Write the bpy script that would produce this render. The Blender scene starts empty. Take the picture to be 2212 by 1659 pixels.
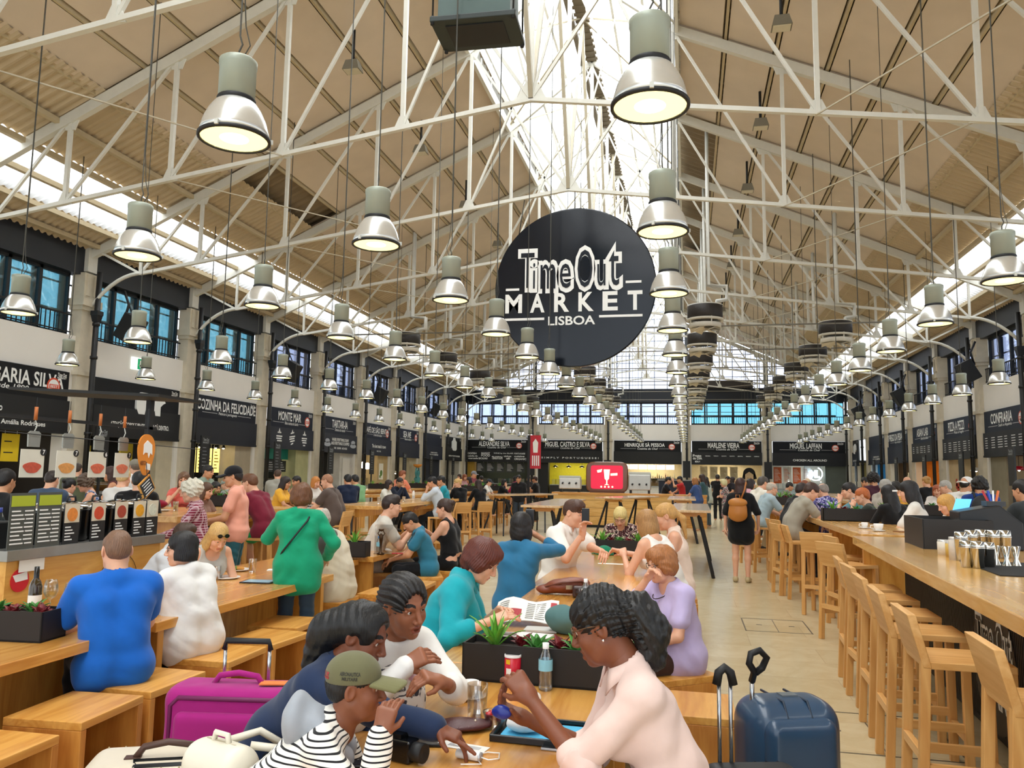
import bpy, math, random
import numpy as np
from mathutils import Vector, Matrix
random.seed(7); np.random.seed(7)
SC = bpy.context.scene; COL = SC.collection
# ------------------------------------------------------------------ camera
CF, YAW, PIT, ROL, CH = 1709.95, 0.218582, 0.11333, 0.0159746, 1.65
def _axes():
    w = np.array([-math.sin(YAW)*math.cos(PIT), math.cos(YAW)*math.cos(PIT), math.sin(PIT)])
    r = np.array([math.cos(YAW), math.sin(YAW), 0.0]); u = np.cross(r, w)
    c, s = math.cos(ROL), math.sin(ROL)
    return c*r+s*u, -s*r+c*u, w
CR, CU, CW = _axes()
cd = bpy.data.cameras.new('camera'); cam = bpy.data.objects.new('camera', cd); COL.objects.link(cam)
cd.sensor_fit = 'HORIZONTAL'; cd.sensor_width = 36.0; cd.lens = 36.0*CF/2212; cd.clip_start = 0.05; cd.clip_end = 500
SC.cycles.max_bounces = 8; SC.cycles.diffuse_bounces = 4; SC.cycles.glossy_bounces = 3
cam.matrix_world = Matrix(((CR[0], CU[0], -CW[0], 0), (CR[1], CU[1], -CW[1], 0), (CR[2], CU[2], -CW[2], CH), (0, 0, 0, 1)))
SC.camera = cam
def _ray(px, py): return CW+(px-1106)/CF*CR-(py-829.5)/CF*CU
def atZ(px, py, Z): d = _ray(px, py); return d*((Z-CH)/d[2])+np.array([0, 0, CH])
def atY(px, py, Y): d = _ray(px, py); return d*(Y/d[1])+np.array([0, 0, CH])
def atX(px, py, X): d = _ray(px, py); return d*(X/d[0])+np.array([0, 0, CH])
# ------------------------------------------------------------------ view, world, daylight
SC.view_settings.view_transform = 'Standard'; SC.view_settings.look = 'None'
SC.view_settings.exposure = 0.12; SC.view_settings.gamma = 1.0
W = bpy.data.worlds.new('sky'); SC.world = W; W.use_nodes = True
_bg = W.node_tree.nodes['Background']; _bg.inputs[0].default_value = (0.86, 0.93, 1.0, 1); _bg.inputs[1].default_value = 2.0
XL, XR, YF, XC = -14.05, 9.25, 49.6, -2.4          # hall: left wall, right wall, far wall, ridge line
EZ, RS, LZ, LH, RZ = 6.85, 0.45, 11.06, 2.25, 12.7  # eave height, roof slope, lantern base height, lantern half width, ridge height
YN = -10.0
def area(name, loc, sx, sy, energy, rot=(0, 0, 0), col=(1, 0.985, 0.96)):
    l = bpy.data.lights.new(name, 'AREA'); l.shape = 'RECTANGLE'; l.size = sx; l.size_y = sy; l.energy = energy; l.color = col
    o = bpy.data.objects.new(name, l); COL.objects.link(o); o.location = loc; o.rotation_euler = rot; return o
area('lantern_daylight', (XC, 20, RZ+0.6), 4.6, 60, 7000)
area('skylight_daylight', (XL+1.3, 20, 8.6), 1.5, 60, 1500, (0, math.radians(-24), 0))
area('skylight_daylight', (XR-1.3, 20, 8.6), 1.5, 60, 1500, (0, math.radians(24), 0))
# ------------------------------------------------------------------ materials
def lin(c):
    if isinstance(c, str):
        c = c.lstrip('#'); c = c if len(c) == 6 else ''.join(q*2 for q in c); c = [int(c[i:i+2], 16)/255 for i in (0, 2, 4)]
        return tuple(x/12.92 if x <= 0.04045 else ((x+0.055)/1.055)**2.4 for x in c)
    return tuple(c)
_mc = {}
def nd(nt, t, **kw):
    n = nt.nodes.new(t)
    for k, v in kw.items():
        if k.startswith('i_'):
            n.inputs[k[2:].replace('_', ' ')].default_value = v
        else: setattr(n, k, v)
    return n
def M(col, rough=0.6, metal=0.0, var=0.06, scale=9.0, bump=0.0, bscale=60.0, spec=0.5, emit=None, estr=0, alpha=1, trans=0, coat=0, sheen=0):
    key = ('M', col, rough, metal, var, scale, bump, bscale, spec, emit, estr, alpha, trans, coat, sheen)
    if key in _mc: return _mc[key]
    m = bpy.data.materials.new('mat_%d' % len(_mc)); m.use_nodes = True; nt = m.node_tree; b = nt.nodes['Principled BSDF']
    c = lin(col); L = nt.links.new
    b.inputs['Base Color'].default_value = (*c, 1); b.inputs['Roughness'].default_value = rough; b.inputs['Metallic'].default_value = metal
    b.inputs['Specular IOR Level'].default_value = spec
    if trans: b.inputs['Transmission Weight'].default_value = trans
    if coat: b.inputs['Coat Weight'].default_value = coat; b.inputs['Coat Roughness'].default_value = 0.08
    if sheen: b.inputs['Sheen Weight'].default_value = sheen
    if alpha < 1: b.inputs['Alpha'].default_value = alpha
    if emit: b.inputs['Emission Color'].default_value = (*lin(emit), 1); b.inputs['Emission Strength'].default_value = estr
    if var or bump:
        tc = nd(nt, 'ShaderNodeTexCoord')
    if var:
        n = nd(nt, 'ShaderNodeTexNoise', i_Scale=scale, i_Detail=4.0); L(tc.outputs['Object'], n.inputs['Vector'])
        r = nd(nt, 'ShaderNodeMix', data_type='RGBA'); r.inputs[6].default_value = (*[x*(1-var*1.6) for x in c], 1); r.inputs[7].default_value = (*[min(1, x*(1+var)) for x in c], 1)
        L(n.outputs[0], r.inputs[0]); L(r.outputs[2], b.inputs['Base Color'])
    if bump:
        n2 = nd(nt, 'ShaderNodeTexNoise', i_Scale=bscale, i_Detail=3.0); L(tc.outputs['Object'], n2.inputs['Vector'])
        bp = nd(nt, 'ShaderNodeBump', i_Strength=bump, i_Distance=0.01); L(n2.outputs[0], bp.inputs['Height']); L(bp.outputs[0], b.inputs['Normal'])
    _mc[key] = m; return m
def WOOD(axis='Y', c1='#bf7c2e', c2='#e2a752', rough=0.32, coat=0.25, plank=0.0):
    key = ('W', axis, c1, c2, rough, coat, plank)
    if key in _mc: return _mc[key]
    m = bpy.data.materials.new('wood_%d' % len(_mc)); m.use_nodes = True; nt = m.node_tree; b = nt.nodes['Principled BSDF']; L = nt.links.new
    tc = nd(nt, 'ShaderNodeTexCoord'); mp = nd(nt, 'ShaderNodeMapping'); L(tc.outputs['Object'], mp.inputs[0])
    s = {'X': (0.5, 5, 5), 'Y': (5, 0.5, 5), 'Z': (5, 5, 0.5)}[axis]; mp.inputs['Scale'].default_value = s
    n1 = nd(nt, 'ShaderNodeTexNoise', i_Scale=1.3, i_Detail=3.0, i_Distortion=0.6); L(mp.outputs[0], n1.inputs['Vector'])
    mu = nd(nt, 'ShaderNodeMath', operation='MULTIPLY'); mu.inputs[1].default_value = 9.0; L(n1.outputs[0], mu.inputs[0])
    fr = nd(nt, 'ShaderNodeMath', operation='PINGPONG'); fr.inputs[1].default_value = 1.0; L(mu.outputs[0], fr.inputs[0])
    n2 = nd(nt, 'ShaderNodeTexNoise', i_Scale=14.0, i_Detail=5.0); L(mp.outputs[0], n2.inputs['Vector'])
    n3 = nd(nt, 'ShaderNodeTexNoise', i_Scale=1.1, i_Detail=1.0); L(tc.outputs['Object'], n3.inputs['Vector'])
    mx = nd(nt, 'ShaderNodeMix', data_type='FLOAT'); mx.inputs[0].default_value = 0.45; L(fr.outputs[0], mx.inputs[2]); L(n2.outputs[0], mx.inputs[3])
    m3 = nd(nt, 'ShaderNodeMix', data_type='FLOAT'); m3.inputs[0].default_value = 0.35; L(mx.outputs[0], m3.inputs[2]); L(n3.outputs[0], m3.inputs[3])
    cr = nd(nt, 'ShaderNodeValToRGB'); e = cr.color_ramp.elements
    e[0].position = 0.18; e[0].color = (*lin(c1), 1); e[1].position = 0.72; e[1].color = (*lin(c2), 1); L(m3.outputs[0], cr.inputs[0])
    L(cr.outputs[0], b.inputs['Base Color']); b.inputs['Roughness'].default_value = rough; b.inputs['Coat Weight'].default_value = coat; b.inputs['Coat Roughness'].default_value = 0.18
    _mc[key] = m; return m
def GLASS(tint=(0.95, 0.97, 0.97), gloss=0.12, rough=0.02):
    key = ('G', tint, gloss, rough)
    if key in _mc: return _mc[key]
    m = bpy.data.materials.new('glass_%d' % len(_mc)); m.use_nodes = True; nt = m.node_tree; L = nt.links.new
    nt.nodes.remove(nt.nodes['Principled BSDF']); o = nt.nodes['Material Output']
    t = nd(nt, 'ShaderNodeBsdfTransparent'); t.inputs[0].default_value = (*tint, 1); g = nd(nt, 'ShaderNodeBsdfGlossy'); g.inputs['Roughness'].default_value = rough
    fz = nd(nt, 'ShaderNodeLayerWeight', i_Blend=0.35); ad = nd(nt, 'ShaderNodeMath', operation='MULTIPLY_ADD'); ad.inputs[1].default_value = 0.6; ad.inputs[2].default_value = gloss; L(fz.outputs['Fresnel'], ad.inputs[0])
    mx = nd(nt, 'ShaderNodeMixShader'); L(ad.outputs[0], mx.inputs[0]); L(t.outputs[0], mx.inputs[1]); L(g.outputs[0], mx.inputs[2]); L(mx.outputs[0], o.inputs[0])
    _mc[key] = m; return m
def SHEET(col=(0.93, 0.95, 0.96), tr=0.5):
    key = ('S', col, tr)
    if key in _mc: return _mc[key]
    m = bpy.data.materials.new('translucent_sheet_%d' % len(_mc)); m.use_nodes = True; nt = m.node_tree; L = nt.links.new
    nt.nodes.remove(nt.nodes['Principled BSDF']); o = nt.nodes['Material Output']
    t = nd(nt, 'ShaderNodeBsdfTransparent'); t.inputs[0].default_value = (*col, 1)
    tl = nd(nt, 'ShaderNodeBsdfTranslucent'); tl.inputs[0].default_value = (*col, 1); df = nd(nt, 'ShaderNodeBsdfDiffuse'); df.inputs[0].default_value = (*col, 1)
    m1 = nd(nt, 'ShaderNodeMixShader'); m1.inputs[0].default_value = 0.3; L(tl.outputs[0], m1.inputs[1]); L(df.outputs[0], m1.inputs[2])
    mx = nd(nt, 'ShaderNodeMixShader'); mx.inputs[0].default_value = tr; L(m1.outputs[0], mx.inputs[1]); L(t.outputs[0], mx.inputs[2]); L(mx.outputs[0], o.inputs[0])
    _mc[key] = m; return m
def EMIT(col, s, sample=True):
    key = ('E', col, s)
    if key in _mc: return _mc[key]
    m = M(col, 0.5, var=0, emit=col, estr=s); m = m.copy(); _mc[key] = m
    if not sample: m.cycles.emission_sampling = 'NONE'
    return m
# ------------------------------------------------------------------ mesh helpers
def rotz(a): c, s = math.cos(a), math.sin(a); return np.array([[c, -s, 0], [s, c, 0], [0, 0, 1]])
def frame_of(d):
    d = np.asarray(d, float); d = d/np.linalg.norm(d); u = np.array([0, 0, 1.0]) if abs(d[2]) < 0.95 else np.array([0, 1.0, 0])
    r = np.cross(d, u); r /= np.linalg.norm(r); return r, np.cross(r, d), d
class MB:
    def __init__(s): s.v = []; s.f = []; s.m = []; s.sm = []; s.n = 0
    def add(s, v, f, mat=0, smooth=False):
        v = np.asarray(v, float); s.v.append(v); s.f += [tuple(i+s.n for i in q) for q in f]; s.m += [mat]*len(f); s.sm += [smooth]*len(f); s.n += len(v); return s
    def box(s, c, size, R=None, mat=0, top=None):
        sx, sy, sz = [x/2 for x in size]; t = top or (1, 1)
        v = np.array([(-sx, -sy, -sz), (sx, -sy, -sz), (sx, sy, -sz), (-sx, sy, -sz), (-sx*t[0], -sy*t[1], sz), (sx*t[0], -sy*t[1], sz), (sx*t[0], sy*t[1], sz), (-sx*t[0], sy*t[1], sz)])
        if R is not None: v = v@np.asarray(R).T
        return s.add(v+np.asarray(c, float), [(0, 3, 2, 1), (4, 5, 6, 7), (0, 1, 5, 4), (1, 2, 6, 5), (2, 3, 7, 6), (3, 0, 4, 7)], mat)
    def bb(s, x0, x1, y0, y1, z0, z1, mat=0): return s.box(((x0+x1)/2, (y0+y1)/2, (z0+z1)/2), (abs(x1-x0), abs(y1-y0), abs(z1-z0)), None, mat)
    def beam(s, a, b, w, h, mat=0, w2=None, h2=None):
        a = np.asarray(a, float); b = np.asarray(b, float); r, u, d = frame_of(b-a); w2 = w if w2 is None else w2; h2 = h if h2 is None else h2; v = []
        for p, ww, hh in ((a, w, h), (b, w2, h2)): v += [p-r*ww/2-u*hh/2, p+r*ww/2-u*hh/2, p+r*ww/2+u*hh/2, p-r*ww/2+u*hh/2]
        return s.add(v, [(0, 3, 2, 1), (4, 5, 6, 7), (0, 1, 5, 4), (1, 2, 6, 5), (2, 3, 7, 6), (3, 0, 4, 7)], mat)
    def tube(s, pts, r, n=8, mat=0, cap=True):
        pts = [np.asarray(p, float) for p in pts]; k = len(pts); rr = r if hasattr(r, '__len__') else [r]*k; v = []; pr = None
        for i, p in enumerate(pts):
            d = pts[min(i+1, k-1)]-pts[max(i-1, 0)]
            if pr is None: a, b, d = frame_of(d)
            else:
                d = d/max(np.linalg.norm(d), 1e-9); a = pr-d*np.dot(pr, d); a /= max(np.linalg.norm(a), 1e-9); b = np.cross(a, d)
            pr = a
            for j in range(n): t = 2*math.pi*j/n; v.append(p+rr[i]*(math.cos(t)*a+math.sin(t)*b))
        f = [(i*n+j, i*n+(j+1) % n, (i+1)*n+(j+1) % n, (i+1)*n+j) for i in range(k-1) for j in range(n)]
        if cap: f += [tuple(range(n-1, -1, -1)), tuple((k-1)*n+j for j in range(n))]
        return s.add(v, f, mat, n > 4)
    def lathe(s, prof, n=24, c=(0, 0, 0), R=None, mat=0, smooth=True, cap=False):
        v = []; k = len(prof)
        for r, z in prof:
            for j in range(n): t = 2*math.pi*j/n; v.append((r*math.cos(t), r*math.sin(t), z))
        v = np.array(v)
        if R is not None: v = v@np.asarray(R).T
        f = [(i*n+j, i*n+(j+1) % n, (i+1)*n+(j+1) % n, (i+1)*n+j) for i in range(k-1) for j in range(n)]
        if cap: f += [tuple(range(n-1, -1, -1)), tuple((k-1)*n+j for j in range(n))]
        return s.add(v+np.asarray(c, float), f, mat, smooth)
    def prism(s, poly, w0, w1, fr=None, mat=0):
        """2-D outline extruded along w; fr = (origin, ex, ey)"""
        o, ex, ey = fr or (np.zeros(3), np.array([1., 0, 0]), np.array([0, 1., 0])); o, ex, ey = [np.asarray(q, float) for q in (o, ex, ey)]; ez = np.cross(ex, ey); n = len(poly)
        v = [o+ex*x+ey*y+ez*w for w in (w0, w1) for x, y in poly]
        return s.add(v, [tuple(range(n-1, -1, -1)), tuple(range(n, 2*n))]+[(i, (i+1) % n, n+(i+1) % n, n+i) for i in range(n)], mat)
    def mesh(s, name, mats, bevel=0):
        me = bpy.data.meshes.new(name); v = np.concatenate(s.v) if s.v else np.zeros((0, 3))
        me.from_pydata(v.tolist(), [], s.f)
        for m in (mats if isinstance(mats, (list, tuple)) else [mats]): me.materials.append(m)
        me.polygons.foreach_set('material_index', s.m); me.polygons.foreach_set('use_smooth', s.sm); me.update(); return me
    def build(s, name, mats, parent=None, label=None, bevel=0, loc=None):
        o = bpy.data.objects.new(name, s.mesh(name, mats)); COL.objects.link(o)
        if parent is not None: o.parent = parent
        if label: o['label'] = label
        if loc is not None: o.location = loc
        if bevel:
            b = o.modifiers.new('edge', 'BEVEL'); b.width = bevel; b.segments = 2; b.limit_method = 'ANGLE'
        return o
def tag(o, label, cat, group=None, kind=None):
    o['label'] = label; o['category'] = cat
    if group: o['group'] = group
    if kind: o['kind'] = kind
    return o
def thing(name, label, cat, loc=(0, 0, 0), rz=0.0, group=None):
    o = bpy.data.objects.new(name, None); COL.objects.link(o); o.empty_display_size = 0.1
    o.location = [float(x) for x in loc]; o.rotation_euler = (0, 0, rz); return tag(o, label, cat, group)
def struct(name, mb, mats, label=None):
    o = mb.build(name, mats); o['kind'] = 'structure'
    if label: o['label'] = label
    return o
def dup(root, loc, rz=0.0, label=None, group=None, scale=None):
    r = root.copy(); COL.objects.link(r); r.location = [float(x) for x in loc]; r.rotation_euler = (0, 0, rz)
    if label: r['label'] = label
    if group: r['group'] = group
    if scale: r.scale = (scale,)*3
    for ch in list(root.children):
        c = ch.copy(); COL.objects.link(c); c.parent = r
        for g in list(ch.children): d = g.copy(); COL.objects.link(d); d.parent = c
    return r
_tc = {}
def text2d(t, off=0.0):
    """outline text as a flat triangulated mesh: (verts Nx2, faces), cap height about 0.7"""
    k = (t, off)
    if k in _tc: return _tc[k]
    c = bpy.data.curves.new('lettering', 'FONT'); c.body = t; c.offset = off; c.resolution_u = 3
    o = bpy.data.objects.new('lettering', c); COL.objects.link(o)
    me = bpy.data.meshes.new_from_object(o.evaluated_get(bpy.context.evaluated_depsgraph_get()))
    v = np.array([q.co[:2] for q in me.vertices]); f = [tuple(p.vertices) for p in me.polygons]
    bpy.data.objects.remove(o); bpy.data.curves.remove(c); bpy.data.meshes.remove(me); _tc[k] = (v, f); return v, f
def text(mb, t, fr, u0, u1, v0, v1, w=0.006, mat=0, off=0.012, slant=0.0, ref=None):
    """text fitted to the rectangle u0..u1, v0..v1 on the plane fr (origin, ex, ey)"""
    v, f = text2d(t, off); o, ex, ey = [np.asarray(q, float) for q in fr]; ez = np.cross(ex, ey)
    if not len(v): return
    rv = text2d(t, 0.0)[0] if ref is None else text2d(ref, 0.0)[0]
    a, b = rv.min(0), rv.max(0); q = (v-a)/(b-a); q[:, 0] += slant*q[:, 1]*(v1-v0)/(u1-u0)
    P = o+np.outer(u0+(u1-u0)*q[:, 0], ex)+np.outer(v0+(v1-v0)*q[:, 1], ey)+ez*w; mb.add(P, f, mat)
ORD = 'first second third fourth fifth sixth seventh eighth ninth tenth eleventh twelfth thirteenth fourteenth fifteenth sixteenth seventeenth eighteenth nineteenth twentieth twenty-first twenty-second'.split()
WHT = M('#f2f2ee', 0.5, var=0.02); BLK = M('#17181a', 0.55, var=0.1); STEEL = M('#cfd0c8', 0.45, var=0.04, metal=0.0)
# ------------------------------------------------------------------ floor
def floor_mat():
    m = bpy.data.materials.new('limestone'); m.use_nodes = True; nt = m.node_tree; b = nt.nodes['Principled BSDF']; L = nt.links.new
    tc = nd(nt, 'ShaderNodeTexCoord'); br = nd(nt, 'ShaderNodeTexBrick'); L(tc.outputs['Object'], br.inputs['Vector'])
    br.inputs['Color1'].default_value = (*lin('#c8b893'), 1); br.inputs['Color2'].default_value = (*lin('#d0c19e'), 1); br.inputs['Mortar'].default_value = (*lin('#b7a786'), 1)
    br.inputs['Scale'].default_value = 1.0; br.inputs['Mortar Size'].default_value = 0.003; br.inputs['Brick Width'].default_value = 1.2; br.inputs['Row Height'].default_value = 0.6
    n = nd(nt, 'ShaderNodeTexNoise', i_Scale=3.5, i_Detail=8.0, i_Roughness=0.7, i_Distortion=0.8); L(tc.outputs['Object'], n.inputs['Vector'])
    cr = nd(nt, 'ShaderNodeValToRGB'); cr.color_ramp.elements[0].position = 0.35; cr.color_ramp.elements[0].color = (0.86, 0.82, 0.72, 1); cr.color_ramp.elements[1].position = 0.6; cr.color_ramp.elements[1].color = (1, 1, 1, 1); L(n.outputs[0], cr.inputs[0])
    mx = nd(nt, 'ShaderNodeMix', data_type='RGBA', blend_type='MULTIPLY'); mx.inputs[0].default_value = 0.6; L(br.outputs[0], mx.inputs[6]); L(cr.outputs[0], mx.inputs[7]); L(mx.outputs[2], b.inputs['Base Color'])
    r = nd(nt, 'ShaderNodeMapRange'); r.inputs[3].default_value = 0.2; r.inputs[4].default_value = 0.27; L(n.outputs[0], r.inputs[0]); L(r.outputs[0], b.inputs['Roughness'])
    return m
struct('floor', MB().bb(-22, 17, YN-6, YF+6, -0.2, 0), floor_mat(), 'pale beige limestone floor with faint joints')
def cover(x0, x1, y0, y1, label):
    m = MB()
    for a, b, c, d in ((x0, x1, y0, y0+.014), (x0, x1, y1-.014, y1), (x0, x0+.014, y0, y1), (x1-.014, x1, y0, y1)): m.bb(a, b, c, d, 0.0004, 0.002)
    m.bb((x0+x1)/2-.004, (x0+x1)/2+.004, y0, y1, .0004, .0018)
    for q in (.25, .75): m.bb(x0+(x1-x0)*q-.03, x0+(x1-x0)*q+.03, (y0+y1)/2-.012, (y0+y1)/2+.012, .0004, .002)
    tag(m.build('floor_hatch', M('#5c5240', 0.5)), label, 'hatch')
cover(.72, 1.62, 5.35, 6.25, 'thin framed floor hatch beside the blue suitcase'); cover(.60, 1.30, 9.2, 10.0, 'thin framed floor hatch before the yellow bar stools')
# ------------------------------------------------------------------ walls
PLAST = M('#e9e6df', 0.75, var=0.03, scale=2); STONE = M('#d6ccb6', 0.7, var=0.12, scale=5, bump=0.25, bscale=25); NAVY = M('#1d2230', 0.6, var=0.05); DARK = M('#14171b', 0.55, var=0.08)
L0, BAY, SW = 16.36, 4.1, 3.33                         # first full left stall, bay length, sign width
LK = list(range(-6, 8)); R0 = 27.62-SW; RK = list(range(-8, 6))
ZS, ZB, ZW, ZT = 3.85, 4.72, 6.2, 6.95                # sign top, gallery floor, window head, wall top
def side_wall(name, X, sgn, starts):
    m = MB(); m.bb(X, X-sgn*.3, YN, YF, ZS, ZB)
    prev = YN
    for y in starts+[YF+1]:
        if y-prev > .05: m.bb(X, X-sgn*.3, prev, min(y, YF), 0, ZS)
        prev = y+SW
    struct(name, m, PLAST, 'white plaster wall over the market stalls')
LS = [L0+BAY*k for k in LK]; RSY = [R0+BAY*k for k in RK]
side_wall('wall_left', XL, 1, LS); side_wall('wall_right', XR, -1, RSY)
m = MB(); FC = [-11.95, -7.2, -2.4, 2.3, 7.0]; FW = 4.1
m.bb(XL, XR, YF, YF+.3, ZS, ZB+.1); prev = XL
for c in FC+[99]:
    a = min(c-FW/2, XR)
    if a-prev > .05: m.bb(prev, a, YF, YF+.3, 0, ZS)
    prev = c+FW/2
struct('wall_far', m, PLAST, 'white end wall over the chef stalls')
# dark bands above the gallery windows
for n, X, s in (('trim_1', XL, 1), ('trim_2', XR, -1)): struct(n, MB().bb(X+s*.02, X-s*.28, YN, YF, ZW, ZT+.5), M('#151b25', 0.45, var=.08), 'dark band above the gallery windows')
struct('trim_3', MB().bb(XL, XR, YF-.02, YF+.28, ZW, 7.05), M('#151b25', 0.45, var=.08), 'dark band above the end windows')
# gallery windows
GLT = GLASS((0.42, 0.72, 0.82), .10); GLP = GLASS((0.72, 0.78, 0.95), .10); FRM = M('#1a2026', 0.45)
wn = [0]
def window(P, ex, w, glass, n=4, rail=True, h0=ZB, h1=ZW):
    """gallery window: opening w wide from P along ex, mullions, panes and a balustrade"""
    wn[0] += 1; P = np.asarray(P, float); ex = np.asarray(ex, float); ez = np.array([0, 0, 1.]); nr = np.cross(ex, ez); fr = (P, ex, ez); m = MB()
    r = lambda a, b, c, d, z0=-.05, z1=.05, mat=0: m.prism([(a, c), (b, c), (b, d), (a, d)], z0, z1, fr, mat)
    r(0, w, h0, h0+.07); r(0, w, h1-.07, h1)
    for i in range(n+1): q = w*i/n; r(max(0, q-.045), min(w, q+.045), h0, h1)
    f = m.build('window_%d' % wn[0], FRM); f['kind'] = 'structure'; f['label'] = 'dark framed gallery window'
    g = MB(); g.prism([(0.02, h0+.02), (w-.02, h0+.02), (w-.02, h1-.02), (.02, h1-.02)], -.008, .008, fr); g.build('pane', glass, f)
    if rail:
        m = MB(); r = lambda a, b, c, d: m.prism([(a, c), (b, c), (b, d), (a, d)], .16, .18, fr)
        r(0, w, h0+.46, h0+.5); r(0, w, h0+.06, h0+.09)
        for i in range(int(w/.13)): r(.05+i*.13, .068+i*.13, h0, h0+.48)
        m.build('balustrade', M('#15171a', .5), f)
for i, y in enumerate(LS): window((XL-.22, y-.05, 0), (0, 1, 0), SW+.1, GLT if i < 8 else GLP)
for i, y in enumerate(RSY): window((XR+.22, y+SW+.05, 0), (0, -1, 0), SW+.1, GLP)
for c in FC: window((c-FW/2, YF+.2, 0), (1, 0, 0), FW, GLP if c < 2 else GLT, 5, True, ZB+.1)
# gallery behind the windows: floor, back glazing, ceiling, furniture silhouettes
m = MB(); m.bb(XL-3.6, XL-.3, YN, YF+4, ZB-.25, ZB-.05); m.bb(XR+.3, XR+3.6, YN, YF+4, ZB-.25, ZB-.05); m.bb(XL-3.6, XR+3.6, YF+.3, YF+4, ZB-.2, ZB)
struct('floor_gallery', m, M('#6d675c', .6))
m = MB()
for X in (XL-3.5, XR+3.5):
    m.bb(X-.1, X+.1, YN, YF+4, ZB, ZB+.5); m.bb(X-.1, X+.1, YN, YF+4, 8.0, 8.4)
    for k in range(60): m.bb(X-.05, X+.05, YN+k-.06, YN+k+.06, ZB, 8.0)
    for z in (5.3, 6.1, 6.9): m.bb(X-.03, X+.03, YN, YF+4, z, z+.04)
for k in range(28): m.bb(XL+k*.85, XL+k*.85+.07, YF+3.9, YF+4, ZB, ZT)
m.bb(XL, XR, YF+3.9, YF+4, ZB, ZB+.35); m.bb(XL, XR, YF+3.9, YF+4, 5.6, 5.7)
struct('wall_gallery', m, M('#4a5058', .6))
m = MB(); m.bb(XL-3.7, XL-.25, YN, YF+4, 8.35, 8.45); m.bb(XR+.25, XR+3.7, YN, YF+4, 8.35, 8.45); m.bb(XL, XR, YF+.28, YF+4.1, 6.95, 7.05); struct('ceiling_gallery', m, M('#8b8378', .8))
# pillars with capitals and black downpipes
def pillar(X, Y, s, face='x'):
    m = MB(); R = None
    B = (lambda a, b, w, z0, z1, mt=0: m.bb(X+s*a, X+s*b, Y-w/2, Y+w/2, z0, z1, mt)) if face == 'x' else (lambda a, b, w, z0, z1, mt=0: m.bb(Y-w/2, Y+w/2, X+s*a, X+s*b, z0, z1, mt))
    B(-.2, .12, .44, 0, 5.35); B(-.2, .17, .54, 5.35, 5.45); B(-.2, .22, .62, 5.45, 5.62); B(-.2, .15, .48, 5.62, 6.25); B(-.2, .18, .56, 3.8, 3.9)
    for d in (-.12, .12): (m.bb(X+s*.15, X+s*.18, Y+d-.06, Y+d+.06, 5.7, 6.2) if face == 'x' else m.bb(Y+d-.06, Y+d+.06, X+s*.15, X+s*.18, 5.7, 6.2))
    o = struct('pillar', m, STONE, 'pale stone pillar with a moulded capital'); p = MB()
    P = (lambda d, e, z: (X+s*d, Y+e, z)) if face == 'x' else (lambda d, e, z: (Y+e, X+s*d, z))
    p.tube([P(.33, .02, z) for z in (0, 6.3)], .065, 10)
    for z in (1.2, 2.4, 3.3, 4.2, 5.0): p.tube([P(.33, .02, z), P(.33, .02, z+.07)], .085, 10)
    c = P(.33, .02, 5.3); p.box(c, (.2, .2, .1)); p.box((c[0], c[1], 5.17), (.13, .13, .16), None, 0, (1.4, 1.4))
    tag(p.build('downpipe', M('#1b1b1c', .45)), 'black rainwater pipe clamped to a pale stone pillar', 'pipe', 'black downpipes on the pillars')
PLY = [L0-.385+BAY*k for k in range(-5, 9)]; PRY = [R0-.385+BAY*k for k in range(-5, 7)]
for y in PLY: pillar(XL, y, 1)
for y in PRY: pillar(XR, y, -1)
for x in (-9.58, -4.8, -.05, 4.65): pillar(YF, x, -1, 'y')
# ------------------------------------------------------------------ roof
CORR = M('#c4b294', 0.6, var=.08, scale=3); CORW = SHEET()
def corr(m, pa, pb, y0, y1, pitch=.19, amp=.022, mat=0):
    """corrugated sheet between two lines parallel to Y; pa, pb = (x, z)"""
    n = int((y1-y0)/pitch*4); t = np.arange(n+1); w = np.array([0, 1, 1, 0])[t % 4]*amp*2-amp; y = y0+(y1-y0)*t/n; d = np.array([pb[0]-pa[0], pb[1]-pa[1]]); d /= np.linalg.norm(d); nx, nz = -d[1], d[0]
    v = np.concatenate([np.stack([p[0]+nx*w, y, p[1]+nz*w], 1) for p in (pa, pb)]); m.add(v, [(i, i+1, n+2+i, n+1+i) for i in range(n)], mat)
def roofpt(s, left=True): return (XL+s, EZ+RS*s) if left else (XR-s, EZ+RS*s)
S1, S2, S3, S4 = .78, 2.04, 3.52, 9.38
for left in (True, False):
    q = lambda s: roofpt(s, left); m = MB(); corr(m, q(-.4), q(S1), YN, YF); corr(m, q(S2), q(S3+.2), YN, YF); struct('ceiling', m, CORR, 'beige corrugated roof band beside the skylight')
    m = MB(); corr(m, q(S1), q(S2), YN, YF); struct('window_skylight', m, CORW, 'white translucent skylight strip')
    m = MB(); a, b = q(S2-.03), q(S4+.05); corr(m, (a[0], a[1]+.3), (b[0], b[1]+.3), YN, YF, .3, .03); struct('roof', m, M('#8a7a62', .7), 'outer roof sheets')
    a, b = q(-4), q(S1+.03); m = MB(); corr(m, (a[0], 8.6), (b[0], b[1]+.3), YN, YF, .3, .03); struct('roof', m, M('#8a7a62', .7))
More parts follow.
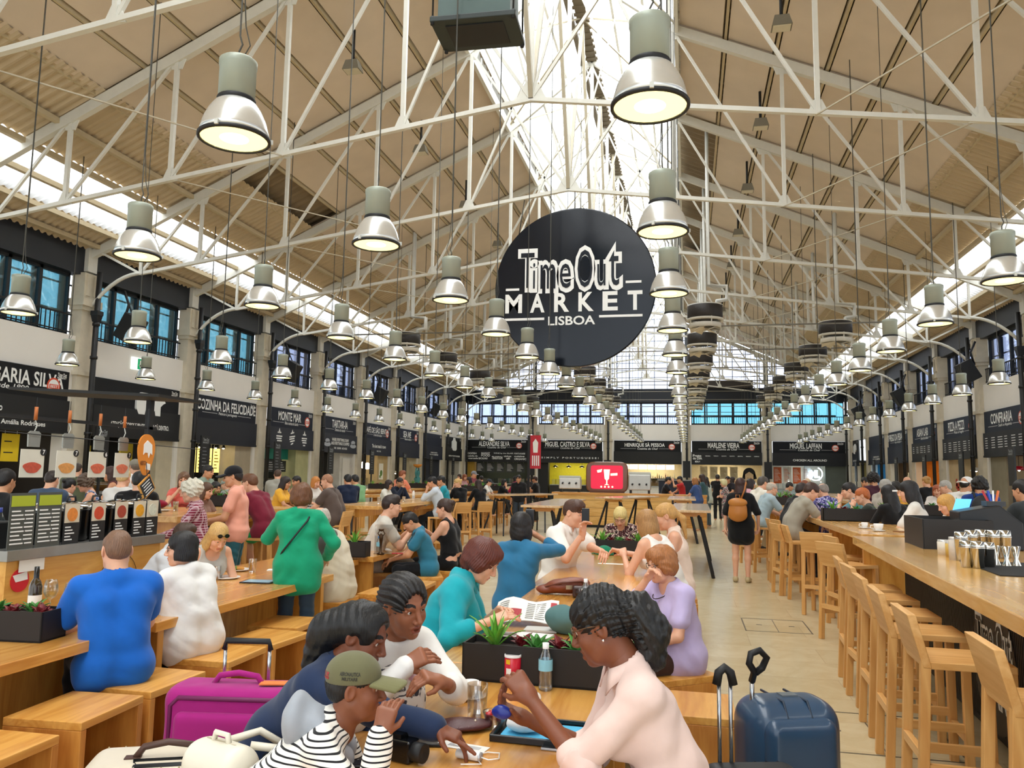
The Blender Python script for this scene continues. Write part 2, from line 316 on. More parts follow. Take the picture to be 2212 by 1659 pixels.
# soffit boards between purlins and rafters, with a few missing
TY = [L0-.385+BAY*k for k in range(-6, 9)]               # truss positions
SOFF = M('#dccdbb', 0.75, var=.10, scale=1.2); NR = 6
for left in (True, False):
    m = MB(); e = []
    for j in range(NR):
        s0 = S3+(S4-S3)*j/NR+.06; s1 = S3+(S4-S3)*(j+1)/NR-.06
        for i, y in enumerate(TY[:-1]):
            if (left and i == 6 and j == 0) or (not left and j == NR-1 and i in (7, 8, 9)): e.append((j, i)); continue
            a, b = roofpt(s0, left), roofpt(s1, left); th = math.atan2(b[1]-a[1], b[0]-a[0]); L = math.hypot(b[0]-a[0], b[1]-a[1])
            R = np.array([[math.cos(th), 0, -math.sin(th)], [0, 1, 0], [math.sin(th), 0, math.cos(th)]])
            m.box(((a[0]+b[0])/2, y+BAY/2, (a[1]+b[1])/2+.03), (L, BAY-.05, .03), R)
    struct('ceiling', m, SOFF, 'beige soffit boards between the roof purlins')
    m = MB()
    for j in range(NR+1):
        a = roofpt(S3+(S4-S3)*j/NR, left); m.bb(a[0]-.025, a[0]+.025, YN, YF, a[1]-.02, a[1]+.1)
    for s in (.3, S1, S1+.65, S2, 2.75): a = roofpt(s, left); m.bb(a[0]-.05, a[0]+.05, YN, YF, a[1]-.14, a[1]-.04)
    struct('trim_4' if left else 'trim_5', m, M('#c4b493', .6), 'roof purlins along the hall')
# lantern
m = MB(); WS = .75
for s in (-1, 1): corr(m, (XC+s*(LH+.05), LZ+WS), (XC, RZ+.35), YN, YF)
struct('window_lantern', m, CORW, 'white translucent ridge lantern')
m = MB()
for s in (-1, 1):
    for k in range(int((YF-YN)/1.0)): m.bb(XC+s*LH-.015, XC+s*LH+.015, YN+k, YN+k+.05, LZ-.1, LZ+WS)
    m.bb(XC+s*LH-.04, XC+s*LH+.04, YN, YF, LZ-.2, LZ+.04); m.bb(XC+s*LH-.03, XC+s*LH+.03, YN, YF, LZ+WS-.05, LZ+WS+.05)
    for t in (.33, .66): x = XC+s*LH*(1-t); z = LZ+WS+(RZ+.35-LZ-WS)*t; m.bb(x-.03, x+.03, YN, YF, z-.12, z-.04)
struct('trim_6', m, M('#e6e6e0', .5), 'white lantern framing')
m = MB()
for s in (-1, 1): m.bb(XC+s*LH-.004, XC+s*LH+.004, YN, YF, LZ, LZ+WS)
struct('window_clerestory', m, SHEET((.95, .96, .95), .6), 'white clerestory sheets under the lantern')
m = MB(); m.bb(XC-.13, XC+.13, YN, YF, RZ-.05, RZ+.2)
for k in range(200): m.bb(XC-.17, XC+.17, YN+k*.298, YN+k*.298+.12, RZ-.07, RZ-.04)
m.bb(XC-.31, XC-.2, YN, YF, RZ-.14, RZ); struct('trim_7', m, M('#6f6450', .6), 'brown ridge beam')
# trusses
TRM = M('#dcdbd2', .42, var=.05)
def truss(Y, i):
    m = MB(); cz = 7.63; off = [2.17, 4.33, 6.5, 8.65]; yy = lambda x, z: (x, Y, z)
    top = lambda x: EZ+RS*((x-XL) if x < XC else (XR-x))-.16
    for s, XW in ((-1, XL), (1, XR)):
        m.beam(yy(XW, top(XW)), yy(XC+s*LH, top(XC+s*LH)), .12, .2); lo = lambda d: cz-.138*d
        xs = [XC+s*d for d in off]; low = [lo(d) for d in off]
        m.beam(yy(XC, cz), yy(XC+s*10.2, lo(10.2)), .08, .07)
        # curved bracket down to the column corbel
        pts = []; x0, z0 = XC+s*10.1, lo(10.1); x1, z1 = XW-s*.15, 5.45
        for t in np.linspace(0, 1, 9): pts.append(yy(x0+(x1-x0)*(1-(1-t)**1.0), z0+(z1-z0)*t**2.2))
        m.tube(pts, .045, 6)
        m.beam(yy(XW-s*.05, 6.3), yy(XW-s*.05, 6.95), .16, .3); m.beam(yy(XW-s*.2, 6.85), yy(XC+s*10.2, lo(10.2)), .05, .05)
        m.beam(yy(XC+s*10.2, lo(10.2)), yy(XC+s*10.2, top(XC+s*10.2)), .06, .05)
        pxs, pz = XC, cz
        for k, (x, z) in enumerate(zip(xs, low)):
            m.beam(yy(x, z), yy(x, top(x)), .07, .07)
            m.prism([(-.16, -.03), (.16, -.03), (.06, .2), (-.06, .2)], -.012, .012, (yy(x, z), (1, 0, 0), (0, 0, 1)))
            m.prism([(-.2, .05), (.2, .05), (.1, -.22), (-.1, -.22)], -.012, .012, (yy(x, top(x)), (1, 0, 0), (0, 0, 1)))
            if k: m.beam(yy(x, z), yy(xs[k-1], top(xs[k-1])), .055, .05)
        m.beam(yy(XC+s*10.2, lo(10.2)), yy(xs[3], top(xs[3])), .05, .05)
        m.beam(yy(XC, cz), yy(XC+s*LH*.97, top(XC+s*LH)), .05, .05); m.beam(yy(xs[0], low[0]), yy(XC, RZ-.15), .05, .045)
        m.beam(yy(XC+s*LH, LZ-.15), yy(XC, RZ), .1, .14); m.beam(yy(XC+s*LH, LZ-.2), yy(XC+s*LH, LZ+WS), .07, .07)
        m.beam(yy(XC, cz), yy(XC+s*1.1, RZ-.9), .035, .035)
    m.beam(yy(XC, cz), yy(XC, RZ), .08, .08); m.prism([(-.28, -.05), (.28, -.05), (.1, .28), (-.1, .28)], -.015, .015, (yy(XC, cz), (1, 0, 0), (0, 0, 1)))
    o = m.build('roof_truss', TRM); o['kind'] = 'structure'; o['label'] = 'pale steel roof truss across the hall'
for i, y in enumerate(TY):
    if y > 5: truss(y, i)
m = MB()                                               # longitudinal wind braces under the lantern and tie rods
for a, b in zip([t for t in TY if t > 5][:-1], [t for t in TY if t > 5][1:]):
    m.beam((XC, a, 7.66), (XC, (a+b)/2, RZ-.1), .07, .09); m.beam((XC, (a+b)/2, RZ-.1), (XC, b, 7.66), .07, .09)
    for s in (-1, 1):
        m.beam((XC+s*LH, a, LZ), (XC, (a+b)/2, RZ), .035, .035); m.beam((XC+s*LH, b, LZ), (XC, (a+b)/2, RZ), .035, .035)
        m.beam((XC+s*6.5, a, 6.75), (XC+s*4.3, b, 7.0), .02, .02)
struct('trim_8', m, M('#b8ae97', .5), 'longitudinal braces under the ridge')
# horizontal pipes, far gable glazing
m = MB()
for i, y in enumerate([t for t in TY if t > 19]): m.tube([(-9.5, y+1.2, 5.62), (5.2, y+1.2, 5.62)], .02, 6)
struct('trim_9', m, M('#7d7a70', .5), 'thin cross pipes between the fan heaters')
m = MB(); g = MB(); zt = lambda x: EZ+RS*((x-XL) if x < XC else (XR-x))
g.prism([(XL, 7.05), (XR, 7.05), (XC+LH, LZ), (XC+LH, LZ+WS), (XC, RZ+.3), (XC-LH, LZ+WS), (XC-LH, LZ)], -.006, .006, ((0, YF+.12, 0), (1, 0, 0), (0, 0, 1)))
for k in range(30):
    x = XL+.4+k*.78
    if x < XR: m.bb(x-.02, x+.02, YF+.05, YF+.1, 7.05, zt(x) if abs(x-XC) > LH else RZ)
for z in np.arange(7.3, 12.5, .46):
    hw = min((z-EZ)/RS, 20); a, b = (XL+hw, XR-hw) if z < LZ else (XC-LH, XC+LH); m.bb(a, b, YF+.05, YF+.1, z-.015, z+.015)
for x in (-9.5, -4.75, 0, 4.7): m.bb(x-.1, x+.1, YF, YF+.1, 7.0, zt(x))
f = struct('window_gable', m, M('#555a60', .5), 'gridded gable window at the far end'); g.build('pane', GLASS((.92, .93, .99), .05), f)
m = MB(); m.bb(-7.9, -5.9, YF-.3, YF, 7.05, 7.5); m.bb(1.0, 3.9, YF-.3, YF, 7.05, 7.5); struct('trim_10', m, M('#3c3632', .6), 'brown louvre boxes under the gable window')
# ------------------------------------------------------------------ stalls
def fr_left(y): return (np.array([XL, y, 0.]), np.array([0, 1., 0]), np.array([0, 0, 1.]))
def fr_right(y): return (np.array([XR, y+SW, 0.]), np.array([0, -1., 0]), np.array([0, 0, 1.]))
def fr_far(c): return (np.array([c-FW/2, YF, 0.]), np.array([1., 0, 0]), np.array([0, 0, 1.]))
def P3(fr, u, v, w): o, ex, ey = fr; return o+ex*u+ey*v+np.cross(ex, ey)*w
def rect(m, fr, u0, u1, v0, v1, w0, w1, mat=0): m.prism([(u0, v0), (u1, v0), (u1, v1), (u0, v1)], w0, w1, fr, mat)
SIGNW = M('#eef0ee', .5, var=0); RED = M('#d8502e', .5, var=.05)
def disc2(m, fr, u, v, r, w, mat=0, n=28, a0=0, a1=2*math.pi): m.prism([(u+r*math.cos(a0+(a1-a0)*i/n), v+r*math.sin(a0+(a1-a0)*i/n)) for i in range(n)], w-.006, w, fr, mat)
def sign(fr, w, where, name, sub=None, low=None, col='#1b2236', badge=True, lowcol=None, marks=0, bigw=.72, uc=.5, shape=None):
    dk = lambda c: '#%02x%02x%02x' % tuple(int(int(c[i:i+2], 16)*.72) for i in (1, 3, 5)); col = dk(col); lowcol = dk(lowcol) if lowcol else None
    S = M(col, .5, var=.04, spec=.3); t = thing('stall_sign', where, 'sign', P3(fr, 0, ZS, .1), 0, 'signs over the food stalls'); off = P3(fr, 0, ZS, .1)
    f0 = (fr[0]-off, fr[1], fr[2]); m = MB(); rect(m, f0, .02, w-.02, 3.13, ZS-.02, .02, .08); m.build('board', S, t)
    m = MB(); rect(m, f0, 0, w, 2.45, 3.16, .02, .13); rect(m, f0, 0, w, 2.40, 2.46, .0, .15); m.build('lower_panel', M(lowcol or col, .55, var=.06), t); m = MB()
    if name: text(m, name, f0, w*(uc-bigw/2), w*(uc+bigw/2), 3.42, 3.72, .082, off=.02)
    if sub:
        rect(m, f0, w*.1, w*.33, 3.335, 3.345, .08, .083); rect(m, f0, w*.67, w*.9, 3.335, 3.345, .08, .083); text(m, sub, f0, w*.35, w*.65, 3.28, 3.39, .082, off=.01, slant=.25)
    text(m, 'Time Out', f0, w*.89, w*.97, 3.70, 3.78, .082, off=.02); text(m, 'MARKET', f0, w*.89, w*.97, 3.65, 3.69, .082, off=.02)
    if low:
        for (s, u0, u1, v0, v1) in low: text(m, s, f0, w*u0, w*u1, 2.45+v0, 2.45+v1, .132, off=.02)
    for i in range(marks):                             # small unreadable menu lines as dashes
        c, r = i % 6, i//6; u = w*(.05+.155*c); rect(m, f0, u, u+w*(.06+.05*((i*7) % 3)/2), 2.98-.075*r, 3.0-.075*r, .13, .132)
    if m.n: m.build('lettering', SIGNW, t)
    if shape:
        m = MB()
        for poly in shape: m.prism([(w*a, b) for a, b in poly], .08, .134, f0)
        m.build('emblem', SIGNW, t)
    if badge:
        m = MB(); u = w*.86; disc2(m, f0, u, 3.46, .19, .086); disc2(m, f0, u, 3.46, .15, .09, 1); rect(m, f0, u-.13, u+.13, 3.40, 3.5, .09, .094, 0); text(m, 'BEST', f0, u-.1, u+.1, 3.42, 3.48, .096, 1); m.build('badge', [RED, SIGNW], t)
    return t
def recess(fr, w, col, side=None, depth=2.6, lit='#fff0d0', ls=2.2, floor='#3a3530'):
    """the room behind a stall opening: walls, added glow panel, service counter"""
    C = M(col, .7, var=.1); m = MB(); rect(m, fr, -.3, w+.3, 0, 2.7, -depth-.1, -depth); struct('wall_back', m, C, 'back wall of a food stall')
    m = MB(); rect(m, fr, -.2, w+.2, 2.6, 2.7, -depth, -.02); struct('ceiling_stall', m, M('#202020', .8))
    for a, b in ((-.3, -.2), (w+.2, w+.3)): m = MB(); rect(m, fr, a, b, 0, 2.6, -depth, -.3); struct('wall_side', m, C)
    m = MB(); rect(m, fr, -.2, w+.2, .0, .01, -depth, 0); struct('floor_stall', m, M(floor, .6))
    m = MB(); rect(m, fr, w*.2, w*.8, 2.52, 2.57, -1.5, -1.1); o = m.build('stall_fill_panel', EMIT(lit, ls*3)); tag(o, 'flat glowing panel added to light a food stall', 'lamp', 'glowing panels added inside the stalls')  # glowing slab added under each stall ceiling to brighten the room
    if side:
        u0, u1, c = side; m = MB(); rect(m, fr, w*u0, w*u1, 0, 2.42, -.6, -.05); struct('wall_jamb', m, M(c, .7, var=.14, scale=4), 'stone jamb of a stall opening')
def counter(fr, w, u0, u1, col, label, top='#9aa0a0', h=1.05):
    t = thing('service_counter', label, 'counter', P3(fr, 0, 0, 0)); f0 = (fr[0]*0, fr[1], fr[2]); m = MB(); rect(m, f0, w*u0, w*u1, .08, h-.05, -.75, -.15); m.build('front', M(col, .5, var=.1), t)
    m = MB(); rect(m, f0, w*u0, w*u1, h-.05, h, -.8, -.1); m.build('counter_top', M(top, .3, metal=.3), t); m = MB(); rect(m, f0, w*u0+.03, w*u1-.03, 0, .08, -.7, -.2); m.build('plinth', BLK, t)
    m = MB(); rect(m, f0, w*u0+.1, w*u1-.1, h, h+.32, -.42, -.40); m.build('glass_screen', GLASS(), t); return t
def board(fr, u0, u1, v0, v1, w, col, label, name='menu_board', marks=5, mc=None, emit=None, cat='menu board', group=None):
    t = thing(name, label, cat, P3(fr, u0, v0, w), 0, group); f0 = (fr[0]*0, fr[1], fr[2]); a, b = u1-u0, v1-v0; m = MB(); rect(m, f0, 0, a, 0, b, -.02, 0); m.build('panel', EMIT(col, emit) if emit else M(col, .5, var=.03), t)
    if marks:
        m = MB()
        for i in range(marks): v = b*(.9-.8*(i+.5)/marks); rect(m, f0, a*.12, a*(.55+.3*((i*5) % 4)/3), v, v+min(.03, b*.04), 0, .003)
        m.build('menu_lines', mc or SIGNW, t)
    if w < -.2: m = MB(); [rect(m, f0, q-.004, q+.004, b, 2.6-v0, -.014, -.006) for q in (a*.15, a*.85)]; m.build('hanger', STEEL, t)
    return t
def hooded_lamp(p, r, col, label, name='stall_pendant', glow='#fff2d8', gs=14, L=.5, group=None):
    t = thing(name, label, 'lamp', p, 0, group); MB().lathe([(.02, .12), (r*.45, .1), (r, 0), (r*.97, -.005), (r*.4, .08)], 16).build('lamp_shade', M(col, .4, var=0), t)
    MB().lathe([(.001, .05), (.035, .03), (.04, 0), (.02, -.03), (.001, -.035)], 10).build('bulb', EMIT(glow, gs), t); MB().tube([(0, 0, .1), (0, 0, L)], .008, 5).build('cord', BLK, t); return t
PIG = [[(.45, 3.2), (.45, 3.45), (.5, 3.62), (.72, 3.62), (.78, 3.5), (.8, 3.42), (.77, 3.38), (.74, 3.3), (.74, 3.05), (.68, 3.05), (.67, 3.18), (.56, 3.18), (.55, 3.05), (.48, 3.05)]]
BOT = [[(.36, 3.1), (.36, 3.55), (.44, 3.66), (.46, 3.8), (.54, 3.8), (.56, 3.66), (.64, 3.55), (.64, 3.1), (.58, 3.02), (.42, 3.02)]]
SHK = [[(.3, 3.1), (.3, 3.5), (.6, 3.62), (.75, 3.5), (.78, 3.3), (.65, 3.2), (.65, 3.05)]]
left_spec = [(-1, 'MANTEIGARIA SILVA', 'desde 1890', [('O vinho', .3, .45, .35, .5), ('Amália Rodrigues', .45, .8, .05, .18)], '#15181c', True, .95),
 (0, None, None, [('ATENÇÃO: COPOS E PRATOS F    UI CÁ DENTRO.', .18, .86, .2, .38)], '#15181c', False, .7),
 (1, 'COZINHA DA FELICIDADE', 'Petiscos à portuguesa', None, '#1a2030', False, .96), (2, 'MONTE MAR', 'Peixe e marisco do Guincho', None, '#1b2338', True, .5),
 (3, 'TARTAR-IA', 'Tártaros do mundo', [('WHERE EVERYTHING IS RAW', .26, .74, .42, .54), ('AND EVERYTHING IS CHOPPED', .24, .76, .27, .39), ('TATAKI   SASHIMI   AND MORE', .28, .7, .1, .18)], '#1b2338', False, .45),
 (4, 'CAFÉ DE SÃO BENTO', 'O melhor bife de Lisboa', [('The best steak in town', .28, .78, .3, .45), ('SINCE 1982', .45, .6, .12, .18)], '#1c2642', True, .84),
 (5, 'SEA ME', 'Peixaria moderna', None, '#1c2642', True, .34), (6, None, None, [('OBRIGADO', .35, .7, .3, .36), ('VOLTE SEMPRE', .3, .75, .18, .25)], '#1c2642', False, .5), (7, None, None, [('BEBA PORTUGUES', .15, .85, .2, .28)], '#15181c', False, .5)]
LSIG = ['black stall sign at the left edge with big white letters and a year', 'black stall sign with a white pig outline and a warning line below', 'black stall sign with the longest white name, beside the pig sign', 'navy stall sign with three white drawings on its lower panel', 'navy stall sign with a hyphenated name and two lines of capitals below', 'navy stall sign with an orange badge and small italics on the lower panel', 'navy stall sign with the shortest name on the left wall', 'plain navy stall sign with two small white lines near the far corner', 'black corner sign with a white bottle outline']
for (k, nm, sb, lo, col, bd, bw), lab in zip(left_spec, LSIG):
    fr = fr_left(L0+BAY*k); w = SW if k < 7 else 3.3
    sign(fr, w, lab, nm, sb, lo, col, bd, '#2a3040' if k in (2, 3) else None, 0, bw, .46 if bd and bw < .6 else .47 if bd else .5, PIG if k == 0 else BOT if k == 7 else None)
    if k == 2:
        m = MB(); f0 = fr
        for c in (.22, .5, .78):
            u = SW*c
            for a, b, v in ((-.12, .12, 2.95), (-.2, .2, 2.82), (-.2, .16, 2.74), (-.14, .18, 2.66), (-.08, .08, 2.56)): m.prism([(u+a, v), (u+b, v+.05*(c == .5)), (u+b, v+.045+.05*(c == .5)), (u+a, v+.045)], .13, .136, f0)
            m.prism([(u-.05, 3.0), (u+.05, 3.0), (u, 3.12)], .13, .136, f0)
        o = m.build('sign_drawing', SIGNW); tag(o, 'three white line drawings on the lower navy panel', 'drawing')
    if k == 3:
        m = MB()
        for u in (.45, SW-.4):
            for r, v in ((.28, 2.72), (.2, 2.86)): m.prism([(u+r*math.cos(t)*(1 if v > 2.8 else 1.1), v+.09*math.sin(t)) for t in np.linspace(0, 6.28, 14)[:-1]], .13, .136, fr)
        tag(m.build('sign_drawing', M('#a9afb8', .5)), 'pale food drawings at the ends of the capitals panel', 'drawing')
# interiors, left wall
recess(fr_left(L0-BAY), SW, '#2b2622', None); recess(fr_left(L0), SW, '#24262a', (.80, 1.0, '#c9bfa6')); recess(fr_left(L0+BAY), SW, '#17181a', (.72, 1.0, '#b3a790')); recess(fr_left(L0+2*BAY), SW, '#252b2b', (.70, 1.0, '#b9b98a'))  # last jamb's yellow-green stone carries the light falling on it in its colour
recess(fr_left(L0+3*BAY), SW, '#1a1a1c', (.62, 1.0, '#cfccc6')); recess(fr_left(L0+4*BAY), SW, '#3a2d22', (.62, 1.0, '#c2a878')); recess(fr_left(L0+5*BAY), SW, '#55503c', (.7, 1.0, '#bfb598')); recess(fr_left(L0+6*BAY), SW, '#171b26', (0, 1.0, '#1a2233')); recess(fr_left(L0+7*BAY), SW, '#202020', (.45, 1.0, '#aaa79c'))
for k, c, lab in ((-1, '#a87a3c', 'wooden deli counter piled with white parcels behind the kiosk'), (0, '#2a2c2e', 'dark serving counter under the pig sign'), (1, '#101214', 'black serving counter under the yellow menu panels'), (2, '#20302e', 'serving counter with taps below the teal strip'), (3, '#141416', 'black serving counter under the hyphenated sign'), (4, '#cfc9bd', 'pale serving counter below the white globes'), (5, '#50483a', 'brown serving counter beside the bowl figure')):
    counter(fr_left(L0+BAY*k), SW, .03, .6, c, lab)
fr = fr_left(L0+BAY)
for i in range(5):
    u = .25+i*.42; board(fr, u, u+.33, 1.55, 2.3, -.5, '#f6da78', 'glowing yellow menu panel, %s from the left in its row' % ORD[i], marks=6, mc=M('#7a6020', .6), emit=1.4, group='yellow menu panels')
    hooded_lamp(P3(fr, u+.2, 2.32, -.3), .07, '#222222', 'small black spot over the %s yellow menu panel' % ORD[i], 'spot_lamp', gs=20, L=.1, group='spots over the yellow menus')
fr = fr_left(L0+2*BAY); m = MB(); rect(m, fr, 0, SW*.7, 2.05, 2.42, -.4, -.36); tag(m.build('fascia_strip', M('#138a7c', .5)), 'teal strip across the top of a stall opening', 'panel')
for i in range(3): board(fr, .15+i*.75, .75+i*.75, 1.6, 2.0, -.38, '#22272a', 'black chalk menu under the teal strip, %s from the left' % ORD[i], marks=4, group='chalk menus under the teal strip')
fr = fr_left(L0); m = MB(); rect(m, fr, SW*.60, SW*.74, .9, 2.3, -.7, -.64); o = m.build('shelf_frame', M('#c8b02c', .5)); tag(o, 'yellow framed shelf with glasses beside a stone jamb', 'shelf')
for i in range(3): board(fr, .15+i*.55, .55+i*.55, 1.5, 2.2, -.8, '#d8c23a', 'yellow notice hanging in the pig sign stall, %s from the left' % ORD[i], name='notice', marks=3, mc=M('#6a5a10', .6), cat='notice', group='yellow notices in the pig sign stall')
fr = fr_left(L0-BAY); board(fr, 2.0, 2.45, 1.75, 2.35, -.3, '#f0cf1e', 'yellow hazard notice in the left edge stall', 'notice', 2, BLK, cat='notice')
fr = fr_left(L0+4*BAY)
for i in range(4):
    u = .45+i*.27; t = thing('globe_lamp', 'white glowing globe lamp, %s from the left of four' % ORD[i], 'lamp', P3(fr, u, 1.95-.04*(i % 2), -.5+.1*i), 0, 'white globe lamps'); MB().lathe([(.15*math.sin(a), .15*math.cos(a)) for a in np.linspace(.02, 3.12, 12)], 16).build('globe', EMIT('#fff2da', 5), t); MB().tube([(0, 0, .14), (0, 0, .5)], .01, 5).build('cord', BLK, t)
board(fr, 2.25, 2.75, 1.3, 2.05, -.02, '#f1ede0', 'framed white picture with a green dish on the beige jamb', 'picture', 0, cat='picture'); m = MB(); disc2(m, fr, 2.5, 1.6, .14, -.012); rect(m, fr, 2.3, 2.45, 1.38, 1.5, -.02, -.014); tag(m.build('picture_print', M('#5d8a3c', .6)), 'green round dish print inside the framed picture', 'picture')
board(fr_left(L0+3*BAY), 2.3, 3.0, .9, 2.2, -.02, '#dedbd4', 'white price panel on the pale jamb', 'notice', 0, cat='notice')
fr = fr_left(L0+5*BAY); p = P3(fr, 2.5, 0, .35); t = thing('bowl_figure', 'turquoise statue holding an orange bowl over its head', 'statue', p)
MB().lathe([(.2, 0), (.2, .1), (.12, .14), (.15, .8), (.11, 1.05), (.17, 1.35), (.06, 1.5), (.085, 1.6), (.08, 1.7), (.02, 1.78)], 14).build('figure', M('#3f8a8c', .5), t)
m = MB()
for s in (-1, 1): m.tube([(0, s*.15, 1.38), (0, s*.3, 1.62), (0, s*.16, 1.9)], .04, 7)
m.build('arm', M('#3f8a8c', .5), t); MB().lathe([(.05, 1.9), (.2, 1.98), (.24, 2.08), (.2, 2.06), (.02, 1.96)], 16).build('bowl', M('#e2902c', .5), t)
hooded_lamp(P3(fr, 1.0, 1.6, -.3), .1, '#efe6cc', 'small round lamp beside the bowl statue', 'bulb_lamp', gs=20, L=.9)
# price totems on the pillars
for k in range(0, 8):
    y = L0-.385+BAY*k; t = thing('price_totem', 'tall black notice on the stall pillar, %s from the near end of the left wall' % ORD[k], 'notice', (XL+.62, y+.12, 1.55), 0, 'black notices on the pillars'); MB().bb(0, .04, -.22, .22, 0, 1.05).build('panel', M('#15171a', .5), t); MB().bb(-.01, .03, -.03, .03, -1.55, .02).bb(-.12, .12, -.12, .12, -1.55, -1.53).build('post', BLK, t); m = MB(); f0 = ((.042, -.22, 0), (0, 1, 0), (0, 0, 1)); text(m, 'Time Out', f0, .08, .36, .9, .98, 0, off=.03); text(m, 'MARKET', f0, .08, .36, .83, .88, 0, off=.03)
    for i in range(6): rect(m, f0, .08, .24+.03*(i % 3), .7-i*.1, .715-i*.1, -.001, .001)
    m.build('lettering', M('#9aa0a4', .5), t)
# far wall stalls
far_spec = [('ALEXANDRE SILVA', [('CODFISH', .01, .18, .44, .55), ('MARKET', .26, .4, .46, .56), ('FOOD', .26, .4, .30, .44), ('WINE by the GLASS', .46, .77, .46, .55), ('PORTUGUESE', .79, .96, .46, .55), ('cozinha do', .03, .2, .28, .38), ('mercado', .05, .21, .13, .23), ('BACALHAU', .22, .36, .12, .24), ('TRADITION', .43, .6, .13, .32), ('vinhos', .62, .74, .28, .38), ('café', .66, .72, .13, .25), ('cuisine', .79, .95, .28, .38), ('ORGANIC', .79, .98, .10, .22)], '#101316', .62, 'black end wall sign over grey menu boards and white slogans', '#101316'),
 ('MIGUEL CASTRO E SILVA', [('S I M P L Y   P O R T U G U E S E !', .06, .94, .22, .32)], '#101316', .86, 'black end wall sign over the yellow tiled stall', None), ('HENRIQUE SÀ PESSOA', None, '#101316', .74, 'black end wall sign over the bright white kitchen shelves', None),
 ('MARLENE VIEIRA', [('Prato', .02, .14, .42, .56), ('do DIA', .02, .15, .26, .4), ('MENU 9', .05, .12, .08, .18)]+[(s, .2+i*.115, .27+i*.115, .45, .5) for i, s in enumerate(('SEGUNDA', 'TERÇA', 'QUARTA', 'QUINTA', 'SEXTA', 'SABADO', 'DOMINGO'))], '#14171b', .56, 'black end wall sign with seven menu columns below', '#1d2126'), ('MIGUEL LAFFAN', [('CHICKEN ALL AROUND', .28, .74, .22, .34)], '#10141f', .54, 'black end wall sign over the orange menu wall', None)]
for c, (nm, lo, col, bw, lab, lc) in zip(FC, far_spec):
    fr = fr_far(c); t = sign(fr, FW, lab, nm, 'Cozinha de Chef', lo, col, True, lc, 0, bw*.8, .46)
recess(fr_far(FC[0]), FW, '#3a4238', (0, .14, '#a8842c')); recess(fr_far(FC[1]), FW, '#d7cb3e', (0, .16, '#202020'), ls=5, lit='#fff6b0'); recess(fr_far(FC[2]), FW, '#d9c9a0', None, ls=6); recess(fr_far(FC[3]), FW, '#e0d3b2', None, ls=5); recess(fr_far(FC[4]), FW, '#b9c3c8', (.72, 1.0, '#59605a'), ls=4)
for i, (c, lab) in enumerate((('#1b1f1d', 'dark serving counter below the grey menu boards'), ('#2b2a26', 'serving counter before the yellow tiles'), ('#d9d6cc', 'white serving counter below the kitchen shelves'), ('#c9bfa6', 'pale serving counter before the painted face'), ('#bcd0da', 'pale blue serving counter below the orange menus'))): counter(fr_far(FC[i]), FW, (.17, .18, .05, .05, .05)[i], (.95, .95, .95, .95, .7)[i], c, lab)
fr = fr_far(FC[0])
for i in range(5): board(fr, .65+i*.66, 1.2+i*.66, 1.75, 2.36, -.25, '#3c4042', 'grey menu board on the end wall, %s from the left' % ORD[i], marks=6, group='grey menu boards')
fr = fr_far(FC[1])
for i in range(4): hooded_lamp(P3(fr, 1.0+i*.85, 2.15, -.8), .2, '#15171a', 'black pendant before the yellow tiles, %s from the left' % ORD[i], gs=4, L=.4, group='black pendants before the yellow tiles')
fr = fr_far(FC[2])
for i in range(6): board(fr, .35+i*.56, .85+i*.56, 2.08, 2.36, -.7, '#fffdf2', 'white lit panel above the kitchen, %s from the left' % ORD[i], 'light_panel', 0, emit=4, cat='lamp', group='white lit panels above the kitchen')
m = MB(); rect(m, fr, .3, 3.8, 1.5, 1.54, -2.6, -.6); tag(m.build('kitchen_shelf', M('#8e8678', .4)), 'long kitchen shelf below the white lit panels', 'shelf')
for i in range(26):
    u = .4+i*.13; p = P3(fr, u, 1.54, -.75); r = .03+.015*((i*3) % 3); h = .1+.07*((i*7) % 4); o = MB().lathe([(.001, 0), (r, 0), (r, h*.6), (r*.4, h*.8), (r*.4, h), (.001, h)], 8).build('bottle', M(['#e8e2d2', '#8c3a22', '#c59a3c', '#3c4a2c', '#cfcac0'][i % 5], .3)); o.location = p; tag(o, 'small jar or bottle on the long kitchen shelf', 'bottle', 'jars on the kitchen shelf')
fr = fr_far(FC[3]); t = thing('face_mural', 'painted face of a dark haired woman on the beige stall wall', 'picture', P3(fr, 3.4, 1.4, -.6)); f0 = (np.zeros(3), fr[1], fr[2])
m = MB(); disc2(m, f0, 0, .5, .36, .0); m.prism([(-.36, .5), (-.42, .2), (-.25, .15), (.25, .15), (.44, .2), (.36, .5)], -.006, .0, f0); m.build('painted_hair', BLK, t); m = MB(); m.prism([(-.24, .45), (-.24, .1), (-.1, -.2), (.1, -.2), (.24, .1), (.24, .45), (0, .62)], .0, .006, f0); m.build('painted_face', M('#efcfa4', .6, var=0), t); m = MB(); rect(m, f0, -.12, -.05, .22, .25, .006, .008); rect(m, f0, .05, .12, .22, .25, .006, .008); rect(m, f0, -.05, .05, -.02, .01, .006, .008); m.build('painted_features', M('#8c3a2a', .6), t)
for i in range(4): board(fr, .5+i*.6, .95+i*.6, 1.55, 2.3, -1.0, '#eadcb8', 'beige menu sheet on the stall wall, %s from the left' % ORD[i], marks=8, mc=M('#b79a6a', .6), group='beige menu sheets')
fr = fr_far(FC[4])
for i in range(4): board(fr, .1+i*.55, .55+i*.55, 1.35, 2.32, -.5, ['#d9642c', '#e9e2d8', '#d9642c', '#e4ddd4'][i], 'orange and white menu panel, %s from the left' % ORD[i], marks=9, mc=M(['#f3e6d8', '#d9642c', '#f3e6d8', '#c98a6a'][i], .6), group='orange and white menu panels')
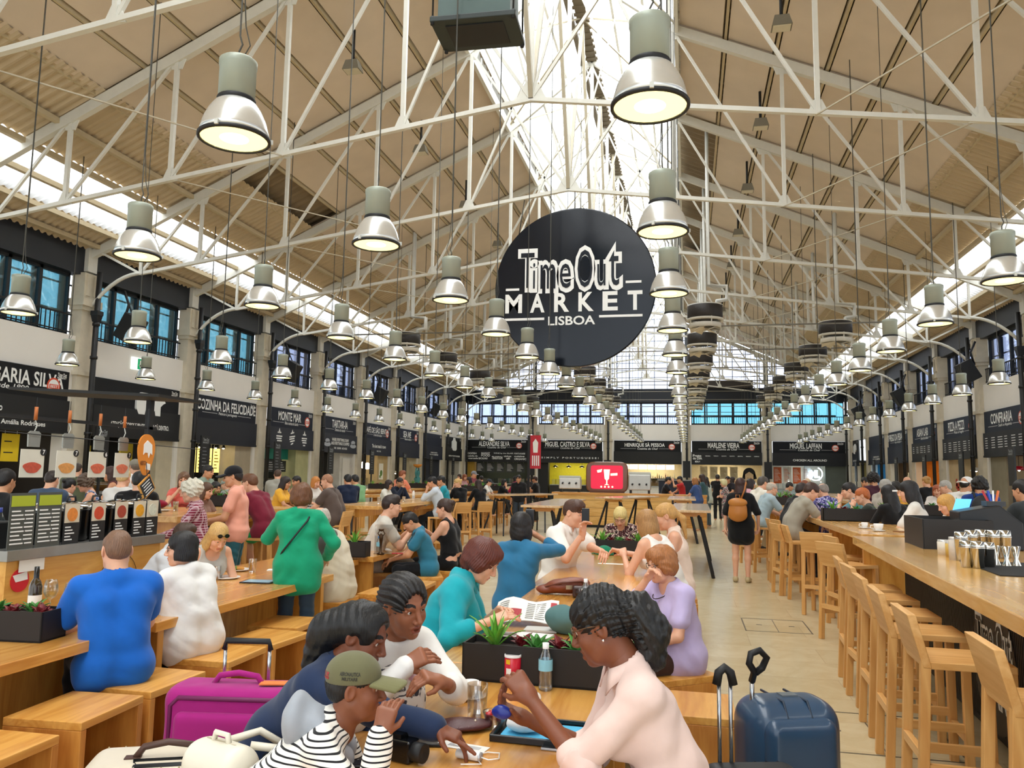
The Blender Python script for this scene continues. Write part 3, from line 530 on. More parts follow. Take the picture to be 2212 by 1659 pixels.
t = thing('neon_sign', 'white glowing ring sign with two letters', 'sign', P3(fr, 2.45, 1.95, -.3)); f0 = (np.zeros(3), fr[1], fr[2]); MB().tube([P3(f0, .38*math.cos(a), .38*math.sin(a), 0) for a in np.linspace(-2.9, 1.2, 26)], .03, 6).build('ring', EMIT('#e6f6ff', 9), t); m = MB(); text(m, 'ML', f0, -.25, .22, -.22, .2, .01, off=.04); m.build('lettering', EMIT('#bfe8ff', 6), t)
for i in range(3): hooded_lamp(P3(fr, .9+i*.9, 1.5, -.1), .13, '#e9e6de', 'white pendant over the orange menus, %s from the left' % ORD[i], gs=10, L=.9, group='white pendants over the orange menus')
# right wall stalls
right_spec = [(0, 'CONFRARIA', 'Sushi e Alquimia', '#222a3e', True, .5, 30, None, 'navy sign at the right edge over a chalkboard menu'), (1, 'PIZZA A PEZZI', 'Pizza al taglio', '#20283e', True, .5, 30, None, 'navy sign with a two word pizza name over a chalkboard'), (2, 'ASIAN LAB', 'Street food asiático', '#1d2744', True, .46, 24, None, 'navy sign over the orange lit wall'), (3, 'O PREGO DA PEIXARIA', 'Pregos e hambúrgueres', '#1d2744', False, .9, 0, None, 'navy sign over the shelf of bottles'), (4, None, None, '#1d2744', False, .5, 0, [('OBRIGADO', .35, .7, .3, .36), ('VOLTE SEMPRE', .3, .75, .18, .25)], 'plain navy sign over the blue lit opening'), (5, None, None, '#14171d', False, .5, 0, [('BEBA PORTUGUES', .2, .8, .2, .28)], 'black corner sign with a white jug outline')]
RS0 = R0
for k, nm, sb, col, bd, bw, mk, lo, lab in right_spec:
    fr = fr_right(RS0+BAY*k); sign(fr, SW if k < 5 else 1.3, lab, nm, sb, lo, col, bd, '#1c1e22' if mk else None, mk, bw, .42, SHK if k == 5 else None)
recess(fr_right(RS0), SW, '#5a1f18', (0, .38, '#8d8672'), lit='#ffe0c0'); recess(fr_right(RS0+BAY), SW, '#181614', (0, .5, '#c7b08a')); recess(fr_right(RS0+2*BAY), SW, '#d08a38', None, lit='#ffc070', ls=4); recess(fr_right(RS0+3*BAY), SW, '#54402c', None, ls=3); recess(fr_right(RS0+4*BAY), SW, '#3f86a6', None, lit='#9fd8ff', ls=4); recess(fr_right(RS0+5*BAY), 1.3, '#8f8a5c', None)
for k, c, lab in ((0, '#6a2a1e', 'red brown serving counter at the right edge'), (1, '#26221e', 'dark serving counter of the pizza stall'), (2, '#8a6a3c', 'serving counter before the orange wall'), (3, '#3a2e22', 'serving counter below the bottle shelf')): counter(fr_right(RS0+BAY*k), SW, .53, .97, c, lab)
fr = fr_right(RS0)
for i in range(2): hooded_lamp(P3(fr, 1.75+i*.7, 2.0, -.2), .24, '#b3122a', 'red hooded pendant in the right edge stall, %s of the pair' % ('left' if i == 0 else 'right'), gs=10, L=.5, group='red pendants')
hooded_lamp(P3(fr_right(RS0+BAY), 2.3, 2.0, -.2), .2, '#e8e4da', 'white glowing pendant in the pizza stall', gs=16, L=.5); hooded_lamp(P3(fr_right(RS0+2*BAY), 2.6, 1.95, -.2), .09, '#d8b070', 'bright bulb before the orange wall', 'bulb_lamp', gs=60, L=.5)
hooded_lamp(P3(fr_right(RS0+3*BAY), 2.6, 1.95, -.2), .1, '#e0d8c0', 'bright bulb beside the bottle shelf', 'bulb_lamp', gs=40, L=.5); fr = fr_right(RS0+3*BAY); m = MB(); rect(m, fr, .8, 2.3, 1.6, 1.64, -2.6, -.4); tag(m.build('bottle_shelf', M('#7a5a30', .5)), 'wall shelf of pale bottles', 'shelf')
for i in range(7): p = P3(fr, .9+i*.2, 1.64, -.5); o = MB().lathe([(.001, 0), (.05, 0), (.05, .2), (.018, .28), (.018, .36), (.001, .36)], 8).build('bottle', M(['#e4dcc0', '#d8c890', '#8a6a30'][i % 3], .3)); o.location = p; tag(o, 'pale bottle on the wall shelf, %s from the left' % ORD[i], 'bottle', 'bottles on the wall shelf')
fr = fr_right(RS0+BAY); m = MB(); [disc2(m, fr, .85+.1*math.cos(i*2.1), 1.5+.14*math.sin(i*1.7), .1, -.04) for i in range(5)]; tag(m.build('wall_emblem', M('#c23a22', .6)), 'red painted emblem on the beige stall jamb', 'emblem')
fr = fr_right(RS0+5*BAY); m = MB(); disc2(m, fr, .65, 1.9, .34, -2.59); disc2(m, fr, .65, 1.9, .2, -2.58, 1); tag(m.build('round_emblem', [BLK, M('#8f8a5c', .6)]), 'black ring emblem on the olive wall', 'emblem')
for k in range(0, 6):
    y = R0-.385+BAY*k; t = thing('price_totem', 'tall black notice on the stall pillar, %s from the near end of the right wall' % ORD[k], 'notice', (XR-.62, y+.12, 1.55), math.pi, 'black notices on the pillars'); MB().bb(0, .04, -.22, .22, 0, 1.05).build('panel', M('#15171a', .5), t); MB().bb(-.01, .03, -.03, .03, -1.55, .02).bb(-.12, .12, -.12, .12, -1.55, -1.53).build('post', BLK, t); m = MB(); f0 = ((.042, -.22, 0), (0, 1, 0), (0, 0, 1)); text(m, 'Time Out', f0, .08, .36, .9, .98, 0, off=.03); text(m, 'MARKET', f0, .08, .36, .83, .88, 0, off=.03); m.build('lettering', M('#9aa0a4', .5), t)
for i, x in enumerate((-9.58, -4.8, -.05, 4.65)):
    t = thing('price_totem', 'tall black notice on the end wall pillar, %s from the left' % ORD[i], 'notice', (x, YF-.5, 1.6), -math.pi/2, 'black notices on the end wall pillars'); MB().bb(0, .04, -.22, .22, 0, 1.0).build('panel', M('#15171a', .5), t); MB().bb(-.01, .03, -.03, .03, -1.6, .02).bb(-.12, .12, -.12, .12, -1.6, -1.58).build('post', BLK, t)
# emergency exit sign
p = atX(302, 800, XL+.052); t = thing('exit_sign', 'green and white running man sign on the white wall', 'sign', p); f0 = ((.0, -.3, 0), (0, 1, 0), (0, 0, 1)); m = MB(); rect(m, f0, 0, .6, 0, .32, -.05, 0); m.build('panel', EMIT('#eef6f0', .9), t); m = MB(); rect(m, f0, .2, .58, .02, .3, 0, .003); m.build('green_field', EMIT('#0b8f5a', .7), t); m = MB(); rect(m, f0, .28, .32, .1, .26, .003, .005); m.prism([(.24, .14), (.36, .14), (.3, .06)], .003, .005, f0); disc2(m, f0, .47, .25, .025, .006); m.beam((.005, -.3+.47, .22), (.005, -.3+.44, .13), .005, .05); m.beam((.005, -.3+.44, .14), (.005, -.3+.52, .06), .005, .03); m.beam((.005, -.3+.44, .14), (.005, -.3+.38, .06), .005, .03); m.build('pictogram', WHT, t)
# ------------------------------------------------------------------ pendant lamps
ALU = M('#e3e4e0', 0.25, metal=.65, var=.04, scale=20); HOUS = M('#a3aa9c', .42, var=.05, metal=.2)
def lamp_proto(ztop):
    t = thing('pendant_lamp', '', 'pendant lamp'); MB().lathe([(.001, .50), (.10, .50), (.112, .49), (.112, .455), (.108, .45), (.108, .25), (.001, .25)], 28).build('housing', HOUS, t)
    MB().lathe([(.111, .252), (.114, .246), (.114, .232), (.108, .226)], 28).build('neck_ring', BLK, t)
    MB().lathe([(.10, .235), (.125, .215), (.155, .17), (.182, .11), (.198, .05), (.206, .008), (.2, .008), (.176, .11), (.12, .205)], 32).build('reflector', ALU, t)
    MB().lathe([(.206, .012), (.213, .010), (.213, -.006), (.196, -.010), (.194, .0), (.206, .002)], 32).build('rim', BLK, t)
    m = MB(); m.lathe([(.085, .002), (.196, .002)], 28, mat=0); m.lathe([(.001, -.002), (.06, .0), (.085, .002)], 20, mat=1); m.build('lens', [EMIT('#fff0a8', 1.5), EMIT('#fff3c0', 7)], t)
    for a in (.6, 2.7, 4.8): MB().box((.209*math.cos(a), .209*math.sin(a), .012), (.03, .022, .03), rotz(a)).build('clip', STEEL, t)
    m = MB(); m.tube([(0, 0, .5), (0, 0, .56), (.02, 0, .6), (.0, 0, .66), (0, 0, ztop)], .006, 5); m.tube([(.02, 0, .5), (.06, .02, .6), (.03, .01, .72), (.008, .004, 1.0), (.006, .01, ztop)], .004, 4); m.build('cable', M('#4a4840', .6), t); return t
ZL = 3.63
rows = [(-.18, 4.13, 2.245, 'over the centre table and aisle'), (-2.65, 4.1, 2.245, 'just left of the round sign'), (-5.03, 6.32, 2.25, 'two rows left of the aisle'), (-8.48, 8.5, 2.3, 'over the left bar tables'), (-11.8, 13.07, 2.3, 'along the left stalls'), (3.09, 8.55, 2.27, 'over the right bar tables'), (6.2, 17.72, 2.25, 'along the right stalls')]
for x, y0, dy, where in rows:
    zr = EZ+RS*((x-XL) if x < XC else (XR-x)); zr = RZ-.12 if abs(x-XC) < LH-.1 else zr; base = None; i = 0; y = y0
    while y < 47.6:
        lab = 'silver pendant lamp, %s in the row %s' % (ORD[i], where)
        if base is None: base = lamp_proto(zr-ZL); base.location = (x, y, ZL); base['label'] = lab; base['group'] = 'silver pendant lamps'
        else: dup(base, (x, y, ZL), (i*1.7) % 6.28, lab)
        i += 1; y += dy
# ------------------------------------------------------------------ fan heaters
def fan_proto(zt):
    t = thing('fan_heater', '', 'fan'); MB().lathe([(.001, .26), (.42, .26), (.44, .24), (.44, -.04), (.42, -.06), (.001, -.06)], 28).build('drum', M('#2a2522', .5, var=.2, bump=.5, bscale=40), t)
    m = MB(); m.lathe([(.46, -.08), (.46, -.13), (.36, -.13), (.36, -.08), (.46, -.08)], 28); m.lathe([(.4, -.2), (.4, -.31), (.34, -.31), (.34, -.2), (.4, -.2)], 28); m.lathe([(.455, .27), (.455, .25)], 28)
    for a in range(4): q = a*math.pi/2+.4; m.beam((.41*math.cos(q), .41*math.sin(q), .27), (.38*math.cos(q), .38*math.sin(q), -.3), .03, .03)
    m.build('ring', M('#dcdad0', .5), t)
    for a in range(6):
        q = a*math.pi/3; m = MB(); R = rotz(q); v = [R@np.array(p) for p in ((.05, -.03, -.3), (.36, -.12, -.40), (.38, .06, -.33), (.05, .03, -.26), (.05, -.03, -.31), (.36, -.12, -.41), (.38, .06, -.34), (.05, .03, -.27))]; m.add(v, [(0, 1, 2, 3), (7, 6, 5, 4), (0, 4, 5, 1), (1, 5, 6, 2), (2, 6, 7, 3), (3, 7, 4, 0)]); m.build('blade', M('#cfc6b0', .5), t)
    m = MB()
    for d in (.12, .26): m.tube([(.3, d, .26), (.3, d, .42), (.55, d, .46), (.55, d, .8), (.1, d, .84), (.1, d, zt)], .045, 8)
    m.build('pipe', M('#dfe0da', .45), t); return t
for x, y0, n, wh in ((-8.6, 23.3, 6, 'on the left'), (4.05, 23.1, 6, 'on the right'), (0.47, 20.4, 7, 'beside the central lamps'), (-4.0, 23.3, 6, 'behind the round sign')):
    zr = EZ+RS*((x-XL) if x < XC else (XR-x)); base = None
    for i in range(n):
        lab = 'dark drum fan heater, %s in the row %s' % (ORD[i], wh)
        if base is None: base = fan_proto(zr-5.72); base.location = (x, y0, 5.72); base['label'] = lab; base['group'] = 'drum fan heaters'
        else: dup(base, (x, y0+BAY*i+(.9 if x < -8 and i == 2 else 0), 5.72), 0, lab)
# ------------------------------------------------------------------ floodlights
base = None
for x, n, wh in ((-6.3, 8, 'left'), (1.66, 8, 'right')):
    for i in range(n):
        p = (x, 13.6+4.05*i, 9.5); lab = 'small grey floodlight under the %s roof slope, %s from the near end' % (wh, ORD[i])
        if base is None:
            base = t = thing('floodlight', lab, 'floodlight', p, 0, 'small floodlights'); MB().box((0, 0, 0), (.34, .26, .2), None, 0, (.7, .7)).build('body', M('#7d7768', .5), t); MB().bb(-.15, .15, -.11, .11, -.11, -.10).build('glass_front', M('#d8d0b8', .2), t); MB().tube([(0, 0, .1), (0, 0, .75)], .03, 6).build('bracket', BLK, t)
        else: dup(base, p, 0, lab)
# ------------------------------------------------------------------ loudspeakers
def speaker(p, rz, lab):
    t = thing('loudspeaker', lab, 'loudspeaker', p, rz, 'black loudspeakers on the walls'); c, s = math.cos(.5), math.sin(.5); R = np.array([[c, 0, s], [0, 1, 0], [-s, 0, c]])
    MB().box((0, 0, 0), (.42, .44, .66), R, 0, (1, 1)).build('cabinet', M('#141516', .6), t, bevel=.02); MB().box(R@np.array([.215, 0, 0]), (.012, .4, .62), R).build('grille', M('#26282a', .8, bump=.6, bscale=200), t); m = MB(); m.tube([(-.2, 0, .2), (-.1, 0, .6), (-.25, 0, .95)], .035, 6); m.tube([(0, .1, .3), (-.1, 0, .6)], .02, 5); m.build('bracket', BLK, t)
for i, k in enumerate((5, 7, 9, 11)): speaker((XL+.62, PLY[k]+.85, 5.08), 0, 'black tilted loudspeaker on the left wall, %s from the near end' % ORD[i])
for i, k in enumerate((6, 8, 10)): speaker((XR-.62, PRY[k]-.85, 5.08), math.pi, 'black tilted loudspeaker on the right wall, %s from the near end' % ORD[i])
# ------------------------------------------------------------------ round hanging sign
t = thing('round_sign', 'huge dark round hanging sign with white lettering', 'sign', (-2.26, 16.0, 5.53)); Rx = np.array([[1., 0, 0], [0, 0, -1.], [0, 1., 0]])
MB().lathe([(.001, .04), (1.66, .04), (1.68, .03), (1.68, -.03), (1.66, -.04), (.001, -.04)], 96, (0, 0, 0), Rx, 0, False).build('board', M('#0a111c', .16, var=.1, spec=.35), t)
f0 = ((0, -.042, 0), (1, 0, 0), (0, 0, 1)); m = MB(); m2 = MB()
for s, a, b, lo, hi in (('T', -1.17, -.80, -.04, .80), ('i', -.90, -.79, -.06, .58), ('m', -.75, -.35, -.07, .54), ('e', -.34, -.03, -.07, .54), ('O', .03, .42, -.07, .82), ('u', .44, .69, -.05, .50), ('t', .68, .97, -.05, .78)):
    text(m, s, f0, a, b, lo, hi, .004+.0006*(s in 'Tt'), off=.04); e_ = min(.04, (b-a)*.3); text(m2, s, f0, a+e_, b-e_, lo+.045, hi-.045, .012, off=.0)
for i, s in enumerate('MARKET'): text(m, s, f0, -1.44+i*.505-.03*(s == 'M')+.03, -1.44+i*.505+.30+.03*(s == 'M'), -.51, -.14, .004, off=.03)
text(m, 'LISBOA', f0, -.53, .43, -.80, -.62, .004, off=.02)
for a, b, v in ((-1.45, -1.16, -.02), (1.06, 1.38, .06), (-1.46, -.62, -.66), (.52, 1.40, -.64)): rect(m, f0, a, b, v-.025, v+.025, .002, .004)
m.build('lettering', WHT, t); m2.build('letter_fill', M('#0a111c', .3, var=.05, spec=.3), t); m = MB()
for x in (-1.2, 0, 1.2): m.tube([(x, 0, math.sqrt(1.66**2-x*x)-.02), (x*.9, 0, 2.1-abs(x)*.12)], .012, 5)
m.build('cable', M('#4a4840', .6), t)
# ------------------------------------------------------------------ hanging air unit
t = thing('hanging_unit', 'dark green boxy unit hanging under the roof at the top edge', 'air unit', (-2.5, 9.0, 7.1), .04); MB().bb(-.45, .45, -.28, .28, .06, 1.3).build('cabinet', M('#4c605c', .5, var=.05), t); m = MB(); m.bb(-.53, .53, -.36, .36, 0, .07); m.build('base_frame', M('#26302e', .5), t, bevel=.01); MB().bb(-.36, .36, -.24, .24, -.012, .002).build('outlet_grille', BLK, t); MB().bb(-.1, .12, -.292, -.28, .3, .5).build('vent', BLK, t); m = MB()
for x in (-.5, .5):
    for y in (-.33, .33): m.tube([(x, y, .0), (x, y, 2.6)], .012, 5); m.tube([(x, y, .08), (x, y, -.03)], .025, 6)
m.build('hanger', BLK, t)
# ------------------------------------------------------------------ furniture
WX, WY, WZ = WOOD('X'), WOOD('Y', rough=.22, coat=.55), WOOD('Z'); SX, SY, SZ = WOOD('X', '#bd782c', '#e0a24e', .45, .1), WOOD('Y', '#c3802f', '#e5ab56', .4, .15), WOOD('Z', '#b06a26', '#d89846', .5, .05)
BSX, BSY, BSZ = WOOD('X', '#c98e46', '#e3b06c', .5, .05), WOOD('Y', '#c98e46', '#e6b574', .5, .05), WOOD('Z', '#c58842', '#e0ac66', .5, .05)
def cube_stool(loc, rz, label, group='cube stools'):
    global _cs
    if '_cs' in globals(): return dup(_cs, loc, rz, label, group)
    t = _cs = thing('cube_stool', label, 'stool', loc, rz, group); w, d, h, k = .42, .48, .45, .04
    MB().bb(-w/2, w/2, -d/2, d/2, h-k, h).build('seat', SY, t, bevel=.004)
    for s in (-1, 1): m = MB(); y = s*(d/2-k/2); m.bb(-w/2, w/2, y-k/2, y+k/2, 0, h-k); m.build('side_panel', SZ, t, bevel=.003)
    m = MB(); m.bb(-w/2+.003, -w/2+.03, -d/2+k, d/2-k, .02, h-k); m.build('back_panel', SZ, t); return t
def bar_stool(loc, rz, label, group='bar stools'):
    """seat faces local +x, backrest at -x"""
    global _bs
    if '_bs' in globals(): return dup(_bs, loc, rz, label, group)
    t = _bs = thing('bar_stool', label, 'bar stool', loc, rz, group)
    MB().bb(-.17, .22, -.19, .19, .745, .78).build('seat', BSX, t, bevel=.004); m = MB(); m.add([(-.19, -.195, .75), (-.15, -.195, .75), (-.15, .195, .75), (-.19, .195, .75), (-.255, -.195, 1.0), (-.215, -.195, 1.0), (-.215, .195, 1.0), (-.255, .195, 1.0)], [(0, 3, 2, 1), (4, 5, 6, 7), (0, 1, 5, 4), (1, 2, 6, 5), (2, 3, 7, 6), (3, 0, 4, 7)]); m.build('backrest', BSY, t, bevel=.004)
    for sy in (-1, 1):
        y = sy*.17; MB().beam((.195, y, 0), (.195, y, .75), .045, .045).build('leg', BSZ, t, bevel=.003); MB().beam((-.215, y, 0), (-.175, y, .78), .045, .045).build('leg', BSZ, t, bevel=.003)
        MB().beam((-.2, y, .28), (.195, y, .28), .03, .045).build('stretcher', BSX, t)
    MB().beam((.195, -.17, .22), (.195, .17, .22), .03, .045).build('stretcher', BSY, t); MB().beam((-.205, -.17, .34), (-.205, .17, .34), .03, .045).build('stretcher', BSY, t); return t
def slab_table(x0, x1, y0, y1, h, label, name='low_table', mats=None, panels=None, group=None, th=.06, shelf=False):
    a, b, c = mats or (WY, WZ, WZ); t = thing(name, label, 'table', ((x0+x1)/2, (y0+y1)/2, 0), 0, group); w, l = x1-x0, y1-y0
    MB().bb(-w/2, w/2, -l/2, l/2, h-th, h).build('tabletop', a, t, bevel=.005)
    for q in panels or (-l/2+.12, l/2-.12): MB().bb(-w/2+.05, w/2-.05, q-.03, q+.03, 0, h-th).build('panel_leg', b, t, bevel=.003)
    if shelf: MB().bb(-.03, .03, -l/2+.15, l/2-.15, .1, h-th).build('centre_panel', b, t)
    else: MB().bb(-.04, .04, -l/2+.15, l/2-.15, h-th-.14, h-th).build('beam', b, t)
    return t
slab_table(-4.15, -3.2, .5, 4.38, .71, 'long low wooden table with the planter at the left edge', shelf=True); slab_table(-4.2, -3.18, 4.395, 6.9, .712, 'low wooden table before the blue polo man and white top woman', shelf=True)
slab_table(-4.50, -3.58, 7.0, 8.4, .68, 'low wooden table behind the green cardigan woman'); slab_table(-4.42, -3.42, 8.42, 10.3, .71, 'low wooden table under the bronze figure, by the blue polo diner')
slab_table(-1.28, -.29, 1.85, 3.93, .71, 'low wooden table covered with cups, phones and a tray'); slab_table(-1.26, -.26, 3.95, 6.72, .708, 'low wooden table with newspapers and a brown bag'); slab_table(-1.32, -.22, 6.74, 10.2, .71, 'low wooden table with the green cap at its far end')
for x, y, a, lab in ((-2.98, 2.96, .02, 'wooden cube stool at the lower left corner'), (-3.03, 3.60, .06, 'wooden cube stool between the corner stool and the blue polo man'), (-3.04, 4.16, -.03, 'wooden cube stool under the man in the blue polo'), (-3.03, 4.86, .02, 'wooden cube stool under the woman in the white top'), (-3.0, 5.42, -.08, 'empty wooden cube stool behind the white top woman'), (-3.15, 5.98, .03, 'wooden cube stool beside the jeans of the standing green woman')): cube_stool((x, y, 0), a, lab)
for (x, y, a), lab in zip(((-3.0, 7.75, .0), (-2.95, 8.4, .05), (-2.9, 10.1, 0), (.02, 4.5, 0), (-.75, 10.6, 1.57)), ('empty cube stool between the vest man and the far low table', 'wooden cube stool before the leg of the far low table', 'empty cube stool past the woman in the black crop top', 'cube stool behind the shoulder of the pink shirt woman', 'cube stool at the far head of the centre tables')): cube_stool((x, y, 0), a, lab)
# bar counter on the right, turned a few degrees
BA = -.052; bt = thing('bar_counter', 'long wooden topped black bar counter at the right edge', 'bar counter', (1.58, 8.45, 0), BA)
MB().bb(0, 1.55, -7.5, 0, 1.02, 1.1).build('counter_top', WOOD('Y', '#cb9448', '#e5b870', .2, .5), bt, bevel=.006); MB().bb(.45, 1.45, -7.45, -.06, .1, 1.02).build('front_panel', M('#191613', .6, var=.1), bt); MB().bb(.5, 1.4, -7.4, -.1, 0, .1).build('plinth', BLK, bt)
m = MB()
for i in range(245): m.bb(.438, .452, -7.44+i*.03, -7.428+i*.03, .1, 1.02)
m.build('ribbing', M('#241f1a', .45), bt); f0 = ((.437, -2.75, .5), (0, -1, 0), (0, 0, 1)); m = MB(); m.prism([(.43*math.cos(a), .41*math.sin(a)) for a in np.linspace(0, 2*math.pi, 49)[:-1]], 0, .004, f0); m.build('round_logo_plate', M('#2b2723', .5, var=.03), bt); m = MB(); m2 = MB()
text(m, 'Time Out', f0, -.34, .36, .06, .28, .006, off=.06); text(m2, 'Time Out', f0, -.325, .345, .075, .265, .009, off=.005); text(m, 'BAR', f0, -.17, .23, -.24, -.04, .006, off=.03); m.build('lettering', WHT, bt); m2.build('letter_fill', M('#2b2723', .5, var=.03), bt)
for i, (x, y, a, lab) in enumerate(((1.42, 3.70, -.04, 'nearest bar stool at the black counter, cut by the frame'), (1.30, 4.48, -.03, 'second bar stool along the black counter, beside the round logo'), (1.33, 5.22, -.05, 'third bar stool along the black counter'), (1.37, 5.88, -.03, 'fourth bar stool along the black counter'), (1.42, 6.58, .02, 'fifth bar stool along the black counter'), (1.45, 7.15, -.06, 'sixth bar stool along the black counter'), (1.62, 8.95, .55, 'bar stool at the corner where counter meets table'), (1.62, 10.6, 1.15, 'yellowish bar stool turned with its back to the aisle'), (1.82, 9.85, .2, 'bar stool tucked under the table behind the yellowish one'), (1.55, 11.9, .1, 'bar stool beside the grey shirt man'), (1.5, 13.6, .05, 'bar stool behind the grey shirt man'), (1.48, 17.1, .05, 'bar stool past the man in the white shirt'), (1.5, 18.2, 0, 'last bar stool of the aisle row'))): bar_stool((x, y, 0), a, lab)
BT = (WOOD('Y', '#c98d44', '#e8b872', .25, .4), WZ, WZ)
slab_table(1.72, 2.72, 8.75, 13.95, 1.1, 'high wooden bar table carrying a planter beside the counter', 'bar_table', BT, (-2.4, -.4, 2.4), th=.07); slab_table(1.75, 2.75, 14.6, 20.5, 1.1, 'high wooden bar table where the bald man writes', 'bar_table', BT, (-2.7, 0, 2.7), th=.07)
slab_table(3.4, 4.4, 11.6, 16.4, 1.1, 'high bar table behind the blonde woman on the right', 'bar_table', BT, (-2.2, 0, 2.2), th=.07); slab_table(4.0, 5.0, 17.6, 23.5, 1.1, 'high bar table with two planters on the right', 'bar_table', BT, (-2.7, 0, 2.7), th=.07)
slab_table(4.15, 5.0, 5.7, 9.6, 1.1, 'high wooden table at the right edge behind the register', 'bar_table', BT, (-1.5, 1.5), th=.07)
slab_table(-7.0, -5.75, 8.2, 11.3, 1.1, 'high bar table under the plaid shirt woman and pink polo man', 'bar_table', BT, (-1.3, 1.3), th=.07); slab_table(-5.95, -5.05, 12.6, 17.4, 1.08, 'high narrow bar table on trestles before the seated couple', 'bar_table', BT, (1.9,), th=.06)
slab_table(-7.6, -6.6, 18.2, 26.5, 1.1, 'long high bar table with a row of empty stools', 'bar_table', BT, (-3.9, -1.3, 1.3, 3.9), th=.07); slab_table(-9.6, -7.05, 9.5, 10.3, 1.1, 'high bar table behind the deli kiosk', 'bar_table', BT, (-.25, .25), th=.07)
slab_table(-8.55, -7.55, 12.2, 18.5, 1.1, 'high bar table beside the yellow shirt woman', 'bar_table', BT, (-2.5, 0, 2.5), th=.07); slab_table(-10.3, -9.3, 21.5, 30, 1.1, 'high bar table deep on the left with planters', 'bar_table', BT, (-3.5, 0, 3.5), th=.07); slab_table(-7.9, -6.9, 28.0, 36, 1.1, 'high bar table before the end wall on the left', 'bar_table', BT, (-3.8, 0, 3.8), th=.07)
slab_table(4.6, 5.6, 25.5, 33, 1.1, 'high bar table deep on the right', 'bar_table', BT, (-3.5, 0, 3.5), th=.07)
for i in range(11): bar_stool((-6.32, 18.9+i*.72, 0), math.pi, 'bar stool in the long left row, %s from the near end' % ORD[i], 'row of bar stools at the long left table')
# trestle tables
def trestle(cx, cy, w, l, rz, label):
    t = thing('trestle_table', label, 'table', (cx, cy, 0), rz, 'high trestle tables'); MB().bb(-w/2, w/2, -l/2, l/2, 1.06, 1.1).build('tabletop', WOOD('Y', '#c9a070', '#e2c39a', .16, .6), t, bevel=.004)
    for q in (-l/2+.35, l/2-.35):
        m = MB(); m.bb(-w/2+.15, w/2-.15, q-.04, q+.04, .98, 1.06); m.build('trestle_beam', WX, t)
        for sx in (-1, 1):
            for sy in (-1, 1): MB().beam((sx*(w/2+.03), q+sy*.32, 0), (sx*(w/2-.2), q+sy*.03, 1.0), .04, .04).build('leg', BLK, t)
trestle(-2.62, 16.3, .72, 4.4, .02, 'trestle table before the wooden bar, behind the phone man'); trestle(.05, 15.4, .68, 3.5, -.01, 'trestle table on the right with its near leg in the aisle'); trestle(-4.6, 22.2, .7, 2.6, -.45, 'trestle table left of the wooden bar with tall black legs'); trestle(-1.55, 21.6, .75, 2.8, -.3, 'trestle table right before the wooden bar'); trestle(-.15, 22.0, .7, 3.0, 0, 'trestle table behind the right hand one')
# wooden bar with screen in the middle of the hall
t = thing('wooden_bar', 'wide honey wood bar block in the middle of the hall', 'bar counter', (-2.4, 25.6, 0)); MB().bb(-1.85, 1.9, 0, .7, .08, 1.04).build('body', WOOD('X', '#d09a48', '#e9bd72', .45, .1), t); MB().bb(-1.9, 1.95, -.05, .75, 1.04, 1.1).build('counter_top', WX, t); MB().bb(-1.8, 1.85, .05, .65, 0, .08).build('plinth', BLK, t)
m = MB()
for z in (.35, .62, .86): m.bb(-1.85, 1.9, -.004, .0, z-.004, z+.004)
m.build('board_joints', M('#8a5f28', .6), t)
t = thing('red_screen', 'brown framed screen with a red picture on the wooden bar', 'screen', (-2.55, 25.85, 1.1)); m = MB(); R = np.array([[1., 0, 0], [0, 0, -1.], [0, 1., 0]]); n = 28; sup = lambda a, b, e: [(a*math.copysign(abs(math.cos(q))**e, math.cos(q)), .5+b*math.copysign(abs(math.sin(q))**e, math.sin(q))) for q in np.linspace(0, 2*math.pi, n+1)[:-1]]
f0 = (np.zeros(3), np.array([1., 0, 0]), np.array([0, 0, 1.])); m.prism(sup(.68, .5, .35), 0, -.2, f0); m.build('frame', M('#7a4622', .3, var=.1, coat=.4), t, bevel=.03); m = MB(); m.prism(sup(.52, .38, .15), 0, .004, f0); m.build('display', EMIT('#c01f3c', 1.0), t); m = MB(); m.prism([(-.1, .75), (.1, .75), (.07, .45), (.02, .4), (.02, .28), (.08, .25), (-.08, .25), (-.02, .28), (-.02, .4), (-.07, .45)], .004, .007, f0); m.prism([(-.32, .72), (-.15, .76), (-.18, .66), (-.3, .64)], .004, .007, f0); m.prism([(.12, .62), (.34, .64), (.34, .56), (.12, .55)], .004, .007, f0)
for k in range(4): disc2(m, f0, -.18+.12*k, .19, .03, .008)
m.build('drawing', EMIT('#f0f2c8', 1.2), t); MB().bb(-.55, .55, -.05, .3, 0, .06).build('foot', M('#5a3418', .4), t)
for (x, y, lab, w, h, c) in ((-3.75, 25.95, 'white espresso machine left of the red screen', .7, .45, '#d8d6d0'), (-1.5, 25.95, 'steel rack machine right of the red screen', .7, .6, '#bdbcb6')):
    t = thing('coffee_machine', lab, 'machine', (x, y, 1.1)); MB().bb(-w/2, w/2, -.2, .2, .1, h).build('body', M(c, .3, metal=.3), t, bevel=.03); m = MB()
    for i in range(3): m.tube([(-.22+i*.22, -.2, .3), (-.22+i*.22, -.3, .28)], .03, 6)
    m.build('spout', BLK, t); m = MB(); [m.bb(a-.03, a+.03, -.15, .15, 0, .1) for a in (-w/2+.06, w/2-.06)]; m.build('foot', BLK, t); m = MB(); m.bb(-w/2, w/2, -.15, .15, h, h+.03); m.bb(-w/2, w/2, -.16, -.14, h+.03, h+.08); m.build('cup_rail', STEEL, t)
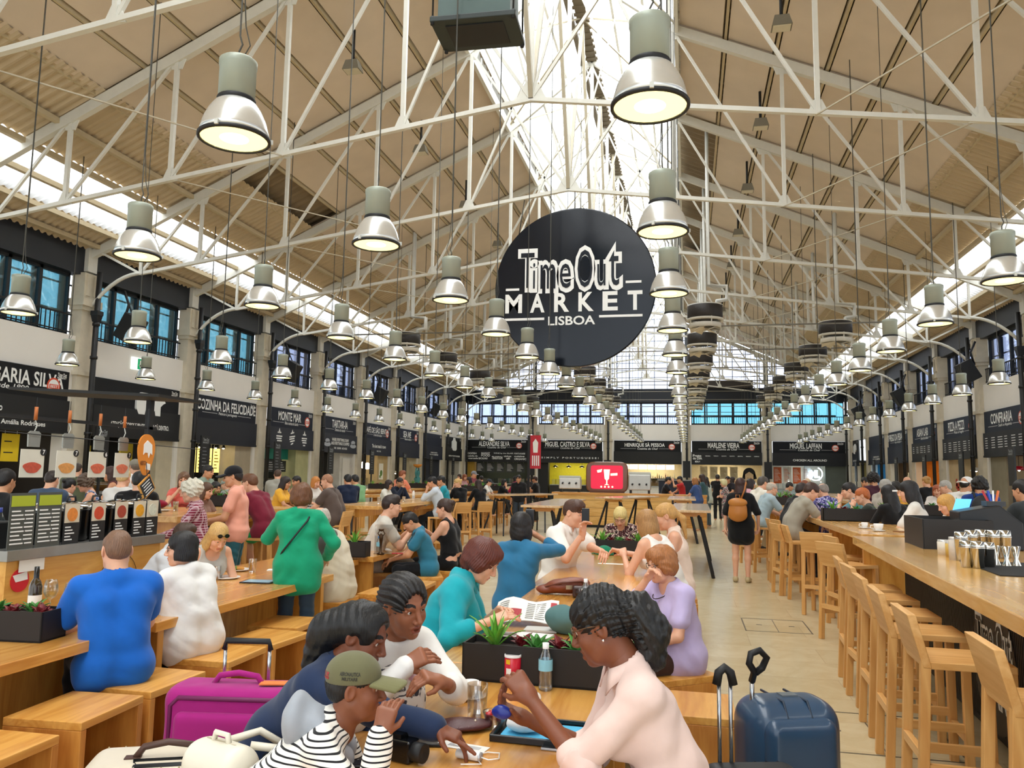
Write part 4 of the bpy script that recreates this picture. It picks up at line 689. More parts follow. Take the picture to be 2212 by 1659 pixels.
t = thing('red_banner', 'narrow red upright banner on a black post by the wooden bar', 'banner', (-5.0, 27.0, 0)); MB().bb(-.4, -.32, -.04, .04, 0, 3.0).bb(-.5, -.2, -.15, .15, 0, .04).build('post', BLK, t); MB().bb(-.31, .06, -.02, .02, 1.85, 3.0).build('banner', M('#c21f30', .5), t); m = MB(); f0 = ((0, -.021, 0), (1, 0, 0), (0, 0, 1)); m.prism([(-.2, 2.4), (-.05, 2.4), (-.03, 2.75), (-.125, 2.88), (-.22, 2.75)], 0, .003, f0); [m.prism([(-.24+.07*i, 1.95), (-.2+.07*i, 1.95), (-.2+.07*i, 2.3), (-.24+.07*i, 2.3)], 0, .003, f0) for i in range(4)]; m.build('print', WHT, t)
t = thing('dark_cabinet', 'navy serving cabinet behind the wooden bar', 'cabinet', (.0, 30.5, 0)); MB().bb(-1.05, .45, -.3, .3, .05, 1.5).build('body', M('#161f30', .5), t, bevel=.01); MB().bb(-1.1, .5, -.34, .34, 1.5, 1.54).build('top', M('#8e8f8c', .4), t); MB().bb(-1, .4, -.25, .25, 0, .05).build('plinth', BLK, t)
t = thing('wood_counter', 'lower honey wood counter right of the wooden bar', 'counter', (.25, 26.9, 0)); MB().bb(-.6, .35, -.3, .3, 0, 1.02).build('body', WX, t); MB().bb(-.62, .37, -.32, .32, 1.02, 1.07).build('counter_top', WX, t)
# ------------------------------------------------------------------ deli kiosk with pots
kt = thing('deli_kiosk', 'honey wood kiosk counter with steel top and soup pots', 'kiosk', (-4.9, 6.75, 0)); KW = WOOD('Y', '#cf8f3a', '#e8b25c', .4, .2)
MB().bb(-.6, 0, -1.75, 0, .05, .95).build('front_panel', KW, kt); MB().bb(-.65, .03, -1.78, .03, .95, 1.03).build('steel_top', M('#9d9c98', .3, metal=.7, var=.1), kt, bevel=.004); MB().bb(-.55, -.05, -1.7, -.05, 0, .05).build('plinth', BLK, kt)
f0 = ((.004, -1.05, .78), (0, 1, 0), (0, 0, 1)); m = MB(); text(m, 'CRÈME', f0, .33, .66, -.16, -.02, 0, off=.02); text(m, 'DE LA', f0, .40, .58, -.24, -.18, 0, off=.02); m.build('lettering', BLK, kt); m = MB(); m.tube([(.006, -1.05+.5+.24*math.cos(a), .66+.24*math.sin(a)) for a in np.linspace(0, 6.28, 40)], .003, 4); m.build('logo_ring', BLK, kt); m = MB(); f1 = ((.003, -1.62, .8), (0, 1, 0), (0, 0, 1)); disc2(m, f1, 0, 0, .085, .004); m.prism([(-.07, .04), (.06, .06), (.07, .0), (-.04, -.01)], .004, .006, f1, 1); m.build('round_sticker', [M('#d4202c', .5), WHT], kt)
for i in range(5):
    t = thing('soup_pot', 'black soup pot with a chrome lid, %s from the near end of the kiosk' % ORD[i], 'pot', (-5.12, 5.55+i*.29, 1.03), 0, 'black soup pots'); MB().lathe([(.12, 0), (.14, .02), (.145, .25), (.15, .27), (.001, .27)], 24).build('pot', M('#111214', .25), t); MB().lathe([(.15, .27), (.152, .285), (.13, .31), (.03, .335), (.001, .335)], 24).build('lid', M('#d6d6d4', .1, metal=1, var=0), t); m = MB(); m.tube([(0, -.05, .33), (0, -.04, .37), (0, .04, .37), (0, .05, .33)], .01, 6); m.build('handle', BLK, t)
for i, (y, c) in enumerate(((5.62, '#e28a3a'), (5.92, '#cf4a2a'), (6.2, '#a8402a'), (6.44, '#e8a41e'), (6.62, '#d9dbc8'))):
    t = thing('price_card', 'small soup price card with a round food photo, %s from the left' % ORD[i], 'card', (-4.91, y, 1.03), 0, 'soup price cards'); MB().bb(-.006, 0, -.085, .085, 0, .32).build('card', M('#17181a', .4), t); MB().bb(0, .002, -.08, .08, .17, .32).build('photo', M('#d9cfb8', .5), t); m = MB(); f0 = ((.002, 0, 0), (0, 1, 0), (0, 0, 1)); disc2(m, f0, 0, .235, .055, .004); m.build('food_photo', M(c, .5, var=.2, scale=40), t); m = MB(); [rect(m, f0, -.07, -.01+.04*(j % 3)/2, .13-j*.025, .14-j*.025, .001, .003) for j in range(5)]; m.build('price_lines', SIGNW, t)
for i, y in enumerate((5.1, 5.36)):
    t = thing('menu_card', 'tall grey menu card in a plastic stand, %s on the kiosk corner' % ('left' if i == 0 else 'right'), 'card', (-4.89, y, 1.03)); MB().bb(-.006, 0, -.12, .12, -.02, .42).build('card', M('#4c504c', .4), t); m = MB(); f0 = ((.0, 0, 0), (0, 1, 0), (0, 0, 1)); rect(m, f0, -.11, .11, .32, .4, 0, .002, 1); [rect(m, f0, -.1, -.02+.05*(j % 3)/2, .28-j*.03, .29-j*.03, 0, .003) for j in range(9)]; [rect(m, f0, .02, .1, .28-j*.03, .29-j*.03, 0, .003) for j in range(9)]; m.build('menu_lines', [SIGNW, M('#a9b82c', .5)], t)
# kiosk canopy, posts, hanging pans and photos
m = MB(); R = np.array([[math.cos(.05), 0, math.sin(.05)], [0, 1, 0], [-math.sin(.05), 0, math.cos(.05)]]); cn = thing('kiosk_canopy', 'flat black canopy frame over the deli kiosk', 'canopy', (-6.05, 6.3, 2.42)); MB().box((0, 1.0, 0), (1.8, .75, .03), R).build('roof_panel', M('#1b1a18', .6), cn); m = MB()
for x, y in ((.3, 1.3), (-.88, -1.36)): m.bb(x-.03, x+.03, y-.03, y+.03, -2.42, .02)
m.build('post', BLK, cn); m = MB(); m.bb(.3, .33, -1.4, 1.4, -.35, -.32); m.tube([(.9, -1.4, -.5), (.9, 1.4, -.56)], .004, 4); m.build('rail', BLK, cn)
for i, (px, c) in enumerate(((72, '#c9543c'), (146, '#dd9a52'), (213, '#d8684a'), (266, '#e07a5a'))):
    p = atX(px, 965, -5.25); t = thing('hanging_pan', 'wood handled grater pan hanging above a food photo, %s from the left' % ORD[i], 'pan', (p[0], p[1], 1.86), 0, 'hanging grater pans'); f0 = ((0, 0, 0), (0, 1, 0), (0, 0, 1)); MB().tube([(0, 0, .17), (0, 0, .28)], .014, 8).build('handle', M('#b9682c', .5), t); m = MB(); m.prism([(-.06, -.05), (.06, -.05), (.065, .06), (.04, .08), (-.04, .08), (-.065, .06)], -.006, .006, f0); [rect(m, f0, -.05, .05, -.035+j*.018, -.03+j*.018, .006, .01) for j in range(6)]; m.build('grater', M('#9c9c94', .35, metal=.6), t); MB().tube([(0, 0, .08), (0, .02, .12), (0, 0, .17)], .005, 5).build('hook', STEEL, t); MB().tube([(0, 0, .28), (0, 0, .36)], .003, 4).build('string', BLK, t)
    t = thing('food_photo', 'hanging sandwich photo with a black price dot, %s from the left' % ORD[i], 'picture', (p[0], p[1], 1.66), .05*i-.05, 'hanging food photos'); MB().bb(-.003, .003, -.115, .115, -.1, .13).build('print', M('#dcd8c8', .5), t); m = MB(); m.prism([(.085*math.cos(a)*(1+.15*math.sin(3*a)), -.02+.045*math.sin(a)) for a in np.linspace(0, 6.28, 24)[:-1]], .003, .006, f0); m.build('sandwich', M(c, .6, var=.25, scale=45), t); m = MB(); disc2(m, f0, .1, .11, .03, .008); m.build('price_dot', BLK, t); m = MB(); text(m, '7' if i != 2 else '6', f0, .09, .112, .092, .128, .0085, off=.02); m.build('price_digit', WHT, t)
p = atX(315, 985, -5.15); t = thing('pig_sign', 'orange rounded sign with a white pig shape hanging by the kiosk', 'sign', (p[0], p[1], 1.78), 0); f0 = ((0, 0, 0), (0, 1, 0), (0, 0, 1)); m = MB(); m.prism([(.115*math.cos(a)+.02*math.sin(2*a), .2*math.sin(a)) for a in np.linspace(0, 6.28, 32)[:-1]], -.008, .008, f0); m.build('board', M('#e08a2c', .5), t); m = MB(); m.prism([(-.05, .0), (-.05, .1), (.0, .14), (.07, .1), (.08, .0), (.05, .02), (.03, -.03), (.01, .02), (-.03, .02)], .008, .012, f0); m.prism([(0, -.14), (.06, -.15), (.06, -.09), (0, -.08)], .008, .012, f0); m.build('pig_shape', WHT, t); m = MB(); text(m, 'ABERTO', f0, -.09, -.01, -.1, -.06, .0125, off=.02); m.build('lettering', M('#6a3410', .5), t); MB().tube([(0, 0, .19), (0, 0, .45)], .004, 4).build('string', BLK, t)
t = thing('chalk_diamond', 'small tilted chalkboard in a wooden frame below the pig sign', 'sign', (p[0]+.03, p[1]+.0, 1.47)); R = np.array([[1, 0, 0], [0, math.cos(.62), -math.sin(.62)], [0, math.sin(.62), math.cos(.62)]]); MB().box((0, 0, 0), (.016, .19, .17), R).build('frame', WZ, t); MB().box((.009, 0, 0), (.004, .165, .145), R).build('chalkboard', M('#26282a', .7), t); m = MB(); [m.box(R@np.array([.012, 0, .05-.028*j]), (.002, .12-.02*(j % 2), .008), R) for j in range(5)]; m.build('chalk_lines', SIGNW, t); MB().tube([(0, 0, .1), (-.02, 0, .24)], .004, 4).build('string', BLK, t)
# ------------------------------------------------------------------ figures: smooth distance fields turned into one continuous mesh each
nv = lambda *a: np.array(a, float)
def unit(v): return v/max(np.linalg.norm(v), 1e-9)
class SDF:
    def __init__(s): s.p = []
    def rc(s, a, b, ra, rb=None, k=.02, op=0): s.p.append((0, nv(*a), nv(*b), ra, ra if rb is None else rb, k, op)); return s
    def el(s, c, r, R=None, k=.02, op=0): s.p.append((1, nv(*c), nv(*r), R, None, k, op)); return s
    def cut(s, p, n, k=.004): s.p.append((2, nv(*p), unit(nv(*n)), None, None, k, 1)); return s
    def mesh(s, h, disp=None, pad=0.0):
        lo, hi = nv(9, 9, 9)*9, -nv(9, 9, 9)*9; bx = []
        for t, a, b, c, d, k, op in s.p:
            if t == 0: l = np.minimum(a-c, b-d); u = np.maximum(a+c, b+d)
            elif t == 1: m = max(b) if c is not None else b; l = a-m; u = a+m
            else: l = u = None
            bx.append((l, u))
            if op == 0: lo = np.minimum(lo, l); hi = np.maximum(hi, u)
        lo = lo-h*2.5-pad; hi = hi+h*2.5+pad; n = np.ceil((hi-lo)/h).astype(int)+1; ax = [lo[i]+h*np.arange(n[i]) for i in range(3)]; F = np.full(n, .5, np.float32)
        for (t, a, b, c, d, k, op), (l, u) in zip(s.p, bx):
            if t == 2: sl = (slice(None),)*3
            else:
                i0 = np.clip(np.floor((l-k-pad-3*h-lo)/h).astype(int), 0, n); i1 = np.clip(np.ceil((u+k+pad+3*h-lo)/h).astype(int)+1, 0, n)
                if (i1 <= i0).any(): continue
                sl = tuple(slice(i0[i], i1[i]) for i in range(3))
            x = ax[0][sl[0]][:, None, None]; y = ax[1][sl[1]][None, :, None]; z = ax[2][sl[2]][None, None, :]
            if t == 0:
                ab = b-a; L = max(ab@ab, 1e-9); tt = np.clip(((x-a[0])*ab[0]+(y-a[1])*ab[1]+(z-a[2])*ab[2])/L, 0, 1)
                D = np.sqrt((x-a[0]-tt*ab[0])**2+(y-a[1]-tt*ab[1])**2+(z-a[2]-tt*ab[2])**2)-(c+(d-c)*tt)
            elif t == 1:
                X, Y, Z = x-a[0], y-a[1], z-a[2]
                if c is not None: X, Y, Z = [X*c[0, i]+Y*c[1, i]+Z*c[2, i] for i in range(3)]
                k0 = np.sqrt((X/b[0])**2+(Y/b[1])**2+(Z/b[2])**2); k1 = np.sqrt((X/b[0]**2)**2+(Y/b[1]**2)**2+(Z/b[2]**2)**2); D = k0*(k0-1)/np.maximum(k1, 1e-6)
            else: D = (x-a[0])*b[0]+(y-a[1])*b[1]+(z-a[2])*b[2]+0*F[sl]
            f = F[sl]; k = max(k, 1e-4)
            if op == 0: g = np.clip(.5+.5*(f-D)/k, 0, 1); F[sl] = f*(1-g)+D*g-k*g*(1-g)
            else:
                if t != 2: D = -D
                g = np.clip(.5-.5*(f-D)/k, 0, 1); F[sl] = f*(1-g)+D*g+k*g*(1-g)
        if disp is not None: F = F+disp(ax[0][:, None, None], ax[1][None, :, None], ax[2][None, None, :]).astype(np.float32)
        I = F < 0; c = np.zeros(n-1, np.int8)
        for dx in (0, 1):
            for dy in (0, 1):
                for dz in (0, 1): c += I[dx:n[0]-1+dx, dy:n[1]-1+dy, dz:n[2]-1+dz]
        act = (c > 0) & (c < 8); ix = np.argwhere(act); idx = np.full(n-1, -1, np.int64); idx[act] = np.arange(len(ix)); P = np.zeros((len(ix), 3)); cnt = np.zeros(len(ix))
        cor = [(dx, dy, dz) for dx in (0, 1) for dy in (0, 1) for dz in (0, 1)]; val = {q: F[ix[:, 0]+q[0], ix[:, 1]+q[1], ix[:, 2]+q[2]] for q in cor}
        for q in cor:
            for i in range(3):
                if q[i] == 0:
                    r = list(q); r[i] = 1; r = tuple(r); va, vb = val[q], val[r]; m = (va < 0) != (vb < 0); t = np.where(m, va/np.where(m, va-vb, 1), 0)
                    for j in range(3): P[:, j] += m*(q[j]+(t if j == i else 0))
                    cnt += m
        P = lo+h*(ix+P/cnt[:, None]); fs = []
        for i in range(3):
            j, k = (i+1) % 3, (i+2) % 3; s0 = [slice(1, -1)]*3; s0[i] = slice(0, -1); s1 = list(s0); s1[i] = slice(1, None)
            A, B = I[tuple(s0)], I[tuple(s1)]; e = np.argwhere(A != B); o = np.ones(3, int); o[i] = 0; e2 = e+o; ej = np.eye(3, dtype=int)[j]; ek = np.eye(3, dtype=int)[k]
            q = np.stack([idx[tuple((e2-d).T)] for d in (ej*0, ej, ej+ek, ek)], 1); fl = A[tuple(e.T)]; q[~fl] = q[~fl][:, ::-1]; fs.append(q)
        return P, np.concatenate(fs)
def sdf_obj(name, parts, mats, parent, midx=None, label=None):
    v = []; f = []; mi = []; n = 0
    for P, Q, *r in parts:
        v.append(P); f.append(Q+n); n += len(P); mi.append(r[0][Q].max(1) if r and r[0] is not None else np.zeros(len(Q), int))
    v = np.concatenate(v); f = np.concatenate(f); mi = np.concatenate(mi); me = bpy.data.meshes.new(name); me.vertices.add(len(v)); me.vertices.foreach_set('co', v.astype(np.float32).ravel()); me.loops.add(len(f)*4); me.loops.foreach_set('vertex_index', f.astype(np.int32).ravel()); me.polygons.add(len(f)); me.polygons.foreach_set('loop_start', np.arange(len(f), dtype=np.int32)*4); me.polygons.foreach_set('loop_total', np.full(len(f), 4, np.int32))
    for m in mats: me.materials.append(m)
    me.polygons.foreach_set('material_index', mi.astype(np.int32)); me.polygons.foreach_set('use_smooth', np.ones(len(f), bool)); me.update(calc_edges=True); me.validate(); o = bpy.data.objects.new(name, me); COL.objects.link(o); o.parent = parent
    if label: o['label'] = label
    return o
def rotm(yaw=0, pitch=0, roll=0):
    """yaw left +, pitch up +, roll towards right shoulder +"""
    cy, sy, cp, sp, cr, sr = math.cos(yaw), math.sin(yaw), math.cos(pitch), math.sin(pitch), math.cos(roll), math.sin(roll)
    return np.array([[cy, -sy, 0], [sy, cy, 0], [0, 0, 1]])@np.array([[1, 0, 0], [0, cp, -sp], [0, sp, cp]])@np.array([[cr, 0, sr], [0, 1, 0], [-sr, 0, cr]])
def SKIN(c):
    key = ('skin', c)
    if key not in _mc:
        m = M(c, .5, var=.05, scale=30, bump=.04, bscale=300); m = m.copy(); b = m.node_tree.nodes['Principled BSDF']; b.inputs['Subsurface Weight'].default_value = .12; b.inputs['Subsurface Radius'].default_value = (.012, .004, .002); b.inputs['Subsurface Scale'].default_value = .6; _mc[key] = m
    return _mc[key]
def HAIR(c):
    key = ('hair', c)
    if key in _mc: return _mc[key]
    m = M(c, .42, var=.0); m = m.copy(); nt = m.node_tree; b = nt.nodes['Principled BSDF']; L = nt.links.new; tc = nd(nt, 'ShaderNodeTexCoord'); mp = nd(nt, 'ShaderNodeMapping'); mp.inputs['Scale'].default_value = (150, 150, 14); L(tc.outputs['Object'], mp.inputs[0]); n = nd(nt, 'ShaderNodeTexNoise', i_Scale=1.0, i_Detail=3.0); L(mp.outputs[0], n.inputs['Vector']); q = lin(c)
    r = nd(nt, 'ShaderNodeMix', data_type='RGBA'); r.inputs[6].default_value = (*[x*.45 for x in q], 1); r.inputs[7].default_value = (*[min(1, x*1.45+.004) for x in q], 1); L(n.outputs[0], r.inputs[0]); L(r.outputs[2], b.inputs['Base Color']); bp = nd(nt, 'ShaderNodeBump', i_Strength=.5, i_Distance=.004); L(n.outputs[0], bp.inputs['Height']); L(bp.outputs[0], b.inputs['Normal']); b.inputs['Roughness'].default_value = .5
    _mc[key] = m; return m
def CLOTH(c, rough=.85, bump=.08): return M(c, rough, var=.07, scale=14, bump=bump, bscale=420, sheen=.15, spec=.25)
def PATT(kind, a, b, s=1.0, c3=None):
    """woven / printed cloth: stripes, plaid, blotches"""
    key = ('patt', kind, a, b, s, c3)
    if key in _mc: return _mc[key]
    m = CLOTH(a).copy(); nt = m.node_tree; bs = nt.nodes['Principled BSDF']; L = nt.links.new; tc = nd(nt, 'ShaderNodeTexCoord'); mx = nd(nt, 'ShaderNodeMix', data_type='RGBA'); mx.inputs[6].default_value = (*lin(a), 1); mx.inputs[7].default_value = (*lin(b), 1); out = mx.outputs[2]
    if kind in ('stripe', 'vstripe'):
        w = nd(nt, 'ShaderNodeTexWave', i_Scale=12*s, i_Distortion=.4); w.bands_direction = 'Z' if kind == 'stripe' else 'X'; L(tc.outputs['Object'], w.inputs['Vector']); r = nd(nt, 'ShaderNodeMath', operation='GREATER_THAN'); r.inputs[1].default_value = .78; L(w.outputs[1], r.inputs[0]); L(r.outputs[0], mx.inputs[0])
    elif kind == 'plaid':
        ws = []
        for d in 'XZ':
            w = nd(nt, 'ShaderNodeTexWave', i_Scale=7*s, i_Distortion=.3); w.bands_direction = d; L(tc.outputs['Object'], w.inputs['Vector']); r = nd(nt, 'ShaderNodeMath', operation='POWER'); r.inputs[1].default_value = 5; L(w.outputs[1], r.inputs[0]); ws.append(r)
        ad = nd(nt, 'ShaderNodeMath', operation='ADD', use_clamp=True); L(ws[0].outputs[0], ad.inputs[0]); L(ws[1].outputs[0], ad.inputs[1]); mu = nd(nt, 'ShaderNodeMath', operation='MULTIPLY'); mu.inputs[1].default_value = .7; L(ad.outputs[0], mu.inputs[0]); L(mu.outputs[0], mx.inputs[0])
    else:
        v = nd(nt, 'ShaderNodeTexNoise', i_Scale=26*s, i_Detail=3.0, i_Distortion=1.4); L(tc.outputs['Object'], v.inputs['Vector']); r = nd(nt, 'ShaderNodeMapRange'); r.inputs[1].default_value = .5; r.inputs[2].default_value = .56; L(v.outputs[0], r.inputs[0]); L(r.outputs[0], mx.inputs[0])
        if c3:
            v2 = nd(nt, 'ShaderNodeTexNoise', i_Scale=17*s, i_Detail=2.0); L(tc.outputs['Object'], v2.inputs['Vector']); r2 = nd(nt, 'ShaderNodeMapRange'); r2.inputs[1].default_value = .56; r2.inputs[2].default_value = .6; L(v2.outputs[0], r2.inputs[0]); m2 = nd(nt, 'ShaderNodeMix', data_type='RGBA'); m2.inputs[7].default_value = (*lin(c3), 1); L(mx.outputs[2], m2.inputs[6]); L(r2.outputs[0], m2.inputs[0]); out = m2.outputs[2]
    L(out, bs.inputs['Base Color']); _mc[key] = m; return m
def folds(amp, f=38.0, seed=0):
    rs = np.random.RandomState(seed); K = rs.normal(size=(5, 3)); K /= np.linalg.norm(K, axis=1)[:, None]; ph = rs.rand(5)*6.28; S = f*(.6+rs.rand(5))
    def fn(x, y, z):
        w = .06*np.sin(9*z+5*x+ph[0])+.05*np.sin(11*y-6*x+ph[1]); r = 0
        for i in range(5): q = np.sin(S[i]*(K[i, 0]*x+K[i, 1]*y+K[i, 2]*z*1.2+w*1.4)+ph[i]); r = r+q*np.abs(q)**.5
        return amp*r/2.6
    return fn
def ik(S, T, a, b, pole):
    d = T-S; L = np.linalg.norm(d); L2 = min(max(L, abs(a-b)+.01), (a+b)*.999); d = unit(d); T = S+d*L2; p = pole-d*(pole@d); p = unit(p); x = (a*a-b*b+L2*L2)/(2*L2); return S+d*x+p*math.sqrt(max(a*a-x*x, 0)), T
def hand_sdf(S, Wp, d, n, sd, curl=.5, sc=1.0, spread=.2, thumb=.5, pinch=0):
    d = unit(d); n = unit(n-d*(n@d)); b = np.cross(d, n); q = .0; s = sc
    for k in (-1, -.33, .33, 1): S.rc(Wp+d*.012*s+b*k*.017*s, Wp+d*.086*s+b*k*.027*s-n*.002, .0165*s, .0135*s, .012)
    S.rc(Wp-d*.03*s, Wp+d*.02*s, .0245*s, .023*s, .02); tb = -sd
    for i, (o, ln) in enumerate(((1, .95), (.36, 1.06), (-.32, 1.0), (-1, .8))):
        o = o*tb; p = Wp+d*.086*s+b*o*.027*s; cu = curl[i] if hasattr(curl, '__len__') else curl*(1+.12*i*(1 if curl > .2 else 0)); dd = unit(d+b*o*spread*.35)
        for j, l in enumerate((.044, .027, .021)):
            a = cu*(.95, 1.15, .75)[j]; dd = unit(dd*math.cos(a)+n*math.sin(a)*1.0+0*b); nn = unit(n-dd*(n@dd)) if abs(n@dd) < .98 else -d; n2 = nn; p2 = p+dd*l*ln*s; S.rc(p, p2, (.0092, .0084, .0076)[j]*s, (.0085, .0077, .0066)[j]*s, .004); p = p2
            # turn the bending frame with the finger
            n_ = unit(n*math.cos(a)-d*math.sin(a)); 
    p = Wp+d*.022*s+b*tb*.024*s; dd = unit(d*(.62)+b*tb*(.75-.4*thumb)+n*(.25+.5*thumb))
    p2 = p+dd*.042*s; S.rc(p, p2, .0135*s, .0105*s, .01); d3 = unit(dd+d*.5-b*tb*.35*thumb+n*.2*thumb); p3 = p2+d3*.03*s; S.rc(p2, p3, .0102*s, .0082*s, .004); return S
def head_sdf(T, fem=True, jaw=1.0, nose=1.0, lip=1.0, mouth=0.0, old=False, ear=True):
    """T(p) maps head-local points to body space; returns SDF in head-local space"""
    S = SDF(); S.el((0, -.014, .036), (.0735, .092, .083)); S.el((0, .022, -.022), (.062, .068, .092), k=.03); S.el((0, .035, -.074), (.047*jaw, .042, .038), k=.03); S.el((0, .066, -.1), (.021*jaw, .018, .016), k=.022)
    for s in (-1, 1):
        S.el((s*.04, .055, -.03), (.022, .022, .022), k=.03); S.rc((s*.05, .0, -.05), (s*.042, .035, -.085), .018*jaw, .016, k=.02); S.el((s*.031, .094, .006), (.017, .014, .0115), k=.014, op=1)
    S.rc((-.034, .079, .026), (.034, .079, .026), .0105 if fem else .0125, k=.016)
    S.rc((0, .086, .014), (0, .108*(.5+.5*nose), -.03), .0075, .0115*nose, k=.012); [S.el((s*.0125*nose, .097, -.036), (.0085*nose, .010, .0075), k=.008) for s in (-1, 1)]
    o = mouth*.007; S.rc((-.022, .081, -.0625+o*.4), (0, .0885, -.0605+o*.4), .0048*lip, .0058*lip, k=.008); S.rc((.022, .081, -.0625+o*.4), (0, .0885, -.0605+o*.4), .0048*lip, .0058*lip, k=.008); S.rc((-.013, .0835, -.0735-o), (.013, .0835, -.0735-o), .0072*lip, k=.009)
    S.rc((-.022, .095, -.0675), (.022, .095, -.0675), .0022+o*.9, k=.003, op=1)
    if mouth: S.el((0, .088, -.068), (.012, .012, .005+o*.5), k=.004, op=1)
    for s in (-1, 1):
        S.rc((s*.0165, .0805, .0128), (s*.0465, .0725, .0108), .0056, k=.005)       # upper lid
        S.rc((s*.018, .0795, .0), (s*.045, .072, .001), .0036, k=.006)
        if ear: S.el((s*.0755, -.012, .0), (.009, .021, .032), rotm(s*.35, -.15), k=.008); S.el((s*.083, -.008, .003), (.006, .011, .018), rotm(s*.35), k=.006, op=1)
    S.rc((0, -.022, -.05), (0, -.045, -.16), .052 if fem else .058, .054 if fem else .06, k=.03); return S
HAIRLESS = (None, 'bald')
def hair_sdf(st, v=0.0):
    S = SDF(); c = lambda g=0: S.el((0, -.014, .042), (.0795+g, .0985+g, .084+g)); face = lambda z=-.05, w=.068, y=.118, h=.118: S.el((0, y, z), (w, .08, h), k=.012, op=1)
    ears = lambda: [S.el((s*.088, .012, -.018), (.022, .034, .042), k=.01, op=1) for s in (-1, 1)]
    if st == 'short': c(.003); S.el((0, -.06, .0), (.07, .055, .07)); face(); ears(); S.cut((0, -.05, -.058), (0, .25, -1))
    elif st == 'crop': c(.0); S.el((0, .03, .085), (.065, .06, .045), k=.03); S.el((0, -.055, .005), (.068, .055, .062)); face(-.045); ears(); S.cut((0, -.05, -.045), (0, .45, -1))
    elif st == 'buzz': c(-.002); S.el((0, -.055, .0), (.066, .052, .06)); face(-.05, .07); ears(); S.cut((0, -.05, -.045), (0, .5, -1))
    elif st == 'fringe': c(.001); S.el((0, -.06, .0), (.068, .05, .055)); face(-.0, .08, .1, .16); S.el((0, .0, .125), (.066, .085, .07), k=.015, op=1); ears(); S.cut((0, -.05, -.055), (0, .3, -1))
    elif st == 'bob': c(.008); S.el((0, -.05, -.04), (.082, .066, .11)); [S.el((s*.068, -.004, -.05), (.026, .055, .085)) for s in (-1, 1)]; face(-.06, .06, .12, .125); S.cut((0, 0, -.128-.02*v), (0, .12, -1))
    elif st == 'fluffy': c(.018); S.el((0, -.06, -.01), (.09, .066, .09)); [S.el((s*.075, -.005, -.005), (.03, .06, .065)) for s in (-1, 1)]; S.el((0, .05, .085), (.07, .05, .035), k=.03); face(-.06, .063, .125, .125); S.cut((0, 0, -.09), (0, .3, -1))
    elif st == 'long': c(.009); S.el((0, -.055, -.06), (.084, .062, .13)); S.el((0, -.082, -.2), (.092, .045, .16), k=.05); [S.el((s*.07, -.01, -.06), (.024, .05, .11)) for s in (-1, 1)]; [S.rc((s*.072, -.02, -.1), (s*.085, .02, -.27), .028, .012, k=.03) for s in (-1, 1)] if v else None; face(-.06, .06, .12, .13)
    elif st == 'bun': c(.004); S.el((0, -.06, .0), (.07, .05, .06)); S.el((0, -.115, .062), (.034, .032, .034), k=.012); face(); ears(); S.cut((0, -.05, -.055), (0, .4, -1))
    elif st == 'pony': c(.004); S.el((0, -.06, .01), (.07, .05, .06)); S.rc((0, -.1, .02), (.01, -.15, -.06), .026, .03, k=.015); S.rc((.01, -.15, -.06), (.03, -.13, -.24), .03, .012, k=.02); face(); ears(); S.cut((0, -.02, -.07), (0, .75, -1)) if False else None
    elif st == 'wrap': c(.012); S.el((0, -.075, .02), (.08, .075, .08)); S.el((0, -.15, -.04), (.075, .075, .085), k=.05); S.el((-.02, -.17, -.14), (.05, .05, .11), k=.05); face(-.022, .08, .12, .125); ears()
    elif st == 'hijab': c(.016); S.el((0, -.02, -.07), (.085, .09, .12)); S.rc((0, -.03, -.15), (0, -.02, -.24), .085, .13, k=.05); face(-.03, .05, .125, .085)
    elif st == 'curly': c(.025); S.el((0, -.05, .03), (.1, .09, .1)); [S.el((s*.08, -.02, .0), (.035, .06, .065)) for s in (-1, 1)]; face(-.06, .062, .125, .12); S.cut((0, -.05, -.07), (0, .3, -1))
    elif st == 'braids': c(.009); S.el((0, -.055, .02), (.078, .06, .08)); S.el((0, -.07, -.06), (.07, .045, .12), k=.05); face(-.03, .072, .12, .135); ears()
    elif st == 'puff': c(.008); S.el((0, -.055, .02), (.078, .06, .075)); S.el((0, -.135, .0), (.07, .065, .08), k=.015); S.el((0, -.155, -.06), (.062, .06, .07), k=.03); S.el((0, -.135, -.125), (.045, .042, .06), k=.03); face(-.05, .07, .125, .12); ears()
    return S
def cap_sdf():
    S = SDF(); S.el((0, -.012, .05), (.087, .105, .085)); S.cut((0, 0, .028), (0, .06, -1)); return S
LOD = {0: (.0062, .0023, .0027), 1: (.010, .0038, .0042), 2: (.015, .0066, .007), 3: (.022, .010, .0105)}
